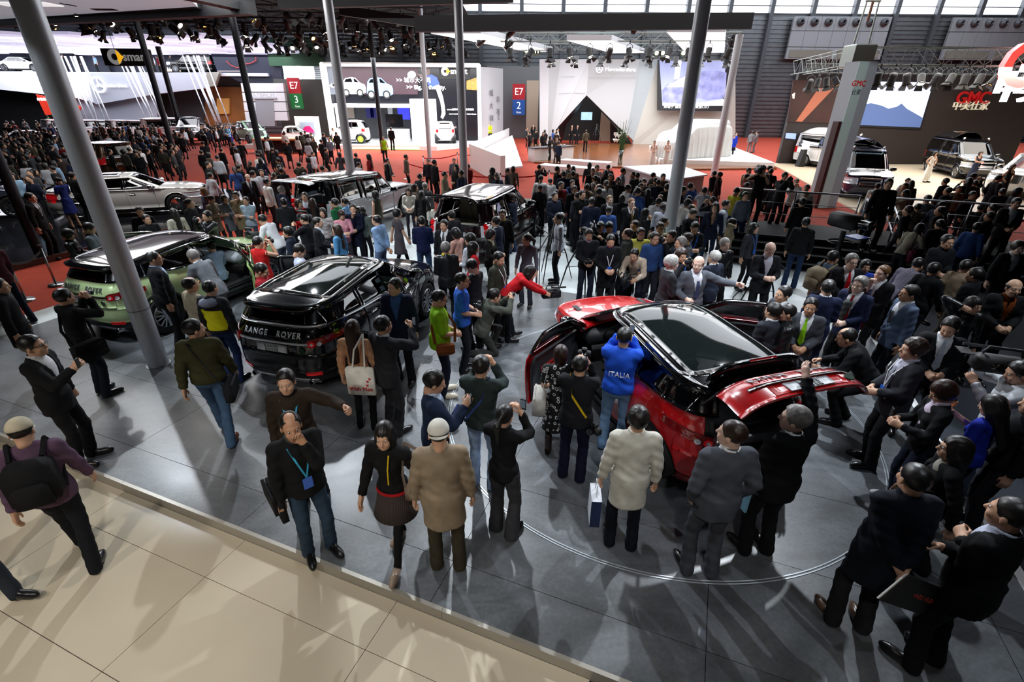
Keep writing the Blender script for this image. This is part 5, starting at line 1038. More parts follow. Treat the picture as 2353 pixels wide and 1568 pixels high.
# city cars
g = G(845, 328); sm = gencar('city_car', (g[0] - .2, 48.0, .36), R(178), 'small white electric city car with lime wheels on the lit platform', dict(SMP), p_pw, [((-.85, -.7), -.40), (-.36, 'A')], far=True, rimm=mat('lime_rim', 'c8e04a', .4), wst='fine', wn=12); sm.o.scale = (1.25, 1.25, 1.25)
sm = gencar('city_car', (D(1030, 280, 50)[0] - .3, 49.2, .36), R(100), 'white city car seen from behind beside the tall pale panel', dict(SMP), p_pw, [((-.85, -.7), -.40), (-.36, 'A')], far=True); sm.o.scale = (1.2, 1.2, 1.2)
sm = gencar('city_car', (D(443, 310, 50)[0], 50, .3), R(-75), 'white open-top city car facing the crowd near the dark poles', dict(SMP), p_pw, [((-.85, -.7), -.40), (-.36, 'A')], far=True, roofm=p_black); sm.o.scale = (1.35, 1.35, 1.35)
sm = gencar('city_car', (D(575, 305, 48)[0], 48.2, .3), R(-40), 'pale green city car beside the white portal', dict(SMP), mat('mint_paint', 'a9d6b8', .25, coat=1.), [((-.85, -.7), -.40), (-.36, 'A')], far=True); sm.o.scale = (1.2, 1.2, 1.2)
sm = gencar('city_car', (D(678, 305, 46)[0], 46.5, .3), R(20), 'white city car hemmed in by visitors near the picture board', dict(SMP), p_pw, [((-.85, -.7), -.40), (-.36, 'A')], far=True)
sm = gencar('saloon_car', (D(505, 275, 57)[0] + .8, 57, .1), R(165), 'black saloon car before the amber lounge', SDP, p_black, [((-1.5, -1.1), -.98), (-.92, .0), (.06, 'A')], far=True, deck=True)
# row of white vans and estates at the balcony stand
for i, (px, py, Y, k) in enumerate([(285, 262, 52.6, 'v'), (238, 262, 53, 'e'), (205, 260, 53, 's'), (175, 258, 53, 'e')]):
    p_ = (-33.6 - i * 3.1 - (1.2 if i else 0), 0); gencar('people_carrier' if k == 'v' else 'estate_car', (p_[0], Y, .12), R(40 if k == 'v' else 62), ['white people carrier at the end of the row before the balcony stand', 'white estate car beside the people carrier before the balcony stand', 'white saloon-like estate in the middle of the balcony row', 'white estate car nearest the red banner'][i], VNP if k == 'v' else DSP, p_pw, [((-2.6, -2.55), -.65), (-.55, .5), (.6, 'A')] if k == 'v' else [((-2.1, -2.02), -1.02), (-.80, -.06), (.02, 'A')], far=True)
p_ = D(72, 300, 44); gencar('estate_car', (p_[0], 44, .05), R(35), 'white car ringed by visitors on the aisle before the red banner', SDP, p_pw, [((-1.5, -1.1), -.98), (-.92, .0), (.06, 'A')], far=True, deck=True)
p_ = D(60, 160, 62); gencar('saloon_car', (p_[0], 62, 6.36), R(4), 'white saloon car displayed up on the balcony gallery', SDP, p_pw, [((-1.5, -1.1), -.98), (-.92, .0), (.06, 'A')], far=True, deck=True)
p_ = D(445, 160, 62); gencar('estate_car', (p_[0], 62, 6.36), R(184), 'dark estate car displayed up on the balcony gallery', DSP, p_black, [((-2.1, -2.02), -1.02), (-.80, -.06), (.02, 'A')], far=True)
# vans
def topbox(s, m_):
    s.add('high_roof', s.cap(-.98, .55, lambda x: s.re(x) + .02, .42, 14, 13, True, .03, True), m_, .02)
    for sd in (1, -1): MB().lathe([(0, .1), (.06, .09), (.07, 0), (.04, -.05)], 12, 'x').build('roof_lamp', m_chrome, s.o, True, loc=(.75, sd * .6, 2.12))
g = G(2020, 480); v = gencar('conversion_van', (g[0] + 1.3, g[1] + 4.0, .05), R(-112), 'dark blue conversion van with high roof facing the aisle', VNP, p_blu, [((-2.6, -2.55), -.65), (-.55, .5), (.6, 'A')], far=True, winm=gl_mid, grille=m_chrome, seatm=lea_cr); topbox(v, p_blu)
p_ = D(2205, 370, 31.5); v = gencar('conversion_van', (p_[0] + .3, 31.8, .05), R(-105), 'black conversion van with high roof and chrome lamps below the red lettering', VNP, p_black, [((-2.6, -2.55), -.65), (-.55, .5), (.6, 'A')], far=True, winm=gl_mid, grille=m_chrome, seatm=lea_cr); topbox(v, p_black)
p_ = D(1950, 330, 34); v = gencar('conversion_van', (p_[0] - .2, 34.5, .05), R(-70), 'white conversion van half behind the broad grey pillar', VNP, p_pw, [((-2.6, -2.55), -.65), (-.55, .5), (.6, 'A')], far=True); topbox(v, p_pw)
g = G(2345, 470); v = gencar('off_road_car', (g[0] + 2.4, g[1] + 2.6, .05), R(-150), 'white off-road car with open door beside the van stand pillar wall', RRP, p_pw, [((-2.25, -2.1), -1.0), (-.93, -.06), (.0, 'A')], far=True)
# draped vans
def draped(loc, head, label, L=5.0, Wd=2.0, Hh=2.0, seed=0):
    prof = tab([(-.5, .9), (-.47, .98), (-.1, 1.0), (.12, .97), (.28, .66), (.42, .60), (.5, .5)], .04)
    q = empty('draped_van', loc, head, label, 'draped car', 'vans under grey cloth' if False else None)
    nx, ns = 90, 60; V = []
    for i in range(nx):
        u = -.5 + i / (nx - 1)
        for j in range(ns):
            s_ = -1 + 2 * j / (ns - 1); a = abs(s_); h = float(prof(np.array(u))) * Hh; endf = 1 - .10 * max(0, (abs(u) - .42) / .08) ** 2
            if a < .5: y = s_ * 2 * (Wd / 2 - .12) * endf * .98; z = h + .04 * (1 - (2 * s_) ** 2); fo = 0
            else:
                t = (a - .5) * 2; z = h * (1 - t); fo = t ** .7 * (.05 * math.sin(u * L * 11 + seed + 2 * math.sin(u * 9)) + .03 * math.sin(u * L * 23 + 1.7)); y = math.copysign((Wd / 2 - .12) * endf + .16 * min(1, t * 3) + .1 * t + fo, s_)
            V.append((u * L + .02 * math.sin(9 * s_) * (1 if abs(u) > .48 else 0), y, max(z, .02)))
    F = [[i * ns + j, (i + 1) * ns + j, (i + 1) * ns + j + 1, i * ns + j + 1] for i in range(nx - 1) for j in range(ns - 1)]
    ends = []
    mb = MB(); mb.add(V, F)
    for e, i in ((-1, 0), (1, nx - 1)):     # cloth hanging over nose and tail
        Vv = []; nk = 10
        for k in range(nk):
            t = k / (nk - 1)
            for j in range(ns):
                p = np.array(V[i * ns + j]); zz = p[2] * (1 - t); fo = t ** .7 * .05 * math.sin(j * 1.1 + seed); Vv.append((p[0] + e * (.12 * min(1, t * 3) + fo), p[1], max(zz, .02)))
        mb.add(Vv, [[k * ns + j, (k + 1) * ns + j, (k + 1) * ns + j + 1, k * ns + j + 1] for k in range(nk - 1) for j in range(ns - 1)])
    o = mb.build('cloth', mat('silver_grey_cloth', 'c9c9c6', .45, sheen=.3), q, True)
draped((13.2, 38.4, .36), R(205), 'van draped in pale silver cloth, nearer the information desk', 5.4, 2.1, 2.1); draped((14.9, 43.6, .36), R(200), 'van draped in grey cloth behind the other draped van', 5.6, 2.1, 2.3, 2.)
# ================================================================ people: bodies and clothes grown as smooth implicit surfaces
f32 = np.float32
def surfnet(d, lo, h):
    s = d < 0; n = [v - 1 for v in d.shape]; c = np.zeros(n, np.int8)
    for i in (0, 1):
        for j in (0, 1):
            for k in (0, 1): c += s[i:n[0] + i, j:n[1] + j, k:n[2] + k]
    act = (c > 0) & (c < 8); I, J, K = np.nonzero(act); idx = np.full(n, -1, np.int32); idx[act] = np.arange(len(I))
    pos = np.zeros((len(I), 3)); cnt = np.zeros(len(I)); crn = [(i, j, k) for i in (0, 1) for j in (0, 1) for k in (0, 1)]
    val = {q: d[I + q[0], J + q[1], K + q[2]] for q in crn}
    for a in crn:
        for ax in range(3):
            if a[ax] == 0:
                b = list(a); b[ax] = 1; b = tuple(b); da, db = val[a], val[b]; mk = (da < 0) != (db < 0); t = np.where(mk, da / np.where(mk, da - db, 1), 0)
                for q in range(3): pos[:, q] += mk * (a[q] + (t if q == ax else 0))
                cnt += mk
    V = np.array(lo) + h * (np.stack([I, J, K], 1) + pos / np.maximum(cnt, 1)[:, None]); F = []
    for ax in range(3):
        sl0 = [slice(None)] * 3; sl1 = [slice(None)] * 3; sl0[ax] = slice(0, -1); sl1[ax] = slice(1, None)
        ch = s[tuple(sl0)] != s[tuple(sl1)]; u, v = (ax + 1) % 3, (ax + 2) % 3; q = np.stack(np.nonzero(ch), 1); ok = (q[:, u] > 0) & (q[:, v] > 0) & (q[:, u] < d.shape[u] - 1) & (q[:, v] < d.shape[v] - 1); q = q[ok]
        if not len(q): continue
        eu = np.zeros(3, int); eu[u] = 1; ev = np.zeros(3, int); ev[v] = 1; g = lambda p: idx[p[:, 0], p[:, 1], p[:, 2]]
        f = np.stack([g(q - eu - ev), g(q - ev), g(q), g(q - eu)], 1); fl = ~s[q[:, 0], q[:, 1], q[:, 2]]; f[fl] = f[fl][:, ::-1]; F.append(f)
    F = np.concatenate(F); return V, F[(F >= 0).all(1)]
def cone(P, a, b, ra, rb):
    a = np.asarray(a, f32); d = np.asarray(b, f32) - a; q = P - a; t = np.clip((q @ d) / (d @ d), 0, 1).astype(f32); q = q - t[:, None] * d
    return np.sqrt((q * q).sum(1)) - (ra + (rb - ra) * t)
def ell(P, c, r):
    q = (P - np.asarray(c, f32)) / np.asarray(r, f32); k0 = np.sqrt((q * q).sum(1)); k1 = np.sqrt(((q / np.asarray(r, f32)) ** 2).sum(1)) + 1e-6; return k0 * (k0 - 1) / k1
def smin(a, b, k): h = np.clip(.5 + .5 * (b - a) / k, 0, 1); return b + (a - b) * h - k * h * (1 - h)
def grow(fn, lo, hi, h):
    ax = [np.arange(l, u + h, h, dtype=f32) for l, u in zip(lo, hi)]; Gd = np.stack(np.meshgrid(*ax, indexing='ij'), -1); sh = Gd.shape[:3]
    return surfnet(fn(Gd.reshape(-1, 3)).reshape(sh), lo, h)
def sphere(c, r, n=8):
    V = []; F = []
    for i in range(n + 1):
        a = math.pi * i / n
        for j in range(n): b = 2 * math.pi * j / n; V.append((c[0] + r * math.sin(a) * math.cos(b), c[1] + r * math.sin(a) * math.sin(b), c[2] + r * math.cos(a)))
    for i in range(n):
        for j in range(n): F.append([i * n + j, i * n + (j + 1) % n, (i + 1) * n + (j + 1) % n, (i + 1) * n + j][::-1])
    return np.array(V), np.array(F)
def head_fn(fem):
    w = .93 if fem else 1.
    def f(P):
        P = P * np.array([1 / w, 1, 1], f32)
        d = ell(P, (0, -.012, .035), (.077, .098, .088)); d = smin(d, ell(P, (0, .022, -.03), (.061, .074, .088)), .03); d = smin(d, ell(P, (0, .04, -.078), (.046, .05, .040)), .03)
        d = smin(d, ell(P, (0, .080, .024), (.05, .016, .011)), .015)
        for sx in (-1, 1):
            e = np.sqrt(((P - np.array([sx * .032, .106, .004], f32)) ** 2).sum(1)) - .020; d = -smin(-d, e, .012); d = smin(d, ell(P, (sx * .038, .07, -.035), (.022, .02, .02)), .02); d = smin(d, ell(P, (sx * .079, -.008, -.012), (.009, .02, .031)), .008)
        d = smin(d, cone(P, (0, .088, .012), (0, .112, -.028), .009, .013), .014); d = smin(d, ell(P, (0, .088, -.060), (.022, .012, .009)), .008)
        return smin(d, cone(P, (0, -.022, -.06), (0, -.03, -.105), .052 if not fem else .045, .05 if not fem else .044), .03)
    return f
def nz(P, s, ph=0.): return np.sin(P[:, 0] * s + ph) * np.sin(P[:, 1] * s * 1.1 + 1.3 + ph) * np.sin(P[:, 2] * s * .9 + .7)
def hair_fn(st):
    def f(P):
        x, y, z = P[:, 0], P[:, 1], P[:, 2]; ax = np.abs(x)
        base = ell(P, (0, -.016, .036), (.088, .108, .100)); line = -.055 + np.clip((y + .01) * 1.5, 0, .135) + np.where(ax > .06, -.02, 0)
        rough = .0025 * nz(P, 90)
        if st == 'buzz': return np.maximum(ell(P, (0, -.014, .036), (.083, .103, .094)), line - z) + rough
        if st == 'bald': d = np.maximum(base, line - z); return np.maximum(d, z - .045 + .0 * y) + rough
        if st == 'thin': d = np.maximum(ell(P, (0, -.02, .036), (.086, .106, .096)), line + .03 * (y > .02) - z); return np.maximum(d, -ell(P, (0, .045, .125), (.05, .09, .05))) + rough
        if st == 'short': return np.maximum(base, line - z) + rough * 1.5
        if st == 'spiky': return np.maximum(base - .006, line - z) + .006 * nz(P, 120)
        if st == 'curly': return np.maximum(base - .012, line - .02 - z) + .007 * nz(P, 95)
        face = np.maximum(np.maximum(ax - .050, .02 - y), z - .048)
        if st == 'bob': d = np.maximum(smin(base - .008, ell(P, (0, -.025, -.03), (.096, .108, .115)), .03), -.125 - z); return np.maximum(d, -face) + rough
        if st == 'bobshort': d = np.maximum(smin(base - .006, ell(P, (0, -.025, -.01), (.092, .106, .09)), .03), -.085 - z); return np.maximum(d, -face) + rough
        if st in ('long', 'wavy'):
            d = smin(base - .005, ell(P, (0, -.03, -.03), (.095, .1, .12)), .03); q = P * np.array([.62, 1, 1], f32); d = smin(d, cone(q, (0, -.06, -.05), (0, -.115, -.40), .06, .045), .05)
            for sx in (-1, 1): d = smin(d, cone(P, (sx * .07, -.02, -.06), (sx * .085, .0, -.27), .03, .02), .03)
            return np.maximum(d, -face) + (.008 * nz(P, 45) if st == 'wavy' else .0025 * np.sin(x * 160))
        if st == 'pony': d = np.maximum(base, line - z); return smin(d, smin(cone(P, (0, -.11, .03), (0, -.165, -.03), .03, .034), cone(P, (0, -.165, -.03), (0, -.15, -.22), .034, .015), .03), .02) + rough
        if st == 'grey': return np.maximum(base - .004, line - z) + .004 * nz(P, 100)
        return np.maximum(base, line - z)
    return f
def hand_fn(curl, spread=1.):               # wrist at origin, fingers +z, palm +y, thumb +x
    def f(P):
        d = cone(P * np.array([.62, 1.25, 1], f32), (0, 0, -.03), (0, 0, .075), .024, .027); d = smin(d, cone(P, (0, 0, -.09), (0, 0, .0), .031, .026), .02)
        for i, (x, L) in enumerate(((.032, .070), (.011, .078), (-.011, .072), (-.031, .056))):
            a0 = curl * .55; p0 = np.array([x, 0, .085]); p1 = p0 + L * .42 * np.array([x * 1.2 * spread, math.sin(a0), math.cos(a0)]); a1 = a0 + curl * .8; p2 = p1 + L * .32 * np.array([x * .8 * spread, math.sin(a1), math.cos(a1)]); a2 = a1 + curl * .55; p3 = p2 + L * .28 * np.array([0, math.sin(a2), math.cos(a2)])
            fg = np.minimum(np.minimum(cone(P, p0 - [0, 0, .02], p1, .0100, .0092), cone(P, p1, p2, .0092, .0085)), cone(P, p2, p3, .0085, .0075)); d = smin(d, fg, .006)
        t0 = np.array([.022, .005, .015]); t1 = np.array([.052, .016 + .012 * curl, .048]); t2 = np.array([.055 - .014 * curl, .02 + .026 * curl, .082])
        return smin(d, np.minimum(cone(P, t0, t1, .0135, .0105), cone(P, t1, t2, .0105, .0085)), .01)
    return f
LIB = {}
def lib(key):
    if key in LIB: return LIB[key]
    k = key[0]
    if k == 'head': V, F = grow(head_fn(key[1]), (-.11, -.13, -.2), (.11, .14, .14), {2: .009, 1: .0125, 0: .02, -1: .043}[key[2]])
    elif k == 'hair': V, F = grow(hair_fn(key[1]), (-.125, -.22, -.47) if key[1] in ('long', 'wavy', 'pony') else (-.125, -.15, -.16), (.125, .12, .155), {2: .0115, 1: .0145, 0: .023, -1: .046}[key[2]])
    elif k == 'hand': V, F = grow(hand_fn(key[1]), (-.06, -.05, -.09), (.08, .08, .18), {2: .0066, 1: .0092, 0: .0145}[key[2]])
    elif k == 'shoe':
        hl = key[1]
        def sh(P): d = smin(ell(P, (0, .085, .035), (.046, .115, .052)), ell(P, (0, -.015, .05), (.038, .05, .055)), .04); d = np.maximum(d, -P[:, 2]); return d if not hl else smin(d, cone(P, (0, -.02, .06), (0, -.02, .30), .05, .056), .03)
        V, F = grow(sh, (-.07, -.11, -.01), (.07, .22, .36 if hl else .14), {2: .015, 1: .02, 0: .03}[key[2]])
    LIB[key] = (V, F); return LIB[key]
def rotx(a): c_, s_ = math.cos(a), math.sin(a); return np.array([[1, 0, 0], [0, c_, -s_], [0, s_, c_]])
def rotz3(a): c_, s_ = math.cos(a), math.sin(a); return np.array([[c_, -s_, 0], [s_, c_, 0], [0, 0, 1]])
def ik(S, T, l1, l2, hint):
    S = np.array(S, float); T = np.array(T, float); d = T - S; L = np.linalg.norm(d); d /= L; L = min(L, (l1 + l2) * .995); T = S + d * L; a = (l1 * l1 - l2 * l2 + L * L) / (2 * L); hgt = math.sqrt(max(l1 * l1 - a * a, 1e-6))
    n = np.array(hint, float); n = n - d * (n @ d); n /= np.linalg.norm(n) + 1e-9; return S + d * a + n * hgt, T
POSES = dict(
    stand=dict(), pocket=dict(L=(-.205, .05, .93), R=(.205, .05, .93)), walk=dict(f=((-.09, .26), (.09, -.22)), L=(-.26, -.14, .88), R=(.26, .18, .90)), wide=dict(f=((-.22, .02), (.2, .02))),
    photo=dict(L=(-.07, .27, 1.53), R=(.07, .27, 1.53), hd=(0, -4), g=1, pole=(.5, .05, -1)), phone=dict(R=(.05, .33, 1.32), hd=(0, -18), g=1), phoneup=dict(R=(.14, .36, 1.5), L=(-.24, .05, .86), hd=(5, -2), g=1), read=dict(L=(-.08, .29, 1.16), R=(.08, .29, 1.16), hd=(0, -30), g=1),
    hold=dict(L=(-.07, .24, 1.06), R=(.07, .24, 1.06), g=1), cross=dict(L=(.10, .19, 1.19), R=(-.10, .22, 1.16), g=1), behind=dict(L=(.0, -.21, .96), R=(.02, -.22, .93), pole=(1, .1, .1), g=1), chin=dict(R=(.02, .17, 1.44), L=(-.02, .22, 1.10), g=1), mouth=dict(R=(.24, .06, .86), L=(-.03, .19, 1.52), g=1, hd=(8, 0)),
    up=dict(R=(.30, .34, 1.86), L=(-.25, .05, .86), hd=(-20, 0)), point=dict(L=(-.58, .28, 1.34), R=(.20, .22, 1.10), g=1), pointR=dict(R=(.56, .30, 1.38), L=(-.24, .05, .86), g=1), bend=dict(lean=48, L=(-.12, .78, .92), R=(.12, .78, .92), f=((-.12, .08), (.12, -.06)), hd=(0, 10), g=1), lean=dict(lean=28, L=(-.2, .42, 1.0), R=(.2, .42, 1.0), hd=(0, -5), g=1),
    crouch=dict(pz=.50, lean=20, f=((-.12, .18), (.12, -.28)), L=(-.06, .50, 1.02), R=(.06, .50, 1.04), g=1), squat=dict(pz=.72, lean=34, f=((-.14, .12), (.14, .02)), L=(-.14, .5, .80), R=(.14, .5, .8), g=1), shoulder=dict(R=(.22, .24, 1.52), L=(-.02, .36, 1.44), hd=(0, -4), g=1), ear=dict(R=(.13, .06, 1.58), g=1), wave=dict(L=(-.3, .34, 1.30), R=(.30, .28, 1.42)), sit=dict(pz=.52, f=((-.12, .48), (.12, .48)), L=(-.14, .32, .72), R=(.14, .32, .72), hd=(0, -5), g=1), hips=dict(L=(-.19, .06, 1.02), R=(.19, .06, 1.02), pole=(1, -.4, 0), g=1), bagarm=dict(R=(.16, .12, 1.12), L=(-.25, .02, .85), g=1))
def skel(pose, mir=False):
    p = POSES[pose]; pz = p.get('pz', .95); Rt = rotx(-R(p.get('lean', 0))); pel = np.array([0, -.12 * (p.get('lean', 0) / 48), pz]); T = lambda q: pel + Rt @ (np.array(q, float) - (0, 0, .95)); s = dict(pel=pel, Rt=Rt, T=T, pz=pz)
    Lh, Rh = p.get('L', (-.265, .03, .83)), p.get('R', (.265, .03, .83)); ft = p.get('f', ((-.11, .02), (.11, -.02))); po = p.get('pole', (.5, -.55, -.55)); hd = p.get('hd', (0, 0))
    if mir: Lh, Rh = (-Rh[0], Rh[1], Rh[2]), (-Lh[0], Lh[1], Lh[2]); ft = ((-ft[1][0], ft[1][1]), (-ft[0][0], ft[0][1])); hd = (-hd[0], hd[1])
    s['arm'] = []
    for sx, t in ((-1, Lh), (1, Rh)): S = T((sx * .168, 0, 1.42)); E, Wr = ik(S, t, .285, .255, (sx * po[0], po[1], po[2])); s['arm'].append((S, E, Wr, sx))
    s['leg'] = []
    for sx, (fx, fy) in zip((-1, 1), ft): Hp = T((sx * .088, 0, .92)); lift = .0 if pose != 'crouch' else (.0 if fy > 0 else .06); Kn, An = ik(Hp, (fx, fy, .085 + lift), .43, .42, (sx * .15, 1, 0)); s['leg'].append((Hp, Kn, An, sx))
    s['hd'] = hd; s['hp'] = T((0, .03, 1.612)); s['grip'] = p.get('g', 0); return s
def top_mesh(sk, kind, g, h, fem):
    slv, hem, off, vee = dict(suit=(1, .79, .016, 1), coat=(1, .64, .013, 0), jacket=(1, .86, .013, 0), bomber=(1, .93, .019, 0), sweater=(1, .90, .012, 0), shirt=(1, .84, .008, 0), polo=(.45, .86, .010, 0), tee=(.4, .88, .008, 0), vest=(0, .84, .014, 0), dress=(.35, .50, .008, 0), gown=(0, .12, .0, 0), blouse=(.9, .86, .010, 0))[kind]
    w = g * (.90 if fem else 1.); pel, Rt = sk['pel'].astype(f32), sk['Rt'].astype(f32); arms = [a for a in sk['arm']] if slv else []
    pts = [sk['T']((x, y, z)) for x in (-.25, .25) for y in (-.19, .19) for z in (hem, 1.56)] + [v for a in arms for v in a[:3]]; lo = np.min(pts, 0) - .10; hi = np.max(pts, 0) + .10
    if hem < .6: lo[2] = hem - .03
    def f(P):
        Q = (P - pel) @ Rt + np.array([0, 0, .95], f32); x, y, z = Q[:, 0], Q[:, 1], Q[:, 2]
        d = ell(Q, (0, .008, 1.30), ((.168 if not fem else .152) * w + off * .6, (.112 if not fem else .105) * w + off, .20)); d = smin(d, ell(Q, (0, .0, 1.08), ((.150 if not fem else .125) * w + off, .108 * w + off, .19)), .07); d = smin(d, ell(Q, (0, -.008, .93), (.165 * w + off, .118 * w + off, .17)), .06)
        if fem: 
            for sx in (-1, 1): d = smin(d, ell(Q, (sx * .065, .075, 1.29), (.06, .055, .06)), .04)
        if g > 1.1: d = smin(d, ell(Q, (0, .045 * g, 1.06), (.13 * g, .10 * g, .14)), .06)
        d = smin(d, cone(Q, (-.140, -.005, 1.42), (.140, -.005, 1.42), .056 + off * .5, .056 + off * .5), .06); d = smin(d, cone(Q, (0, -.02, 1.40), (0, -.015, 1.49), .085, .060), .04)
        if hem < .9: fl_ = np.clip((1.0 - z) / .5, 0, 1); rr = (.158 * w + off + (.07 if kind in ('dress', 'gown') else .02) * fl_); d2 = np.maximum((np.sqrt(x * x + (y * 1.3) ** 2 + 1e-6) - rr) * .85, z - 1.02); d = smin(d, d2, .04)
        if kind == 'bomber': d = smin(d, ell(Q, (0, 0, 1.0), (.178 * w, .135 * w, .08)), .03)
        fold = .0045 * np.sin(z * 58 + 5 * np.sin(x * 9) + y * 12) * np.exp(-((z - 1.10) / .11) ** 2) + .0042 * np.sin(x * 30 + 5 * z + 3 * np.sin(z * 7)) * np.clip((1.28 - z) / .3, 0, 1) + .003 * np.sin((x * np.sign(y) + z) * 26) * np.exp(-((z - 1.32) / .12) ** 2); d = d + fold
        d = np.maximum(d, hem - z if kind not in ('dress', 'gown') else hem + .01 * np.sin(x * 40) - z); d = np.maximum(d, z - (1.53 if kind not in ('tee', 'dress', 'gown', 'blouse') else 1.485)); d = np.maximum(d, -cone(Q, (0, .012, 1.48), (0, .03, 1.64), .058, .066))
        if kind in ('tee', 'dress', 'blouse', 'gown'): d = np.maximum(d, -ell(Q, (0, .09, 1.48), (.075, .10, .06)))
        for S, E, Wr, sx in arms:
            k = .066 + off * .7; ra = .9 if fem else 1.
            if slv < .6: E2 = S + (E - S) * (slv * 1.9); a = cone(P, S, E2, k * ra, (k - .008) * ra)
            else:
                We = E + (Wr - E) * .96; a = np.minimum(cone(P, S, E, k * ra, (.056 + off * .6) * ra), cone(P, E, We, (.056 + off * .6) * ra, (.040 + off * .5) * ra)) + .0045 * np.sin(P[:, 2] * 60 + P[:, 1] * 40 + P[:, 0] * 30)
            d = smin(d, a, .018)
        if vee: d = np.maximum(d, -np.maximum(np.maximum(np.abs(x) - np.clip((z - 1.10) * .235, 0, .08), -y), -(z - 1.08)))
        if slv > .6: 
            for S, E, Wr, sx in arms: dd = (Wr - E) / np.linalg.norm(Wr - E); d = np.maximum(d, np.where(((P - E.astype(f32)) @ dd.astype(f32) > np.linalg.norm(Wr - E) * .955) & (np.linalg.norm(P - Wr.astype(f32), axis=1) < .11), .004, d))
        return d.astype(f32)
    return grow(f, lo, hi, h)
def shirt_mesh(sk, g, h):
    pel, Rt = sk['pel'].astype(f32), sk['Rt'].astype(f32)
    def f(P):
        x, y, z = P[:, 0], P[:, 1], P[:, 2]; d = ell(P, (0, .008, 1.30), (.15 * g, .116 * g, .2)); d = smin(d, ell(P, (0, 0, 1.08), (.135 * g, .113 * g, .19)), .07); d = smin(d, cone(P, (0, .0, 1.40), (0, .0, 1.47), .095, .066), .04)
        d = np.maximum(np.maximum(d, -(y + .03)), 1.0 - z); c = np.maximum(np.abs(cone(P, (0, -.002, 1.44), (0, .02, 1.6), .068, .076)) - .009, np.maximum(1.455 - z, z - 1.525 + np.clip(y - .03, 0, 1) * .5)); return np.minimum(d, c).astype(f32)
    V, F = grow(f, (-.19, -.12, .98), (.19, .18, 1.55), h * .9); V = (V - (0, 0, .95)) @ sk['Rt'].T + sk['pel']; return V, F
def leg_mesh(sk, kind, g, h, fem):
    k = dict(trousers=(1.0, .068), jeans=(.96, .062), slim=(.84, .045), tights=(.74, .040), wide=(1.06, .085))[kind]; pts = [v for l in sk['leg'] for v in l[:3]] + [sk['T']((x, y, z)) for x in (-.2, .2) for y in (-.17, .17) for z in (.85, 1.0)]; lo = np.min(pts, 0) - .11; hi = np.max(pts, 0) + .10; pel, Rt = sk['pel'].astype(f32), sk['Rt'].astype(f32); lo[2] = max(lo[2], .012)
    def f(P):
        Q = (P - pel) @ Rt + np.array([0, 0, .95], f32); w = g * (.95 if fem else 1); d = ell(Q, (0, -.012, .95), (.155 * w, .118 * w, .13))
        for Hp, Kn, An, sx in sk['leg']:
            Aend = An + (An - Kn) / np.linalg.norm(An - Kn) * .05; a = np.minimum(cone(P, Hp, Kn, .090 * k[0] * (g * .5 + .5), .066 * k[0]), cone(P, Kn, Aend, .066 * k[0], k[1])); a = a + .005 * np.sin(P[:, 2] * 38 + P[:, 0] * 25 + sx) * np.sin(P[:, 1] * 35 + P[:, 2] * 12); d = smin(d, a, .03)
        return np.maximum(d, Q[:, 2] - 1.06).astype(f32)
    return grow(f, lo, hi, h)
def join(parts):
    V = []; F = []; mi = []; n = 0
    for v, f, m_ in parts: V.append(v); F.append(f + n); mi += [m_] * len(f); n += len(v)
    return np.concatenate(V), np.concatenate(F), mi
def frame(d, side):                         # columns: x thumb side, y palm, z fingers
    z = d / np.linalg.norm(d); x = side - z * (side @ z); x /= np.linalg.norm(x) + 1e-9; return np.stack([x, np.cross(z, x), z], 1)
BODY = {}
HV = {2: .018, 1: .026, 0: .037, -1: .085}
def memo(key, fn):
    if key not in BODY: BODY[key] = fn()
    return BODY[key]
def slot(me, n=1):
    while len(me.materials) < n: me.materials.append(None)
    return me
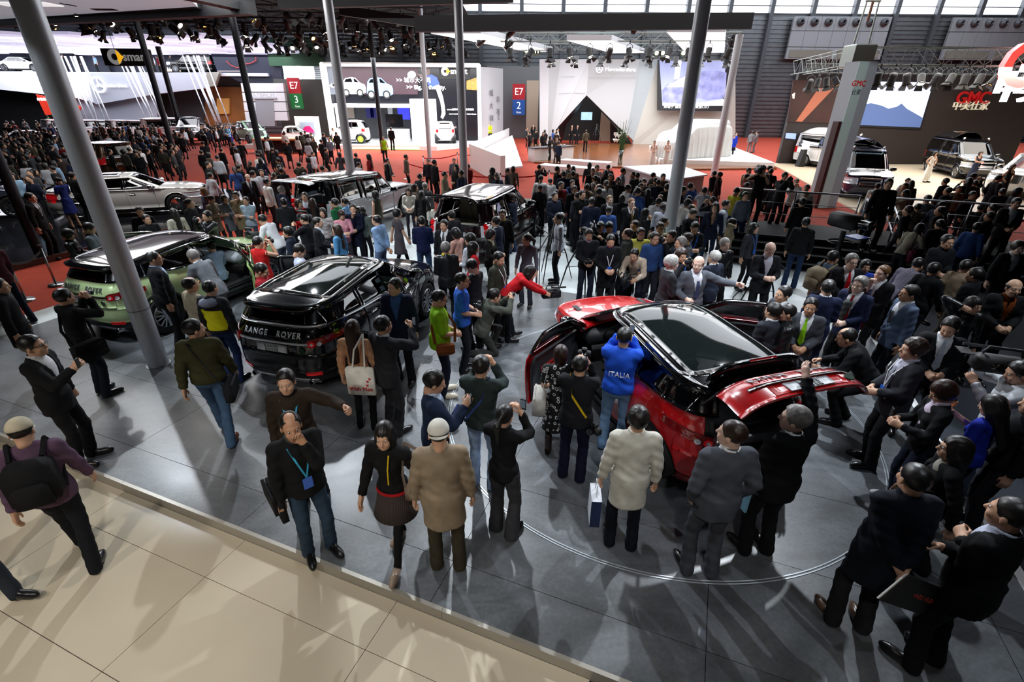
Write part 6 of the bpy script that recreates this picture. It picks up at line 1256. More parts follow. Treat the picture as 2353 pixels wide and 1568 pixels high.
def body_set(pose, top, legs, g, fem, hair, hi, mir, hy, hp_, boots):
    key = (pose, top, legs, g, fem, hair, hi, mir, hy, hp_, boots)
    if key in BODY: return BODY[key]
    sk = memo(('sk', pose, mir), lambda: skel(pose, mir)); h = HV[hi]; d = {}; fine = hi > 0; pk = (pose, mir, fem, hi)
    Hm = sk['hp']; Hr = rotz3(-R(sk['hd'][0] + hy)) @ rotx(R(sk['hd'][1] + hp_)) @ (rotx(-R(POSES[pose].get('lean', 0) * .55)))
    bare = top in ('polo', 'tee', 'vest', 'dress', 'gown')
    def mk_body():
        hv, hf = lib(('head', fem, hi)); parts = [(hv * 1.05 @ Hr.T + Hm, hf, 0)]; nr = .051 if not fem else .045; n = 12 if hi == 2 else 8 if hi == 1 else 5
        core = MB(); core.tube([Hm + Hr @ np.array([0, -.022, -.06]), Hm + Hr @ np.array([0, -.026, -.10]), sk['T']((0, -.005, 1.475)), sk['T']((0, 0, 1.40)), sk['T']((0, 0, 1.0))], [nr, nr, nr + .004, .07, .07], n)
        for S, E, Wr, sx in sk['arm']:
            if bare: core.tube([sk['T']((0, 0, 1.38)), S, S + (E - S) * .5, E, E + (Wr - E) * .3, Wr], [.05, .05, .046, .042, .041, .028], max(6, n - 2))
            else: core.tube([sk['T']((0, 0, 1.38)), S, E, Wr], [.05, .035, .028, .022], 5)
        if top == 'gown': core.tube([sk['T']((0, 0, 1.3)), sk['T']((0, 0, 1.42)), sk['T']((0, 0, 1.5))], [.12, .11, .05], 10)
        parts.append((np.concatenate(core.V), np.array([f for f in core.F if len(f) == 4]), 0))
        if fine:
            for sx in (-1, 1):
                for r_, yy, mi_ in ((.0115, .0835, 1), (.0078, .0885, 2)): v, f = sphere((sx * .031, yy, .004), r_, 5); parts.append((v * 1.05 @ Hr.T + Hm, f, mi_))
            v, f = sphere((0, 0, 0), 1, 5); parts.append(((v * (.021, .008, .0065) + (0, .093, -.060)) * 1.05 @ Hr.T + Hm, f, 3))
        if hi >= 0:
            for S, E, Wr, sx in sk['arm']:
                hvv, hff = lib(('hand', 1.15 if sk['grip'] else .45, hi)); M_ = frame(Wr - E, np.array([0, 1., 0]) if not sk['grip'] else np.array([-sx * .4, -.3, 1.])); v = hvv.copy(); ff = hff
                if sx > 0: v[:, 1] *= -1; ff = hff[:, ::-1]
                parts.append((v @ M_.T + Wr, ff, 0))
        V, F, mi = join(parts); return slot(mesh('body', V, F, None, True, mi), 4)
    d['body'] = memo(('body',) + pk + (hy, hp_, bare, top == 'gown'), mk_body)
    if hair != 'none':
        def mk_hair(): v, f = lib(('hair', hair, hi)); return slot(mesh('hair', (v * (.93 if fem else 1., 1, 1)) * 1.05 @ Hr.T + Hm, f, None, True))
        d['hair'] = memo(('hair', hair) + pk + (hy, hp_), mk_hair)
    tn = dict(suit='suit_jacket', coat='coat', jacket='jacket', bomber='jacket', sweater='sweater', shirt='shirt', polo='polo_shirt', tee='t_shirt', vest='waistcoat', dress='dress', gown='gown', blouse='blouse')[top]
    d[tn] = memo(('top', top, g) + pk, lambda: slot(mesh(tn, *top_mesh(sk, top, g, h, fem), None, True)))
    if top in ('suit', 'coat', 'jacket') and fine and POSES[pose].get('lean', 0) < 40: d['shirt_front'] = memo(('shirt', g) + pk, lambda: slot(mesh('shirt_front', *shirt_mesh(sk, g * (.93 if fem else 1), h), None, True)))
    if top != 'gown': ln = dict(trousers='trousers', jeans='jeans', slim='trousers', tights='tights', wide='trousers')[legs]; d[ln] = memo(('legs', legs, g) + pk, lambda: slot(mesh(ln, *leg_mesh(sk, legs, g, h * 1.05, fem), None, True)))
    def mk_shoe(i):
        sv, sf = lib(('shoe', boots, hi)); Hp, Kn, An, sx = sk['leg'][i]; return slot(mesh('shoe', sv @ rotz3(-sx * R(10)).T + (An[0], An[1] + .035, An[2] - .085), sf, None, True))
    if hi >= 0:
        for i in (0, 1): d['shoe.%d' % i] = memo(('shoe', i, boots) + pk, lambda: mk_shoe(i))
    BODY[key] = (d, sk, Hm, Hr); return BODY[key]
SKINS = [mat('skin_a', 'c99c80', .5), mat('skin_b', 'b98a6c', .5), mat('skin_c', 'd3a88c', .5), mat('skin_d', 'd9b5a2', .5), mat('skin_dark', '8a5d45', .5)]
m_eye = mat('eye_white', 'd8d4cc', .3); m_iris = mat('eye_iris', '1a120e', .2); m_lip = mat('lip', 'a3604f', .45)
def cloth(c, rough=.85, k='c'):
    return mat('cloth_%s_%s' % (k, c), c, rough, noise=.16, nscale=9., spec=.2, bump=.1) if k == 'c' else mat('leather_' + c, c, .35, noise=.2, nscale=14.)
def hairm(c): return mat('hair_' + c, c, .42, noise=.25, nscale=30.)
HC = dict(k='120e0c', b='2a1a12', r='2b140c', g='75706c', w='a9a6a2', l='6b4a2c')
def setm(o, i, m_): o.material_slots[i].link = 'OBJECT'; o.material_slots[i].material = m_
PEOPLE = []
def person(label, head=None, foot=None, xy=None, face=0., pose='stand', top='jacket', tc='1a1b1e', legs='trousers', lc='17181b', hair='short', hc='k', fem=False, H=1.72, g=1., skin=0, hi=1, mir=False, hy=0, hp=0, shirt=None, tie=None, shoe='131214', boots=False, z=0., group=None, glasses=False, lanyard=None, lea=False, extra=None, pat=None, cat='person', badge=None):
    H = H * (.945 if fem and H == 1.72 else 1.); s = H / 1.735
    d, sk, Hm, Hr = body_set(pose, top, legs, g, fem, hair, hi, mir, hy, hp, boots)
    if xy is not None: loc = np.array([xy[0], xy[1], z])
    elif foot is not None: loc = G(foot[0], foot[1], z)
    else:                                   # the crown of the head is what the photo shows
        top_l = (Hm + Hr @ np.array([0, -.01, .13])) * s; c_, s_ = math.cos(-R(face)), math.sin(-R(face)); loc = G(head[0], head[1], z + top_l[2]); loc = loc - np.array([c_ * top_l[0] - s_ * top_l[1], s_ * top_l[0] + c_ * top_l[1], top_l[2]])
    o = empty('person', loc, -R(face), label, cat, group); o.scale = (s, s, s)
    shirt = shirt or ('d8dade' if top == 'suit' else tc)
    tm = pat or (cloth(tc, k='l') if lea else cloth(tc))
    for nm, me in d.items():
        n = nm.split('.')[0]; q = put(n, me, o)
        if n == 'body':
            for i, m_ in enumerate((SKINS[skin], m_eye, m_iris, m_lip)): setm(q, i, m_)
        elif n == 'hair': setm(q, 0, hairm(HC.get(hc, hc)))
        elif n in ('shoe', 'shoes'): setm(q, 0, mat('shoe_' + shoe, shoe, .3))
        elif n == 'shirt_front': setm(q, 0, cloth(shirt))
        elif n in ('trousers', 'jeans', 'tights'): setm(q, 0, cloth(lc))
        else: setm(q, 0, tm)
    T = sk['T']
    if tie and hi:
        b = MB(); V = []
        for zz, w in ((1.462, .018), (1.44, .014), (1.30, .030), (1.12, .042), (1.06, .0)): y = .150 + .0 * zz - max(0, (zz - 1.36)) * .62; V += [tuple(T((-w, y * (.93 + .07 * g), zz))), tuple(T((w, y * (.93 + .07 * g), zz)))]
        b.add(V, [[2 * i, 2 * i + 1, 2 * i + 3, 2 * i + 2] for i in range(4)]).build('tie', cloth(tie, .4), o)
    if glasses:
        b = MB()
        for sx in (-1, 1): b.tube([Hm + Hr @ np.array([sx * .033 + .024 * math.cos(a), .105, .003 + .018 * math.sin(a)]) for a in np.linspace(0, 6.28, 13)], .0022, 4, False); b.tube([Hm + Hr @ np.array([sx * .057, .103, .008]), Hm + Hr @ np.array([sx * .08, 0, .005])], .0025, 4)
        b.tube([Hm + Hr @ np.array([-.009, .108, .006]), Hm + Hr @ np.array([.009, .108, .006])], .0025, 4); b.build('glasses', m_black, o)
    if lanyard and hi:
        b = MB()
        for sx in (-1, 1): P = [T((sx * .075, -.02, 1.50)), T((sx * .085, .085, 1.44)), T((sx * .05, .155, 1.30)), T((0, .165, 1.12))]; b.add([p + np.array([w, 0, 0]) for p in P for w in (-.008, .008)], [[2 * i, 2 * i + 1, 2 * i + 3, 2 * i + 2] for i in range(3)])
        q = b.build('lanyard', cloth(lanyard), o); MB().box(T((0, .17, 1.06)), (.085, .006, .12)).build('badge', mat('badge_card', badge or '2a2c30', .3), o)
    o['hand_r'] = list(map(float, sk['arm'][1][2])); o['hand_l'] = list(map(float, sk['arm'][0][2]))
    if extra: extra(o, sk, s, Hm, Hr)
    PEOPLE.append(o); return o
def at(o, p):                               # a point of a person's own frame in the hall
    s = o.scale[0]; a = o.rotation_euler[2]; c_, s_ = math.cos(a), math.sin(a); p = np.array(p) * s; return np.array([o.location[0] + c_ * p[0] - s_ * p[1], o.location[1] + s_ * p[0] + c_ * p[1], o.location[2] + p[2]])
def held(o, name, label, cat, hand='r', build=None, off=(0, .06, .03), rot=0., side=None, group=None):
    p = np.array(o['hand_' + hand]) + np.array(off); w = at(o, p); q = empty(name, w, o.rotation_euler[2] + rot, label, cat, group); build(q); return q
def b_phone(q): MB().box((0, 0, .03), (.06, .012, .12), bev=.004).build('case', m_black, q); MB().box((0, -.007, .035), (.05, .002, .09)).build('screen', mat('phone_screen', '5a6a78', .1, emit=.3), q)
def b_compact(q): MB().box((0, 0, .02), (.1, .03, .062), bev=.008).build('body', m_steel, q, True); MB().lathe([(0, .035), (.022, .035), (.026, .0)], 14, 'y', (0, .0, .02)).build('lens', m_black, q, True); MB().box((0, -.016, .02), (.06, .003, .042)).build('screen', mat('phone_screen', '5a6a78', .1, emit=.3), q)
def b_slr(q):
    MB().box((0, 0, .03), (.15, .07, .1), bev=.02).build('body', m_black, q, True); MB().box((0, 0, .095), (.06, .06, .04), bev=.015).build('prism', m_black, q, True); b = MB(); b.lathe([(.035, 0), (.04, -.05), (.045, -.12), (.042, -.125), (.0, -.11)], 16, 'y', (0, .03, .03)); b.build('lens', m_blackg, q, True)
def b_video(q):
    MB().box((0, 0, .06), (.12, .36, .18), bev=.03).build('body', m_black, q, True); b = MB(); b.lathe([(.05, 0), (.055, -.1), (.075, -.13), (.075, -.18), (0, -.15)], 16, 'y', (0, .17, .07)); b.build('lens', m_blackg, q, True); MB().tube([(0, -.1, .15), (0, -.08, .22), (0, .14, .22), (0, .16, .15)], .014, 6).build('handle', m_steel, q); MB().tube([(.08, .02, .2), (.08, .26, .2)], .018, 8).build('microphone', m_black, q); MB().box((-.1, .05, .13), (.09, .02, .07)).build('viewfinder', m_black, q)
def tripod(loc, h, label, rz=0., cam_=True, legm=None, cat='tripod', boom=False):
    q = empty('tripod', (loc[0], loc[1], loc[2] if len(loc) > 2 else 0), rz, label, cat)
    for k in range(3): a = 2 * math.pi * k / 3; MB().tube([(0, 0, h * .92), (.22 * h * math.cos(a), .22 * h * math.sin(a), h * .45), (.34 * h * math.cos(a), .34 * h * math.sin(a), .01)], [.022, .018, .012], 6).build('leg', legm or m_black, q, True)
    MB().tube([(0, 0, h * .5), (0, 0, h)], .022, 8).build('centre_column', legm or m_black, q, True); MB().box((0, 0, h), (.1, .14, .09), bev=.02).build('head', m_black, q); MB().tube([(0, -.05, h), (.05, -.4, h - .12)], .01, 6).build('pan_bar', m_black, q)
    b = MB(); 
    for k in range(3): a = 2 * math.pi * k / 3; b.tube([(0, 0, h * .5), (.22 * h * math.cos(a), .22 * h * math.sin(a), h * .45)], .008, 5)
    b.build('spreader', m_steel, q)
    return q
# ================================================================ the visitors
PTH = {}
def pattern(name, c1, c2, kind, scale):     # printed fabric
    m = bpy.data.materials.new(name); m.use_nodes = True; nt = m.node_tree; b = nt.nodes['Principled BSDF']; b.inputs['Roughness'].default_value = .85; tc = nt.nodes.new('ShaderNodeTexCoord'); mx = nt.nodes.new('ShaderNodeMix'); mx.data_type = 'RGBA'; mx.inputs[6].default_value = (*lin(c1), 1); mx.inputs[7].default_value = (*lin(c2), 1)
    if kind == 'plaid':
        ad = nt.nodes.new('ShaderNodeMath'); ad.operation = 'ADD'; 
        for i, dr in enumerate(('X', 'Z')):
            w = nt.nodes.new('ShaderNodeTexWave'); w.bands_direction = dr; w.inputs['Scale'].default_value = scale; r = nt.nodes.new('ShaderNodeMath'); r.operation = 'GREATER_THAN'; r.inputs[1].default_value = .6; nt.links.new(tc.outputs['Object'], w.inputs[0]); nt.links.new(w.outputs['Fac'], r.inputs[0]); h = nt.nodes.new('ShaderNodeMath'); h.operation = 'MULTIPLY'; h.inputs[1].default_value = .5; nt.links.new(r.outputs[0], h.inputs[0]); nt.links.new(h.outputs[0], ad.inputs[i])
        nt.links.new(ad.outputs[0], mx.inputs[0])
    elif kind == 'stripe':
        w = nt.nodes.new('ShaderNodeTexWave'); w.bands_direction = 'Z'; w.inputs['Scale'].default_value = scale; r = nt.nodes.new('ShaderNodeMath'); r.operation = 'GREATER_THAN'; r.inputs[1].default_value = .55; nt.links.new(tc.outputs['Object'], w.inputs[0]); nt.links.new(w.outputs['Fac'], r.inputs[0]); nt.links.new(r.outputs[0], mx.inputs[0])
    elif kind == 'rings':
        v = nt.nodes.new('ShaderNodeTexVoronoi'); v.inputs['Scale'].default_value = scale; a = nt.nodes.new('ShaderNodeMath'); a.operation = 'SUBTRACT'; a.inputs[1].default_value = .30; ab = nt.nodes.new('ShaderNodeMath'); ab.operation = 'ABSOLUTE'; r = nt.nodes.new('ShaderNodeMath'); r.operation = 'LESS_THAN'; r.inputs[1].default_value = .085
        nt.links.new(tc.outputs['Object'], v.inputs[0]); nt.links.new(v.outputs['Distance'], a.inputs[0]); nt.links.new(a.outputs[0], ab.inputs[0]); nt.links.new(ab.outputs[0], r.inputs[0]); nt.links.new(r.outputs[0], mx.inputs[0])
    elif kind == 'split':                   # two-tone garment: c2 between two heights, on the body only
        sx = nt.nodes.new('ShaderNodeSeparateXYZ'); nt.links.new(tc.outputs['Object'], sx.inputs[0]); lo, hi_ = scale; a = nt.nodes.new('ShaderNodeMath'); a.operation = 'GREATER_THAN'; a.inputs[1].default_value = lo; c = nt.nodes.new('ShaderNodeMath'); c.operation = 'LESS_THAN'; c.inputs[1].default_value = hi_; d = nt.nodes.new('ShaderNodeMath'); d.operation = 'MULTIPLY'; e = nt.nodes.new('ShaderNodeMath'); e.operation = 'ABSOLUTE'; f = nt.nodes.new('ShaderNodeMath'); f.operation = 'LESS_THAN'; f.inputs[1].default_value = .175; g_ = nt.nodes.new('ShaderNodeMath'); g_.operation = 'MULTIPLY'
        nt.links.new(sx.outputs[2], a.inputs[0]); nt.links.new(sx.outputs[2], c.inputs[0]); nt.links.new(a.outputs[0], d.inputs[0]); nt.links.new(c.outputs[0], d.inputs[1]); nt.links.new(sx.outputs[0], e.inputs[0]); nt.links.new(e.outputs[0], f.inputs[0]); nt.links.new(d.outputs[0], g_.inputs[0]); nt.links.new(f.outputs[0], g_.inputs[1]); nt.links.new(g_.outputs[0], mx.inputs[0])
    nt.links.new(mx.outputs[2], b.inputs['Base Color']); return m
def strap(o, sk, side, m_, drop=.92, name='strap'):
    T = sk['T']; sx = side; b = MB(); P = [T((-sx * .10, .0, 1.515)), T((-sx * .05, .165, 1.32)), T((sx * .10, .17, 1.10)), T((sx * .20, .05, drop))]; Q = [T((-sx * .10, .0, 1.515)), T((-sx * .05, -.155, 1.32)), T((sx * .10, -.16, 1.10)), T((sx * .20, -.02, drop))]
    for L in (P, Q): b.add([p + np.array([0, 0, w]) for p in L for w in (-.022, .022)], [[2 * i, 2 * i + 1, 2 * i + 3, 2 * i + 2] for i in range(3)])
    return b.build(name, m_, o)
def bag(o, label, side, col, z=.78, size=(.12, .36, .28), y=0., strapped=True, name='shoulder_bag', long_strap=False):
    w = at(o, (side * .245, y, z)); q = empty(name, w, o.rotation_euler[2], label, 'bag'); mm = cloth(col); MB().box((0, 0, 0), size, bev=.05).build('bag_body', mm, q, True); MB().box((side * .055, 0, size[2] * .18), (.03, size[1] * .96, size[2] * .6), bev=.012).build('flap', mm, q)
    if strapped:
        b = MB(); s = o.scale[0]; tx = (-side * .33 if long_strap else -side * .10) * s; tz = (1.50 - z) * s
        for yy, bow in ((.16, .2), (-.16, -.2)): P = [(-side * .04, yy * .9, size[2] * .4), (tx * .4, bow * .85, tz * .55), (tx, .0, tz)]; b.add([(p[0], p[1] + w_, p[2]) for p in P for w_ in (-.02, .02)], [[2 * i, 2 * i + 1, 2 * i + 3, 2 * i + 2] for i in range(2)])
        b.build('strap', mm, q)
    return q
def backpack(o, label, col):
    q = empty('backpack', at(o, (0, -.22, 1.22)), o.rotation_euler[2], label, 'backpack'); mm = cloth(col); MB().box((0, 0, 0), (.34, .19, .48), bev=.08).build('pack_body', mm, q, True); MB().box((0, -.11, -.08), (.26, .08, .24), bev=.035).build('front_pocket', mm, q, True)
    for sx in (-1, 1): MB().tube([(sx * .11, .08, .2), (sx * .13, .22, .30), (sx * .14, .36, .1), (sx * .15, .12, -.2)], .022, 6).build('shoulder_strap', mm, q)
    return q
def tote(o, label, side, col, handw='f0ece0'):
    q = empty('tote_bag', at(o, (side * .10, -.20, .95)), o.rotation_euler[2], label, 'bag'); MB().box((0, 0, 0), (.36, .07, .42), bev=.025).build('bag_body', cloth(col), q, True)
    for dx in (-.08, .08): MB().tube([(dx, -.02, .2), (dx * .8 + side * .03, .0, .45), (side * .06, .12, .62)], .012, 6).build('handle', cloth(col), q)
    return q
K = 'pale stage'; P_ = person
# ---- left foreground
p = P_('man in black suit and dark glasses holding a phone at chest height', head=(60, 772), face=75, pose='phone', top='suit', tc='131316', lc='131316', g=1.05, hi=2, H=1.78, hp=22, glasses=True, z=0); held(p, 'mobile_phone', 'black phone held by the man in dark glasses', 'phone', 'r', b_phone)
p = P_('man in black jacket photographing the pale green car with a phone', head=(140, 664), face=22, pose='photo', top='coat', tc='141416', legs='jeans', lc='1c212c', hi=2, H=1.74, shoe='161616'); held(p, 'compact_camera', 'small camera held up behind the pale green car', 'camera', 'r', b_compact, (-.06, .07, .03)); bag(p, 'black shoulder bag of the man photographing the green car', 1, '121214', .86, (.14, .4, .3), -.05, long_strap=True)
p = P_('man in olive jacket and blue jeans striding across the grey floor', head=(437, 735), face=-18, pose='walk', top='bomber', tc='3b3922', legs='jeans', lc='3f5876', hi=2, hy=60, shoe='6b3f26', g=1.1, H=1.76); bag(p, 'dark shoulder bag swinging behind the man in olive jacket', 1, '1e1f24', .82, (.1, .36, .3), -.12, long_strap=True)
P_('stout man in black suit watching beside the silver pole', head=(347, 578), face=55, pose='stand', top='suit', tc='121316', lc='101114', hi=2, hair='buzz', g=1.15, H=1.8, skin=1, shirt='9fb2cc')
P_('balding man in beige polo shirt behind the pale green car', head=(432, 638), face=30, pose='stand', top='polo', tc='b3a68d', lc='2a2a2c', hi=1, hair='thin', g=1.05, H=1.68)
P_('man in black and bright yellow hooded jacket with blue jeans', head=(477, 645), face=8, pose='stand', top='bomber', pat=pattern('yellow_black_jacket', '17191d', 'f0e40a', 'split', (.98, 1.30)), legs='jeans', lc='24345a', hi=2, H=1.72, hair='buzz', extra=lambda o, sk, s, Hm, Hr: MB().lathe([(.05, .0), (.12, -.03), (.15, -.08), (.11, -.12)], 14, c=tuple(sk['T']((0, -.075, 1.50)))).build('hood', cloth('8f93a6'), o, True))
P_('man in red jacket looking into the black five-door car', head=(603, 606), face=78, pose='hold', top='jacket', tc='a82530', lc='1b1b1e', hi=2, hp=-22, H=1.70)
P_('grey-haired man in grey suit bending into the pale green car', head=(437, 575), face=-70, pose='lean', top='suit', tc='63666c', lc='5a5d63', hi=1, hair='grey', hc='g', H=1.74)
P_('seated visitor in blue jeans on the front seat of the green car', xy=(-6.55, 10.35), face=-70, pose='sit', top='shirt', tc='8fa3bd', legs='jeans', lc='6f8fc4', hi=1, z=.10, H=1.66)
P_('woman with short black hair in leather jacket beside the green car', head=(160, 528), face=70, pose='read', top='jacket', tc='15161a', lea=True, fem=True, hair='bobshort', hi=1)
P_('young man in grey denim jacket looking at the green car roof', head=(208, 513), face=60, pose='read', top='jacket', tc='5d666c', hi=1, hair='short')
P_('security man in black suit with white gloves by the dark pole', head=(65, 443), face=75, pose='stand', top='suit', tc='0d0e10', lc='0d0e10', hi=1, H=1.82, shirt='c9ccd2', tie='202228', z=.0)
P_('man in maroon shirt and dark jeans walking off the red carpet', foot=(52, 742), face=-70, pose='walk', top='shirt', tc='3a0f1c', legs='jeans', lc='141a2a', hi=1, H=1.74)
P_('hostess in royal blue dress reading a tablet beside the white saloon', head=(128, 408), face=-75, pose='read', top='dress', tc='16205a', legs='tights', lc='b08a70', fem=True, hair='pony', hi=1, z=.15)
P_('man in black shirt standing against the white saloon', head=(163, 395), face=20, pose='stand', top='shirt', tc='0f1013', hi=1, z=.15)
P_('dark-coated man half out of view behind the man in dark glasses', head=(-12, 640), face=60, pose='stand', top='coat', tc='141418', hi=1, H=1.72)
def cap(o, Hm, Hr, col, back=False):
    f = lambda P: np.maximum(ell(P, (0, -.014, .04), (.094, .113, .104)), .028 - P[:, 2]); V, F = grow(f, (-.12, -.15, 0), (.12, .13, .17), .012); sgn = -1 if back else 1; q = put('cap', mesh('cap', V @ Hr.T + Hm, F, cloth(col), True), o)
    A = np.array([(x, sgn * y, .034 - .5 * x * x * 4 - (.015 if r else 0)) for r in (0, 1) for x, y in [(.085 * math.cos(a), (.085 + (.08 if r else 0)) * math.sin(a)) for a in np.linspace(.25, math.pi - .25, 9)]]); A = A @ Hr.T + Hm
    put('visor', mesh('visor', A, [[i, i + 1, i + 10, i + 9] for i in range(8)], cloth(col), True), q)
capx = lambda col, back=False: (lambda o, sk, s, Hm, Hr: cap(o, Hm, Hr, col, back))
p = P_('man in beige cap with black backpack hurrying over the cream tiles', head=(36, 962), face=-30, pose='walk', top='shirt', tc='5b4458', legs='jeans', lc='15161c', hi=2, hair='buzz', H=1.74, z=-.12, hp=-15, extra=capx('b5ab94')); backpack(p, 'black backpack on the man in beige cap', '121214')
P_('visitor in dark jeans stepping in from beside the cream tiles', foot=(-30, 1385), face=100, pose='walk', top='jacket', tc='17181c', legs='jeans', lc='2a3038', hi=1, z=-.12)
# ---- by the black car
p = P_('woman with long auburn hair in peach blouse and black trousers', head=(808, 737), face=4, pose='stand', top='blouse', tc='b98a68', legs='slim', lc='0e0e11', fem=True, hair='long', hc='r', hi=2, H=1.66)
t_ = tote(p, 'white cotton tote bag with red hearts on the auburn-haired woman', 1, 'e6e2d8')
for x, z in ((.10, .02), (.09, -.04), (.13, .06)): MB().prism([(x, z - .02), (x + .018, z + .004), (x + .009, z + .014), (x, z + .006), (x - .009, z + .014), (x - .018, z + .004)], -.045, -.038).build('heart', mat('heart_red', 'c0202c', .6), t_)
text('With Mon', .075, mat('tote_red_text', 'a82028', .6), t_, (0, -.038, -.1)); 
p = P_('man in charcoal suit filming with a raised phone beside the tote bag', head=(877, 727), face=35, pose='phoneup', top='suit', tc='25262a', lc='222327', hi=2, H=1.75); held(p, 'mobile_phone', 'phone raised by the man in charcoal suit', 'phone', 'r', b_phone)
P_('man in navy blazer and blue plaid shirt turning his head', head=(907, 640), face=185, pose='stand', top='suit', tc='131a30', legs='trousers', lc='15161c', hi=2, H=1.78, hy=35, shirt='33507a')
p = P_('man in lime green polo shirt beside the black car', head=(1012, 667), face=75, pose='hold', top='polo', tc='8fca1c', legs='jeans', lc='111626', hi=2, H=1.74, g=1.12, glasses=True, hp=-15, hair='buzz', shoe='c9c2b0'); bag(p, 'tan leather bag on the man in lime polo', 1, '7a4420', .92, (.1, .26, .2), .05, long_strap=True)
p = P_('man in bright blue t-shirt and glasses with a camera', head=(1060, 627), face=85, pose='hold', top='tee', tc='2f66d0', legs='jeans', lc='14181f', hi=2, H=1.74, glasses=True, hair='buzz', g=1.05); held(p, 'camera', 'black camera hanging before the man in bright blue t-shirt', 'camera', 'r', b_slr, (-.05, .05, .1))
p = P_('man kneeling in grey green jacket to photograph the red coupe', head=(1138, 664), face=65, pose='crouch', top='jacket', tc='4a4d44', legs='trousers', lc='2c2d2b', hi=2, H=1.74); held(p, 'compact_camera', 'compact camera of the kneeling man', 'camera', 'r', b_compact, (-.05, .05, .04))
p = P_('woman in red long sleeves bending over a video camera', head=(1222, 612), face=78, pose='bend', top='sweater', tc='b0141c', legs='jeans', lc='14161c', fem=True, hair='long', hi=2, H=1.68); held(p, 'video_camera', 'video camera held low by the woman in red sleeves', 'video camera', 'r', b_video, (-.08, .12, -.1))
P_('woman in plaid shirt over white top with dark ponytail', head=(1212, 538), face=200, pose='stand', top='shirt', pat=pattern('plaid_shirt', '2e3044', '8a8088', 'plaid', 14), legs='jeans', lc='30343e', fem=True, hair='pony', hc='b', hi=1, hy=55)
P_('man in dark suit and glasses looking down near the red jacket woman', head=(1078, 597), face=-60, pose='read', top='suit', tc='1b1c20', hi=1, glasses=True)
P_('woman in scarlet jacket with shoulder-length black hair', head=(1087, 556), face=65, pose='stand', top='jacket', tc='b3121d', fem=True, hair='wavy', hi=1)
P_('grey-haired man in quilted black jacket with yellow collar', head=(1023, 556), face=-12, pose='hold', top='jacket', tc='131417', hi=1, hair='grey', hc='g', lea=True, shirt='c8c020')
P_('man in dark olive jacket with lanyard looking down', head=(1150, 580), face=120, pose='stand', top='jacket', tc='2e2f26', hi=1, hair='buzz', hp=-20, lanyard='c9ccd2', badge='2f62c8')
P_('man in navy suit back turned behind the black car bonnet', head=(968, 497), face=-6, pose='hold', top='sweater', tc='12193c', legs='jeans', lc='33496a', hi=1)
# ---- foreground centre
p = P_('man in brown jacket gesturing with blue lanyard', head=(652, 852), face=165, pose='pointR', top='jacket', tc='2c221b', legs='trousers', lc='17171a', hi=2, H=1.72, lanyard='3aa0c8', shirt='0f0f12', g=1.08, mir=True)
p = P_('balding man in black jacket and jeans with hand at his mouth', head=(662, 952), face=140, pose='mouth', top='jacket', tc='121315', legs='jeans', lc='2d3f52', hi=2, hair='thin', H=1.72, lanyard='3aa0c8', g=1.05, skin=1, shirt='3c3a36'); q_ = bag(p, 'flat black briefcase under the arm of the balding man', 1, '18181a', .80, (.06, .38, .34), -.1, False, 'briefcase')
p = P_('woman in black jacket with yellow piping, red belt and checked skirt', head=(880, 975), face=195, pose='walk', top='jacket', tc='101012', legs='tights', lc='101013', fem=True, hair='long', hi=2, H=1.62, hy=-15, shoe='8d7a6c', boots=False,
       extra=lambda o, sk, s, Hm, Hr: (MB().lathe([(.165, .93), (.178, .95), (.165, .975)], 22).build('belt', cloth('9a121a'), o).__setattr__('scale', (1, .82, 1)), MB().lathe([(.160, .95), (.19, .80), (.235, .62), (.225, .62)], 26).build('skirt', pattern('checked_skirt', '17131a', '4a3c36', 'plaid', 22), o, True).__setattr__('scale', (1, .88, 1)), MB().tube([sk['T']((-.06, .10, 1.44)), sk['T']((-.06, .150, 1.30)), sk['T']((-.05, .150, 1.12))], .008, 5).build('piping', cloth('d8b81c'), o)))
bag(PEOPLE[-1], 'pale shoulder bag of the woman with the red belt', -1, '7a6a5c', 1.0, (.1, .3, .24), -.05)
POSES['stand2'] = dict(L=(-.27, .05, .84), R=(.27, .04, .84))
P_('man in khaki field jacket and white cap seen from behind', head=(1006, 966), face=-8, pose='stand2', top='coat', tc='8a7a66', legs='trousers', lc='3a3428', hi=2, H=1.74, hair='buzz', g=1.1, shoe='6b4a24', hp=-14, extra=capx('d6d2c8', True))
p = P_('man in navy blazer checking a phone with a black backpack strap', head=(1003, 853), face=75, pose='phone', top='suit', tc='1a2740', lc='16181f', hi=2, H=1.74, shirt='b9cbe6'); held(p, 'mobile_phone', 'dark phone read by the man in navy blazer', 'phone', 'r', b_phone)
p = P_('man in dark green pullover and light jeans with raised elbows', head=(1105, 818), face=12, pose='photo', top='sweater', tc='2a3534', legs='jeans', lc='8398b8', hi=2, H=1.76, g=1.04, extra=lambda o, sk, s, Hm, Hr: strap(o, sk, -1, cloth('3a4c8a'))); bag(p, 'small blue sling bag on the man in dark green pullover', -1, '202c58', .98, (.09, .2, .18), .0, False, 'sling_bag')
p = P_('woman in black jacket and grey trousers with a long ponytail', head=(1160, 932), face=25, pose='photo', top='jacket', tc='111114', legs='wide', lc='36363a', fem=True, hair='pony', hi=2, H=1.62); held(p, 'mobile_phone', 'phone held up by the woman with a long ponytail', 'phone', 'r', b_phone)
p = P_('woman with brown bob in black and white printed dress and boots', head=(1290, 796), face=6, pose='hold', top='dress', pat=pattern('bow_print', '0d0d10', 'd8d8dc', 'rings', 17), legs='tights', lc='15120f', fem=True, hair='bob', hc='r', hi=2, H=1.60, shoe='2a1c18', boots=True); bag(p, 'silver patterned handbag of the woman in printed dress', -1, 'b9b6b0', .98, (.16, .38, .28), -.1)
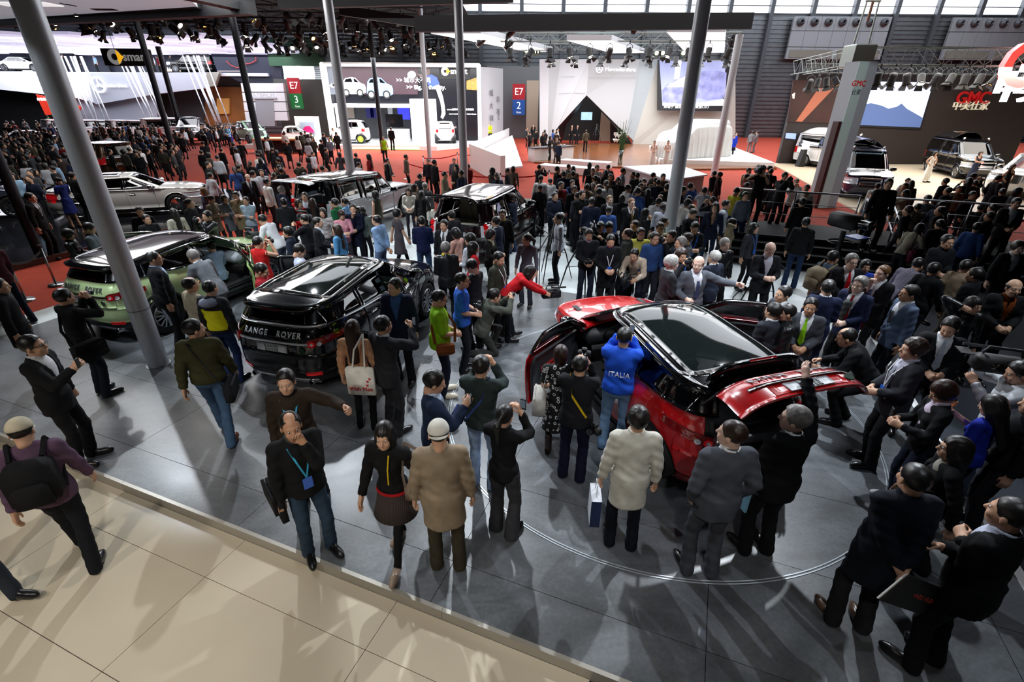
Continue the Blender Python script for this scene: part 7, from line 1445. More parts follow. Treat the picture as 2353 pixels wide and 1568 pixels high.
p = P_('photographer in black jacket and navy trousers at the open door', head=(1335, 817), face=14, pose='photo', top='jacket', tc='17181c', lc='10142a', hi=2, H=1.70, hair='thin', g=1.1, lea=False, extra=lambda o, sk, s, Hm, Hr: strap(o, sk, 1, cloth('d8b41c'), .86, 'camera_strap')); q_ = held(p, 'camera', 'black camera held up at the open red door', 'camera', 'r', b_slr, (-.06, .06, .04)); w_ = at(p, (.24, -.1, .84)); q_ = empty('camera', w_, p.rotation_euler[2] - .8, 'black camera with long lens hanging at the photographer hip', 'camera'); b_slr(q_)
p = P_('man in royal blue track jacket lettered ITALIA and light jeans', head=(1437, 753), face=16, pose='photo', top='bomber', tc='1f4fc0', legs='jeans', lc='6f8fb4', hi=2, H=1.78, g=1.08, hair='buzz'); text('ITALIA', .085, mat('white_stitch', 'dfe3ee', .7), p, (0, -.168, 1.22), rot=(math.pi / 2, 0, 0), ext=.006); held(p, 'mobile_phone', 'phone raised by the man in royal blue jacket', 'phone', 'r', b_phone)
p = P_('man in cream white jacket and dark jeans with spiky hair', head=(1470, 938), face=4, pose='stand2', top='coat', tc='d2cfc4', legs='jeans', lc='14161e', hi=2, H=1.72, hair='spiky'); q_ = empty('paper_carrier_bag', at(p, (-.30, .04, .52)), p.rotation_euler[2], 'white and navy paper carrier bag held by the man in cream jacket', 'bag'); MB().box((0, 0, 0), (.10, .26, .34)).build('bag_body', mat('paper_white', 'cfd2da', .6), q_); MB().box((-.002, -.131, 0), (.101, .002, .34)).build('printed_side', mat('paper_navy', '1c2c58', .5, noise=.4), q_); MB().tube([(0, -.06, .17), (0, -.05, .30), (0, .05, .30), (0, .06, .17)], .005, 5).build('cord_handle', m_white, q_)
P_('man in mid grey suit seen from behind at the open boot', head=(1692, 970), face=-4, pose='pocket', top='suit', tc='4b4f58', lc='45484f', hi=2, H=1.80, hair='buzz', hc='b', hy=-40, g=1.06, skin=3)
p = P_('grey-haired man in black suit lifting the red tailgate', head=(1838, 936), face=-12, pose='up', top='suit', tc='0f1013', lc='0d0e11', hi=2, H=1.78, hair='grey', hc='g', g=1.1, skin=3, hy=-20); q_ = empty('blue_folder', at(p, (-.25, .10, .74)), p.rotation_euler[2], 'pale blue folder held with a water bottle by the grey-haired man', 'folder'); MB().box((0, 0, 0), (.02, .22, .3)).build('cover', mat('folder_blue', '6f9fb8', .5), q_); q_ = empty('water_bottle', at(p, (-.25, .10, .95)), 0, 'small clear water bottle with blue cap held over the folder', 'bottle'); MB().lathe([(0, -.08), (.03, -.08), (.03, .04), (.014, .07), (.014, .08)], 12).build('bottle_body', glass('bottle_clear', 'c4d4f0', .1), q_, True); MB().lathe([(.016, .08), (.016, .105), (0, .105)], 12).build('cap', mat('cap_blue', '2a3cc0', .4), q_)
# ---- right side
P_('balding man in charcoal jacket stooping beside the raised tailgate', head=(1945, 755), face=-60, pose='squat', top='jacket', tc='16171a', lc='121316', hi=2, H=1.80, hair='thin', g=1.1)
p = P_('curly-haired man in dark grey suit with lanyard holding a rolled paper', head=(2110, 780), face=-75, pose='hold', top='suit', tc='2b2d33', lc='15161a', hi=2, H=1.78, hair='curly', hc='b', skin=2, shirt='c4c4d6', tie='8b8f9c', lanyard='cfd2d6', g=1.06)
p = P_('woman with cropped auburn hair in black jacket checking a phone', head=(2162, 878), face=-70, pose='read', top='jacket', tc='111215', legs='jeans', lc='1a2030', fem=True, hair='bobshort', hc='r', hi=2, H=1.66, shoe='d5d6da', shirt='c8b9cc'); held(p, 'mobile_phone', 'phone in the hands of the woman with cropped auburn hair', 'phone', 'r', b_phone)
P_('man in black suit with silver tie looking down at his hands', head=(2190, 733), face=-150, pose='hold', top='suit', tc='101114', lc='0f1013', hi=2, H=1.78, tie='9aa2ac', hp=-22, hy=20)
P_('heavy man in steel blue suit with dark tie gazing upward', head=(2098, 656), face=-80, pose='stand', top='suit', tc='4c5a72', lc='14151a', hi=2, H=1.78, g=1.15, tie='23252c', skin=1)
P_('stout man in dark suit adjusting his striped tie', head=(2035, 610), face=-105, pose='chin', top='suit', tc='16171b', hi=1, H=1.80, g=1.12, hair='buzz', hc='l', skin=3, tie='3a3c6a')
P_('man in dark suit with red glasses and red tie', head=(1962, 584), face=190, pose='hold', top='suit', tc='1a1b20', hi=1, H=1.80, tie='b0121c', glasses=True, hair='grey', hc='g', skin=3)
P_('man in navy suit with dark red tie leaning into the talk', head=(1982, 636), face=-120, pose='hold', top='suit', tc='1c2440', hi=1, H=1.78, tie='8a1620', hair='grey', hc='g', skin=3)
p = P_('woman with long brown hair in grey tweed jacket', head=(1972, 650), face=-30, pose='hold', top='jacket', tc='3e3f3d', legs='slim', lc='121214', fem=True, hair='long', hc='r', hi=2, H=1.66); bag(p, 'small red quilted bag on a chain of the long-haired woman', 1, '8a1a1e', .86, (.07, .2, .15), .0)
P_('man in navy suit back turned to the red coupe door', head=(1908, 644), face=20, pose='hold', top='suit', tc='161d38', lc='141a30', hi=2, H=1.76)
P_('man in grey suit with lime green tie and name plate', head=(1868, 686), face=-150, pose='hold', top='suit', tc='3c3f45', hi=2, H=1.72, tie='7ab01c', skin=1)
P_('man in black leather jacket facing the red coupe', head=(1815, 700), face=-75, pose='hold', top='jacket', tc='141518', hi=2, H=1.70, hair='buzz', lea=True)
P_('man in faint check grey suit with his back to the stage edge', head=(1783, 697), face=-20, pose='hold', top='suit', tc='2c2e35', hi=2, H=1.70, hair='short')
P_('young man in grey suit peering at the red coupe roof', head=(1806, 658), face=-100, pose='hold', top='suit', tc='3a3c42', hi=1, H=1.72)
P_('long-haired grey man in dark suit and open white shirt by a tripod', head=(1776, 561), face=185, pose='read', top='suit', tc='22242a', hi=2, H=1.80, hair='bald', hc='w', skin=3, shirt='dcdcea')
P_('bald man in grey suit with striped tie stretching his arm out', head=(1608, 589), face=172, pose='point', top='suit', tc='575b64', lc='4b4f57', hi=2, H=1.84, hair='bald', hc='l', skin=3, shirt='e8e8f4', tie='3a4560', g=1.1, hy=35)
P_('grey-haired man in dark suit with red tie facing the bald speaker', head=(1545, 588), face=85, pose='hold', top='suit', tc='2a2c31', lc='26282c', hi=2, H=1.80, hair='curly', hc='w', skin=3, tie='b81420', glasses=True)
p = P_('photographer with blue lanyard behind the two speakers', head=(1568, 572), face=165, pose='photo', top='jacket', tc='1a1b1f', hi=1, hair='curly', hc='b', lanyard='2f62c8'); held(p, 'camera', 'camera before the face of the photographer behind the speakers', 'camera', 'r', b_slr, (-.06, .04, .02))
P_('white-haired man in black leather jacket looking aside', head=(1668, 548), face=170, pose='stand', top='jacket', tc='16171a', hi=1, hair='grey', hc='w', lea=True, skin=3)
P_('grey-haired man in navy jacket seen from behind the speakers', head=(1645, 577), face=-30, pose='stand', top='suit', tc='1e2433', hi=1, hair='grey', hc='w', skin=2)
p = P_('cameraman in cream shirt with black backpack bowed over a camera', head=(1458, 573), face=-150, pose='squat', top='shirt', tc='c4b3a0', legs='jeans', lc='161a28', hi=2, H=1.78); q_ = held(p, 'video_camera', 'video camera held low by the cameraman in cream shirt', 'video camera', 'r', b_video, (-.1, .1, -.05))
p = P_('man in black coat over purple shirt winding a cable', head=(1405, 541), face=180, pose='hold', top='coat', tc='111215', lc='1a1a1e', hi=2, H=1.74, shirt='2a1c48', lanyard='d0d0d8', g=1.1, hp=-20)
p = P_('photographer in black jacket over checked shirt beside a tripod', head=(1355, 527), face=178, pose='hold', top='jacket', tc='15161a', legs='jeans', lc='2a3040', hi=2, H=1.72, shirt='8a88a8', hp=-15); held(p, 'camera', 'black camera held by the photographer beside the tripod', 'camera', 'r', b_slr, (-.05, .05, .0))
P_('man in pale grey shirt walking with a phone at his ear', head=(1285, 490), face=-95, pose='ear', top='shirt', tc='b4bac4', legs='trousers', lc='1a1d24', hi=1, H=1.74)
tripod(G(1268, 640), 1.5, 'black camera tripod beside the man phoning'); tripod(G(1332, 690), 1.65, 'tall tripod with metal legs before the checked-shirt photographer', .6, legm=m_steel); tripod(G(1735, 735), 1.35, 'black tripod standing before the long-haired grey man', .3)
# microphone stand
g_ = G(1238, 668); q_ = empty('microphone_stand', (g_[0], g_[1], 0), label='thin black microphone boom stand near the plaid shirt woman', cat='microphone stand'); MB().tube([(0, 0, 0), (0, 0, 1.55)], .012, 6).build('pole', m_black, q_); MB().tube([(0, 0, 1.5), (.55, .1, 1.15)], .01, 6).build('boom', m_black, q_); MB().tube([(-.0, .0, 1.5), (-.12, -.02, 1.58)], .022, 8).build('microphone', m_black, q_); MB().lathe([(0, .02), (.15, .02), (.16, 0)], 16).build('base', m_black, q_)
# more of the right edge
p = P_('man in steel blue shirt with a sand coloured backpack', head=(1918, 577), face=70, pose='stand', top='shirt', tc='4a5a70', legs='trousers', lc='7a7668', hi=1, glasses=True); backpack(p, 'sand coloured backpack on the man in steel blue shirt', '8a7d66')
P_('boy in bright blue shirt behind the man with red glasses', head=(1993, 598), face=200, pose='stand', top='shirt', tc='2340a8', hi=1, hair='bobshort', H=1.6)
P_('young man in plaid shirt leaning toward the suited group', head=(2118, 594), face=70, pose='lean', top='shirt', pat=pattern('plaid_violet', '4a4456', '9a94a6', 'plaid', 16), hi=1, hair='short')
P_('man in black jacket passing the suited group', head=(2152, 604), face=75, pose='walk', top='jacket', tc='141518', hi=1)
P_('man in sand jacket with backpack straps walking past', head=(2226, 598), face=80, pose='walk', top='jacket', tc='8d7d68', lc='6f6a60', hi=1)
P_('man in black windcheater with a square back patch', head=(2248, 616), face=-30, pose='hold', top='jacket', tc='111216', hi=1, g=1.08)
P_('bald man in black jacket over an orange shirt', head=(2338, 643), face=200, pose='hold', top='suit', tc='121316', hi=2, hair='bald', shirt='7a3a14', g=1.08, H=1.78, skin=2)
P_('young woman in black leather jacket lifting a phone to her ear', head=(2243, 684), face=195, pose='ear', top='jacket', tc='131417', fem=True, hair='long', hi=2, H=1.64, lea=True, hy=-20)
p = P_('cameraman in white shirt with a shoulder video camera', head=(2345, 832), face=-70, pose='shoulder', top='shirt', tc='c9ccd2', legs='jeans', lc='7d8ba0', hi=2, H=1.74, hp=-15); q_ = empty('shoulder_camera', at(p, (.16, .12, 1.56)), p.rotation_euler[2], 'large black shoulder video camera carried by the cameraman in white', 'video camera'); MB().box((0, 0, .05), (.16, .5, .2), bev=.04).build('body', m_black, q_, True); MB().lathe([(.06, 0), (.07, -.12), (.09, -.16), (.09, -.24), (0, -.2)], 18, 'y', (0, .25, .05)).build('lens', m_blackg, q_, True); MB().box((0, .36, .16), (.18, .12, .01)).build('lens_hood', m_black, q_); MB().tube([(0, -.15, .16), (0, -.12, .24), (0, .16, .24), (0, .2, .16)], .016, 6).build('handle', m_steel, q_); MB().tube([(.1, .0, .2), (.1, .35, .2)], .02, 8).build('microphone', m_alu, q_)
P_('woman reporter in royal blue top with long dark hair', head=(2285, 908), face=-20, pose='phone', top='tee', tc='1f2fa0', legs='jeans', lc='1a1d26', fem=True, hair='long', hi=2, H=1.60); q_ = held(PEOPLE[-1], 'microphone', 'hand microphone with an orange collar held by the reporter', 'microphone', 'r', lambda q: (MB().tube([(0, 0, -.08), (0, 0, .06)], .014, 8).build('handle', m_black, q), MB().box((0, 0, .05), (.06, .06, .05)).build('collar', mat('mic_orange', 'c87a3a', .5), q), MB().lathe([(0, .12), (.024, .11), (.028, .085), (.018, .07)], 12).build('foam', m_black, q, True)), (0, .05, .05))
P_('woman in glasses and black jacket hurrying past the navy jacket man', head=(2210, 1008), face=-60, pose='walk', top='jacket', tc='121215', fem=True, hair='long', hi=2, H=1.62, glasses=True, shirt='8f8a80')
p = P_('man in navy jacket holding a black folder behind his back', head=(2118, 1072), face=6, pose='behind', top='coat', tc='0f131d', legs='trousers', lc='1e1f22', hi=2, H=1.80, hair='buzz', g=1.15, shoe='4a3424'); q_ = empty('press_folder', at(p, (.10, -.30, .82)), p.rotation_euler[2] + R(8), 'black press folder with red lettering held behind the navy jacket', 'folder'); M_ = rotx(0) @ np.array([[math.cos(R(25)), 0, math.sin(R(25))], [0, 1, 0], [-math.sin(R(25)), 0, math.cos(R(25))]]); MB().box((0, 0, 0), (.44, .02, .30), M=M_).build('cover', mat('folder_black', '1d1b1a', .5), q_); MB().box((-.02, .014, .0), (.43, .01, .29), M=M_).build('pages', m_white, q_); text('中国 车展', .05, mat('folder_red_text', 'a03a30', .5), q_, (.06, -.013, -.03), rot=(math.pi / 2, R(25), 0), ext=.002)
P_('man in black suit seen from behind with arms folded', head=(2345, 1152), face=-25, pose='cross', top='suit', tc='0c0d10', lc='0c0d10', hi=2, H=1.80, hair='buzz', g=1.15, shirt='b9bccf')
P_('man in dark trousers standing past the woman in glasses', head=(2400, 905), face=-60, pose='stand', top='jacket', tc='131418', lc='1a1b20', hi=1, g=1.1)
P_('man in dark suit walking near the navy carpet edge', head=(2345, 555), face=190, pose='stand', top='suit', tc='14151a', hi=1, hair='curly', hc='b', skin=3, z=.0)
# ---- mid ground: around the cars on the pale floor
MID = [  # label, head px, facing, pose, top, colour, trousers, kw
 ('cameraman in white shirt leaning over the green bonnet', (598, 494), -75, 'lean', 'shirt', 'd4d6da', '4a5468', {}),
 ('man in red waistcoat with yellow emblem beside the green door', (590, 543), 20, 'photo', 'vest', 'b81c1c', '1b1c20', dict(hair='buzz')),
 ('man in pale blue shirt between the green and the black car', (693, 562), 60, 'read', 'shirt', 'c3cbe0', '22242a', {}),
 ('woman with curly black hair in dark blue jacket', (660, 522), -100, 'stand', 'jacket', '1e2636', '1a1b20', dict(fem=True, hair='curly')),
 ('video man in black jacket aiming a camera with blue windshield', (697, 492), -75, 'shoulder', 'jacket', '15161a', '1a1b1f', dict(hair='buzz', glasses=True)),
 ('laughing woman in red cardigan', (684, 459), 120, 'hold', 'jacket', 'b4161c', '2a2a30', dict(fem=True, hair='bob', hc='b', shirt='77706c')),
 ('young man in dark suit and pale blue tie by the silver car', (698, 442), 170, 'stand', 'suit', '2c2e34', '1a1b20', dict(tie='a9c0dc')),
 ('man in dark grey jacket with his back to the silver car', (650, 455), -20, 'hold', 'jacket', '25272a', '1a1b20', {}),
 ('grey-haired man in navy suit at the silver car boot', (645, 428), 30, 'hold', 'suit', '232a44', '1c2236', dict(hair='grey', hc='w', skin=3)),
 ('woman with straight brown hair in black coat', (717, 456), -10, 'stand', 'coat', '141417', '141417', dict(fem=True, hair='long', hc='b')),
 ('man in black suit with white cuffs talking', (727, 499), 75, 'hold', 'suit', '16181c', '15161a', dict(hair='buzz')),
 ('woman in white striped top with long fringe', (740, 478), 175, 'stand', 'sweater', 'c9c6c2', '24262c', dict(fem=True, hair='long', pat='stripe')),
 ('woman in sky blue cardigan with tied wavy hair', (773, 516), -80, 'stand', 'jacket', '4f8ab8', '2a2c34', dict(fem=True, hair='wavy', hc='b')),
 ('young man in green hooded top looking left', (768, 456), -80, 'stand', 'jacket', '155a34', '1c1d22', {}),
 ('woman in light blue scarf in profile', (791, 455), -80, 'stand', 'sweater', '7aa4d0', '22242a', dict(fem=True, hair='pony')),
 ('woman in pink shirt holding a camera', (785, 485), 150, 'read', 'shirt', 'd08f9c', '2a2a30', dict(fem=True, hair='bobshort', hc='r')),
 ('man in midnight blue coat with a hand on his cheek', (810, 469), 170, 'chin', 'coat', '12162a', '111218', {}),
 ('woman in grey green sweater with curled hair', (832, 475), 20, 'stand', 'sweater', '4b5450', '1a1b1f', dict(fem=True, hair='wavy')),
 ('woman in olive padded waistcoat over blue sleeves', (861, 439), -70, 'stand', 'vest', '2c2f22', '20222a', dict(fem=True, hair='bob')),
 ('man in light blue sweater with hands behind his back', (864, 494), -70, 'behind', 'sweater', '86a3c8', '5a6a88', dict(hair='thin', H=1.74)),
 ('woman in patterned grey dress walking on the pale floor', (912, 480), 60, 'walk', 'dress', '4a4448', '141416', dict(fem=True, hair='bobshort')),
 ('woman with long dark hair in white knit top', (938, 431), 175, 'hold', 'sweater', 'b9b2a6', '24222a', dict(fem=True, hair='long')),
 ('woman in black coat with a white handbag', (968, 438), 10, 'bagarm', 'coat', '131316', '131316', dict(fem=True, hair='long', bag='e0ddd0')),
 ('man in grey coat seen from behind by the black off-road car', (976, 419), 15, 'stand', 'coat', '4b4c4c', '1c1d20', dict(hair='thin', hc='g')),
 ('woman in taupe jacket whispering to a friend', (952, 423), 90, 'stand', 'jacket', '57493d', '1b1b1f', dict(fem=True, hair='long', hc='b')),
 ('man in dark pullover and white collar at the cream boot', (1037, 484), -40, 'stand', 'sweater', '15171b', '17181c', {}),
 ('young man in black suit and loosened tie by the cream boot', (1020, 505), 195, 'stand', 'suit', '121316', '121316', dict(tie='3a3c44')),
 ('woman in pale pink blouse with black bob', (1042, 525), -60, 'read', 'blouse', 'dca99a', '26262c', dict(fem=True, hair='bob')),
 ('man in white shirt and dark waistcoat bending his head', (1080, 537), -60, 'hold', 'shirt', 'c9ccd6', '1d1f26', dict(hair='curly')),
 ('woman in khaki jacket reading her phone', (1133, 529), 110, 'read', 'jacket', '1c1a18', '1c1c20', dict(fem=True, hair='bob', shirt='9a917a')),
 ('man in navy suit looking down beside the black car', (1140, 498), -60, 'stand', 'suit', '1a2234', '181c26', {}),
 ('young man in black jacket over mustard shirt', (1155, 482), 185, 'stand', 'jacket', '141416', '16171a', dict(shirt='8f8128', glasses=True)),
 ('man in hooded navy sweatshirt leaning into the off-road car', (1177, 445), -60, 'hold', 'sweater', '1a2130', '2a3a5c', dict(hair='curly', hc='b')),
 ('man in dark blue jacket standing alone with folded hands', (1275, 441), 150, 'hold', 'jacket', '1a2031', '15161c', dict(hair='buzz', H=1.76)),
 ('tall man in black jacket with arms crossed and a bottle', (1338, 437), 150, 'cross', 'jacket', '0f1012', '15161c', dict(H=1.82)),
 ('man in glasses behind the tall man with crossed arms', (1320, 427), 170, 'stand', 'jacket', '1b1c21', '15161c', dict(glasses=True)),
 ('woman in taupe dress with a white shoulder bag', (1362, 421), -20, 'read', 'dress', '5e554c', 'b08a70', dict(fem=True, hair='long', hc='b', bag='e6e4dc')),
 ('broad man in black suit with grey tie watching the stage', (1402, 449), 165, 'stand', 'suit', '131418', '131418', dict(tie='6a7078', hair='buzz', hc='l', skin=3, g=1.1)),
 ('man in black suit with olive tie and rimless glasses', (1452, 455), 165, 'chin', 'suit', '15161a', '15161a', dict(tie='8a7a3c', hair='buzz', hc='l', skin=3, glasses=True, H=1.8)),
 ('man in white sweater with backpack strap', (1444, 424), 70, 'stand', 'sweater', 'c9c9cc', '2f4468', {}),
 ('man in grey tweed coat with arms crossed', (1474, 421), 175, 'cross', 'coat', '55524c', '222328', dict(glasses=True)),
 ('woman with straight black hair in black jacket in profile', (1484, 480), 80, 'chin', 'jacket', '131316', '131316', dict(fem=True, hair='long')),
 ('man in white shirt leaning over equipment', (1517, 456), 60, 'lean', 'shirt', 'c5c8ce', '2a2c34', {}),
 ('man in pale lilac sweater seen from behind', (1527, 466), 20, 'hold', 'sweater', 'b9bccb', '2a2c34', dict(hair='curly')),
 ('man in black sweater reading a leaflet', (1597, 482), 160, 'read', 'sweater', '121317', '1a1b1f', dict(hair='buzz')),
 ('man in knitted cream pullover bending over a laptop', (1584, 459), 70, 'lean', 'sweater', 'b8b4ac', '2a2c30', dict(hair='curly')),
 ('man in lemon yellow jacket and glasses', (1474, 524), 180, 'hold', 'jacket', 'b7b04e', '24252a', dict(glasses=True, shirt='24251e')),
 ('man in dark green jacket behind a shoulder camera', (1381, 510), 185, 'shoulder', 'jacket', '16281e', '1a1b1f', {}),
 ('man in midnight shirt with bowed head', (1402, 513), 180, 'read', 'shirt', '141a2a', '1a1b1f', {}),
 ('man with greying hair looking away', (1444, 525), -60, 'stand', 'jacket', '2a2b28', '1a1b1f', dict(hair='thin')),
 ('man in rimmed glasses and dark jacket', (1460, 507), -140, 'stand', 'jacket', '23262e', '1a1b1f', dict(glasses=True)),
 ('man in beige jacket with large glasses', (1518, 511), 180, 'hold', 'jacket', '94876e', '2a2a2c', dict(glasses=True)),
 ('boy in light shirt between two photographers', (1528, 499), 120, 'stand', 'shirt', '9fae9c', '2a2a2c', dict(H=1.62)),
 ('young man in blue sweater and thin glasses', (1506, 534), 170, 'stand', 'sweater', '27406e', '20222a', dict(glasses=True)),
 ('photographer in black jacket aiming to the side', (1545, 530), -120, 'photo', 'jacket', '121317', '1b1c20', {}),
 ('greying man in navy suit looking sideways', (1567, 545), -100, 'stand', 'suit', '1d2536', '181c28', dict(hair='grey', hc='g')),
 ('man in grey jacket in profile behind the speakers', (1582, 536), -80, 'stand', 'jacket', '42454a', '1c1d21', dict(hc='b')),
 ('young man in black shirt with blue lanyard', (1600, 513), 185, 'read', 'shirt', '101115', '15161a', dict(lanyard='2f62c8', glasses=True)),
 ('woman in grey cardigan with black wavy hair', (1735, 513), 150, 'stand', 'jacket', '34373d', '131418', dict(fem=True, hair='wavy', shirt='1a1c26', lanyard='3a6ac0')),
 ('woman in sand trench coat with a hand in her hair', (1684, 503), 100, 'ear', 'coat', '7d705a', '2a2620', dict(fem=True, hair='bob')),
 ('young man in white hooded jacket with a shoulder strap', (1670, 460), 120, 'stand', 'jacket', 'b9bdc4', '3a3c42', dict(lanyard='2f62c8')),
 ('man in green and white track jacket and jeans', (1718, 420), 140, 'hips', 'jacket', '14603a', '3f556e', dict(pat='greenwhite')),
 ('man in yellow t-shirt and grey cap', (1697, 432), 60, 'read', 'tee', 'c2b83a', '2a2c34', {}),
 ('man in black and red jacket walking behind the yellow t-shirt', (1655, 395), -60, 'walk', 'jacket', '2a1214', '2f4468', {}),
 ('dark-haired man in dark jacket and jeans at the press riser', (1855, 500), 30, 'stand', 'jacket', '111215', '20304e', {}),
 ('woman in cream top with a burgundy bag on the steps', (2120, 515), 70, 'lean', 'sweater', '8d8878', '15161a', dict(fem=True, hair='bob', bag='4a1226', z=.15)),
 ('man in sunglasses and black jacket on the steps', (2182, 540), 180, 'hold', 'jacket', '14151a', '14151a', dict(glasses=True, z=.3)),
 ('photographer in grey jacket standing on the press riser', (1806, 396), 175, 'photo', 'jacket', '34363a', '24262c', dict(z=.45)),
 ('tall man in black shirt standing on the press riser', (2046, 410), 195, 'stand', 'shirt', '0c0d10', '0c0d10', dict(H=1.85, z=.6, hair='buzz')),
 ('cameraman in black lettered t-shirt on the press riser', (1755, 380), 185, 'shoulder', 'tee', '0e0f12', '101114', dict(z=.6, H=1.8)),
 ('man in black suit with open white shirt on the riser end', (2340, 455), 200, 'hold', 'suit', '101114', '101114', dict(z=.45)),
 # on the neighbour platform and the red carpet
 ('bald man in black suit near the dark pole', (567, 400), 140, 'stand', 'suit', '14161c', '14161c', dict(hair='bald', skin=3, tie='3a4a66')),
 ('woman in denim jacket with arms folded behind the green bonnet', (563, 452), 175, 'cross', 'jacket', '9fb2c0', '3a4458', dict(fem=True, hair='pony')),
 ('woman in grey coat with black scarf', (513, 448), 120, 'cross', 'coat', '6a7078', '2a2c30', dict(fem=True, hair='bobshort')),
 ('photographer in black leather jacket with a flash camera', (473, 485), -150, 'photo', 'jacket', '15161a', '15161a', dict(lea=True)),
 ('man in dark jacket over grey t-shirt by the saloon wheel', (432, 457), 90, 'stand', 'jacket', '1a1b1e', '2a2a2e', dict(shirt='7d7a74')),
 ('woman with long black hair in cream fleece', (396, 480), -60, 'stand', 'sweater', 'b5b0a2', '26262a', dict(fem=True, hair='long')),
 ('man bending his head near the saloon sill', (318, 475), 150, 'stand', 'jacket', '131418', '15161a', {}),
 ('boy in black jacket near the saloon sill', (333, 493), 120, 'stand', 'jacket', '14151a', '15161a', dict(H=1.62)),
 ('fair-haired woman in blue top beside the saloon headlamp', (466, 432), -150, 'stand', 'sweater', '3a4a68', '24262c', dict(fem=True, hair='bob', hc='l', skin=3)),
 ('man in tan coat in the crowd by the saloon', (540, 440), 170, 'chin', 'coat', '7a6a50', '2a2a2c', {}),
 ('woman in pale tan coat in profile by the saloon bonnet', (487, 450), 100, 'read', 'coat', '8a7a66', '2a2620', dict(fem=True, hair='pony', hc='b')),
 ('woman in black cardigan and grey skirt walking behind the saloon boot', (76, 388), 70, 'walk', 'jacket', '1a1a1e', '6a6c70', dict(fem=True, hair='long')),
 ('cameraman in dark polo shirt at the tall video tripod', (5, 330), 75, 'hold', 'polo', '151a2c', '4a4640', dict(H=1.78, z=.0)),
]
PATS = dict(stripe=pattern('stripe_top', 'cfcbc6', '3a3a3e', 'stripe', 9), greenwhite=pattern('green_white_jacket', '0f5a34', 'c9ccd0', 'split', (.86, 1.22)))
for lb, hp_, fc, po, tp, tc, lc, kw in MID:
    kw = dict(kw); bg = kw.pop('bag', None); pt = kw.pop('pat', None)
    p = person(lb, head=hp_, face=fc, pose=po, top=tp, tc=tc, lc=lc, hi=1, pat=PATS[pt] if pt else None, legs='slim' if kw.get('fem') else 'trousers', **kw)
    if bg: bag(p, {'e0ddd0': 'white handbag with dark trim on the woman in black coat', 'e6e4dc': 'white shoulder bag on the woman in taupe dress', '4a1226': 'burgundy shoulder bag of the woman in cream top'}[bg], 1, bg, .95, (.12, .34, .32), .05)
    if po == 'shoulder': q_ = empty('shoulder_camera', at(p, (.16, .14, 1.55)), p.rotation_euler[2], 'black shoulder camera carried by the ' + lb.split(' aiming')[0].split(' on the')[0], 'video camera'); b_video(q_)
    if po == 'photo': held(p, 'camera', 'camera held up by the ' + lb.split(' standing')[0].split(' aiming')[0], 'camera', 'r', b_slr, (-.07, .05, .02))
    if lb.startswith('cameraman in white shirt leaning'): held(p, 'video_camera', 'video camera resting over the green bonnet', 'video camera', 'l', b_video, (.1, .16, .1))
tag(MB().tube([G(x, y, .012) for x, y in ((1722, 668), (1700, 668), (1685, 682), (1680, 698), (1690, 705), (1712, 700), (1735, 705))], .012, 6).build('floor_cable', m_black, None, True), 'thin black cable curling on the pale floor beside a tripod', 'cable')
# broadcast camera on its pedestal
g_ = G(1905, 640); q_ = empty('broadcast_camera', (g_[0], g_[1], 0), R(20), 'big broadcast camera with blue monitor hood on a black pedestal', 'video camera')
for k in range(3): a = 2 * math.pi * k / 3; MB().tube([(0, 0, .9), (.45 * math.cos(a), .45 * math.sin(a), .03)], .03, 6).build('leg', m_black, q_)
MB().tube([(0, 0, .3), (0, 0, 1.25)], .06, 10).build('column', m_black, q_); MB().lathe([(.28, 0), (.30, .02), (.28, .04)], 24, c=(0, 0, .95)).build('steering_ring', m_black, q_); MB().box((0, .05, 1.5), (.3, .7, .36), bev=.05).build('body', m_black, q_, True); MB().lathe([(.1, 0), (.11, -.25), (.13, -.3), (0, -.28)], 18, 'y', (0, -.35, 1.5)).build('lens', m_blackg, q_, True); MB().box((.55, .1, 1.42), (.6, .45, .04)).build('monitor_hood', mat('hood_blue_grey', '4a566a', .4), q_); MB().box((.55, .0, 1.05), (.45, .4, .03)).build('script_tray', mat('tray_blue', '2a58b8', .4), q_); MB().beam((.1, .1, 1.3), (.55, .1, 1.4), .04).build('arm', m_steel, q_)
tripod(G(40, 420), 1.6, 'tall video tripod beside the cameraman in dark polo shirt', .4); tripod(D(1368, 330, 45), 1.5, 'video camera tripod on the wood floor before the opening', .2)
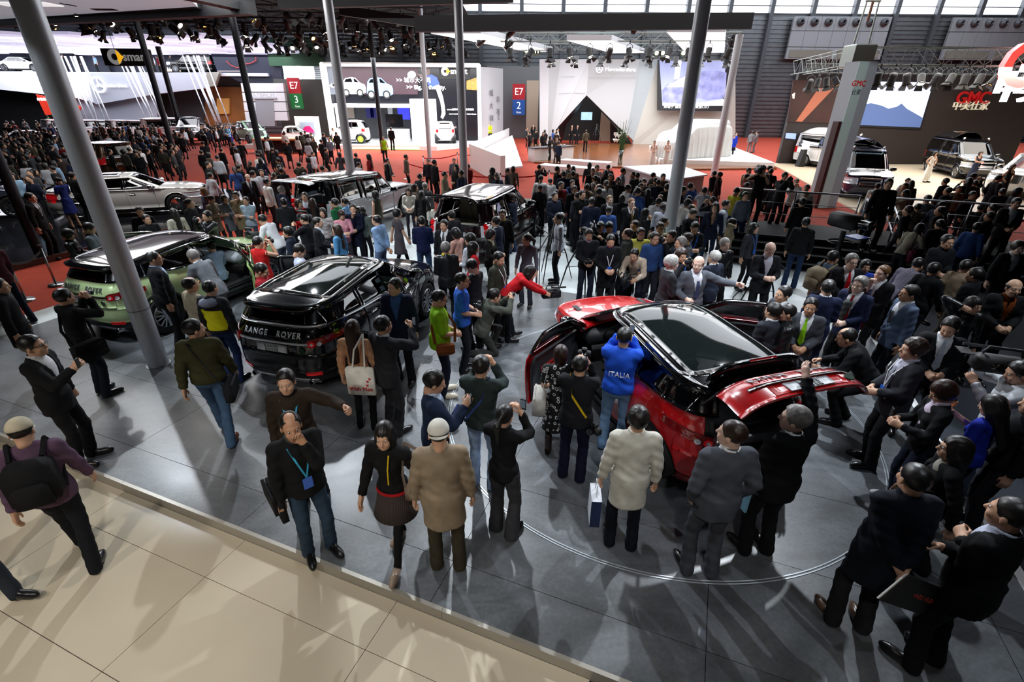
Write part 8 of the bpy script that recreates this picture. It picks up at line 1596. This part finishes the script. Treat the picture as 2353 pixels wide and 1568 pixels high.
# hostesses and staff at the stands
for lb, px, Y, z, fc, po, tp, tc, kw in [
 ('hostess in one-shouldered white gown behind the information desk', (1501, 352), 34, .1, 180, 'hold', 'gown', 'e4e2da', dict(fem=True, hair='pony')), ('hostess in white gown with a hair bun behind the information desk', (1532, 354), 34.3, .1, 175, 'hold', 'gown', 'dedcd6', dict(fem=True, hair='pony')),
 ('model in white gown leaning at the dark blue van', (1945, 362), 26.5, .05, 160, 'hips', 'gown', 'e6e4dc', dict(fem=True, hair='pony')), ('model in long white gown before the black van', (2155, 336), 28.6, .05, 170, 'hips', 'gown', 'e6e4dc', dict(fem=True, hair='wavy')), ('model in grey and navy gown beside the black van', (2258, 341), 28.8, .05, 190, 'cross', 'gown', '2a2f42', dict(fem=True, hair='bob')), ('auburn model in black gown beside the white off-road car', (2325, 388), 22.8, .05, 170, 'hips', 'gown', '141417', dict(fem=True, hair='wavy', hc='r')),
 ('man in navy suit walking on the cream floor past the lectern', (1864, 334), 36, .05, -60, 'walk', 'suit', '1a2448', {}), ('worker in grey overalls with yellow collar, facing away', (1729, 305), 45, 0, 20, 'stand', 'shirt', '7d7e80', dict(lc='7d7e80')), ('worker in grey overalls with yellow collar, facing his mate', (1741, 305), 45.2, 0, -60, 'hold', 'shirt', '858688', dict(lc='7d7e80')),
 ('attendant in royal blue jacket with red bow tie, in front', (1682, 338), 40, 0, 175, 'stand', 'jacket', '2038b8', {}), ('attendant in royal blue jacket with red bow tie, behind', (1688, 325), 43, 0, 160, 'stand', 'jacket', '2440c4', {}), ('security man in black suit at the edge of the grey wall', (1226, 275), 52.0, .1, 180, 'stand', 'suit', '101114', dict(tie='8a8e96')),
 ('man in black suit at the triangular opening', (1315, 282), 51.0, .1, 180, 'walk', 'suit', '0e0f12', dict(tie='c9ccd4')), ('man in black suit turning inside the triangular opening', (1327, 283), 51.3, .1, 140, 'stand', 'suit', '101116', {}), ('man in brown tweed jacket walking to the opening', (1347, 305), 43.5, .1, 5, 'walk', 'jacket', '4a4034', {}), ('woman in white blouse with a green bag at the bar table', (1281, 298), 47.5, .1, 80, 'walk', 'blouse', 'd6d4cc', dict(fem=True, hair='pony')), ('woman in red jacket seated at the bar table', (1247, 312), 46, -.0, 150, 'sit', 'jacket', '8a1c22', dict(fem=True, hair='long')), ('woman in white jacket seated beside the red jacket woman', (1257, 310), 46.5, -.0, 160, 'sit', 'jacket', 'd0cdd4', dict(fem=True, hair='long')),
 ('police officer in lime safety vest at the curved end panel', (1126, 274), 48.8, .34, 180, 'hold', 'vest', 'a8d020', {}), ('police officer in lime safety vest in the aisle crowd', (882, 328), 36, 0, 175, 'stand', 'vest', '9cc41c', {}), ('man in black suit standing on the lit city-car platform', (899, 307), 41.5, .3, 10, 'stand', 'suit', '121317', {}), ('hostess in violet dress at the city cars', (517, 262), 47, .3, 180, 'stand', 'gown', '4a3a9c', dict(fem=True, hair='pony')), ('attendant in sky blue shirt before the violet dress', (520, 290), 44, .2, 175, 'hold', 'shirt', '7fb6dc', {}), ('man in green shirt before the red banner', (100, 245), 56, .4, 0, 'stand', 'shirt', '1f6a3a', {})]:
    kw = dict(kw); w_ = D(px[0], px[1], Y); H_ = kw.pop('H', None); lc = kw.pop('lc', '16171c'); person(lb, xy=(w_[0], w_[1]), z=z, face=fc, pose=po, top=tp, tc=tc, lc=lc, hi=0, legs='slim' if kw.get('fem') else 'trousers', **kw)
q_ = empty('lectern_stand', (D(1845, 345, 37)[0] - .9, 35.3, .05), 0, 'black slanted lectern with a white sheet on the cream floor', 'lectern'); MB().prism([(-.2, 0), (.2, 0), (.12, 1.1), (-.05, 1.1)], -.25, .25).build('stand', m_black, q_); MB().box((.02, -.1, 1.3), (.5, .04, .42), M=rotx(R(-25))).build('sheet_holder', m_white, q_)
# ---- the wider crowd
TOPS = [('jacket', '17181c', 'black jacket'), ('suit', '15161a', 'black suit'), ('jacket', '23262e', 'dark slate jacket'), ('suit', '1c2236', 'navy suit'), ('jacket', '34332c', 'dark olive jacket'), ('coat', '1d1c1e', 'long black coat'), ('sweater', '3a3c40', 'charcoal sweater'), ('jacket', '2e241e', 'dark brown jacket'), ('shirt', 'b9bec8', 'pale shirt'), ('jacket', '58514a', 'taupe jacket'), ('sweater', '6d7684', 'grey blue sweater'), ('jacket', '7d715c', 'khaki jacket'), ('shirt', '34508c', 'blue shirt'), ('jacket', '7c1c1e', 'red jacket'), ('shirt', 'd5d5d2', 'white shirt'), ('polo', '88a8c4', 'sky blue polo shirt')]
WT = [16, 15, 9, 8, 7, 6, 6, 6, 5, 4, 4, 3, 3, 2, 4, 2]
rc_ = random.Random(21)
HAIRS = [('short', 'short black hair', 'k', False), ('buzz', 'cropped hair', 'k', False), ('long', 'long dark hair', 'k', True), ('bob', 'a black bob', 'k', True), ('pony', 'a ponytail', 'b', True), ('thin', 'thinning hair', 'k', False)]
HW = [10, 5, 4, 2, 2, 2]
FACN = {0: 'seen from behind', 1: 'turned aside', 2: 'facing the stage'}
placed = [(o.location[0], o.location[1]) for o in PEOPLE]
blocked = [(-5.6, 18.16, 1.5, 2.9), (-.62, 15.2, 1.5, 2.9), (-3, 8.5, 1.3, 2.5), (2.1, 6.2, 1.8, 2.8), (-7.1, 10.3, 1.3, 2.5), (-14.35, 18.85, 2.9, 1.7)]
blocked += [(o.location[0], o.location[1], 2.0, 2.5) for o in sc.objects if o.get('category') in ('car', 'draped car') and o.location[1] > 21 and o.location[2] < 1] + [(7.3, 25.5, 2.2, 3), (-1, 36, 2.5, 4)]
NP = 0; STUFF = []
def crowd(n, pts, zone, z=0., ymin=.62, fb=(.35, .45, .2), wt=None, prefer=None, hmax=None):
    global NP
    k = tries = 0
    xs = [p[0] for p in pts]; ys = [p[1] for p in pts]
    def inside(x, y):
        c = False; j = len(pts) - 1
        for i in range(len(pts)):
            if ((ys[i] > y) != (ys[j] > y)) and x < (xs[j] - xs[i]) * (y - ys[i]) / (ys[j] - ys[i]) + xs[i]: c = not c
            j = i
        return c
    while k < n and tries < n * 60:
        tries += 1; px = rc_.uniform(min(xs), max(xs)); py = rc_.uniform(min(ys), max(ys))
        if not inside(px, py): continue
        w = G(px, py, z + 1.7)
        if any((w[0] - a) ** 2 + (w[1] - b) ** 2 < ymin ** 2 for a, b in placed): continue
        if w[1] > 57: continue
        if any(abs(w[0] - a) < c and abs(w[1] - b) < d for a, b, c, d in blocked): continue
        tp, tc, tn = rc_.choices(TOPS, wt or WT)[0]; hr, hn, hc, fem = rc_.choices(HAIRS, HW)[0]; fc = rc_.choices((0, 1, 2), fb)[0]; face = {0: rc_.uniform(-40, 40), 1: rc_.choice((80, -80)) + rc_.uniform(-30, 30), 2: 180 + rc_.uniform(-40, 40)}[fc]
        placed.append((w[0], w[1])); k += 1
        a = rc_.choice(['woman' if fem else 'man']); lb = '%s in %s with %s %s %s' % (a, tn, hn, FACN[fc], zone); po = rc_.choice(['stand', 'hold', 'walk', 'stand', 'photo', 'pocket']) if tp not in ('polo',) else 'stand'
        if len(lb.split()) > 16: lb = lb.replace('seen from behind', 'from behind')
        if NP < 140:
            person(lb, xy=(w[0], w[1]), z=z, face=face, pose=po, top=tp, tc=tc, lc=rc_.choice(['15161a', '1b1d24', '24262c', '22304a']), hair=hr, hc=hc, fem=fem, hi=0, legs='slim' if fem else 'trousers', H=rc_.uniform(1.6, 1.8), skin=rc_.choice([0, 1, 2]), group=lb[:lb.index(' with')] + ' ' + zone); NP += 1
        else: STUFF.append((w[0], w[1], z, face, tp, tc, hr, fem, po))
crowd(34, [(1090, 372), (1400, 372), (1560, 405), (1640, 430), (1640, 470), (1400, 455), (1250, 430), (1090, 415)], 'before the angular counter', fb=(.55, .25, .2))
crowd(30, [(1230, 400), (1500, 392), (1640, 430), (1660, 480), (1420, 470), (1250, 440)], 'behind the off-road car', fb=(.3, .3, .4))
crowd(30, [(1950, 400), (2353, 400), (2353, 530), (2150, 500), (1960, 455)], 'before the tall vans', fb=(.5, .3, .2))
crowd(12, [(1640, 380), (1760, 380), (1860, 420), (1880, 470), (1660, 440)], 'by the broad pillar', fb=(.3, .4, .3))
crowd(24, [(620, 345), (800, 330), (900, 345), (1020, 350), (1080, 372), (1060, 415), (900, 395), (640, 400)], 'behind the silver car', fb=(.45, .4, .15))
crowd(24, [(440, 320), (620, 320), (650, 400), (600, 420), (480, 400)], 'beside the dark poles', fb=(.6, .3, .1))
crowd(22, [(0, 335), (110, 330), (180, 372), (180, 395), (60, 420), (0, 400)], 'behind the black platform', fb=(.4, .4, .2))
crowd(16, [(640, 290), (760, 285), (780, 315), (700, 330), (600, 320)], 'round the city cars', wt=[8, 8, 5, 5, 3, 2, 3, 2, 8, 3, 3, 2, 3, 1, 9, 9])
crowd(10, [(1180, 285), (1290, 300), (1290, 330), (1170, 318)], 'near the angular counter', fb=(.3, .5, .2))
crowd(90, [(170, 262), (330, 268), (420, 300), (420, 345), (330, 352), (200, 345), (170, 300)], 'before the white cars', ymin=.5, fb=(.6, .3, .1))
crowd(70, [(0, 262), (120, 262), (160, 300), (160, 345), (60, 335), (0, 330)], 'before the red banner', ymin=.5, fb=(.6, .3, .1))
crowd(26, [(370, 258), (470, 258), (560, 285), (470, 305), (380, 290)], 'below the balcony stairs', ymin=.5)
for i in range(13):
    w = D(150 + i * 24 + (i % 3) * 6, 150, YL + 1.6 + (i * 7 % 5) * .5); tp, tc, tn = TOPS[(i * 5) % 16]; person('visitor in %s up on the balcony gallery' % tn, xy=(w[0], w[1]), z=6.35, face=140 + 20 * (i % 5), pose='stand', top=tp, tc=tc, hi=0, group='visitors in %s on the gallery' % tn)
# everyone farther back than one can count singly
if STUFF:
    Vs = []; Fs = []; Ms = []; n = 0; mats = []
    for (x, y, z, fc, tp, tc, hr, fem, po) in STUFF:
        d, sk, Hm, Hr = body_set('stand', 'jacket', 'trousers', 1., False, 'short' if not fem else 'bob', -1, False, 0, 0, False); a = -R(fc); c_, s_ = math.cos(a), math.sin(a); Rz = np.array([[c_, -s_, 0], [s_, c_, 0], [0, 0, 1]])
        for nm, me in d.items():
            if nm == 'shoes': continue
            mm = SKINS[0] if nm == 'body' else hairm(HC['k']) if nm == 'hair' else cloth('17181c') if nm == 'trousers' else cloth(tc)
            if mm not in mats: mats.append(mm)
            co = np.zeros(len(me.vertices) * 3); me.vertices.foreach_get('co', co); f = np.array([list(p.vertices) for p in me.polygons]); Vs.append(co.reshape(-1, 3) @ Rz.T + np.array([x, y, z])); Fs.append(f + n); n += len(me.vertices); Ms += [mats.index(mm)] * len(f)
    o = put('distant_crowd', mesh('distant_crowd', np.concatenate(Vs), np.concatenate(Fs), mats, True, Ms)); tag(o, 'dense far crowd of dark-clad visitors before the balcony stand', 'crowd', kind='stuff')
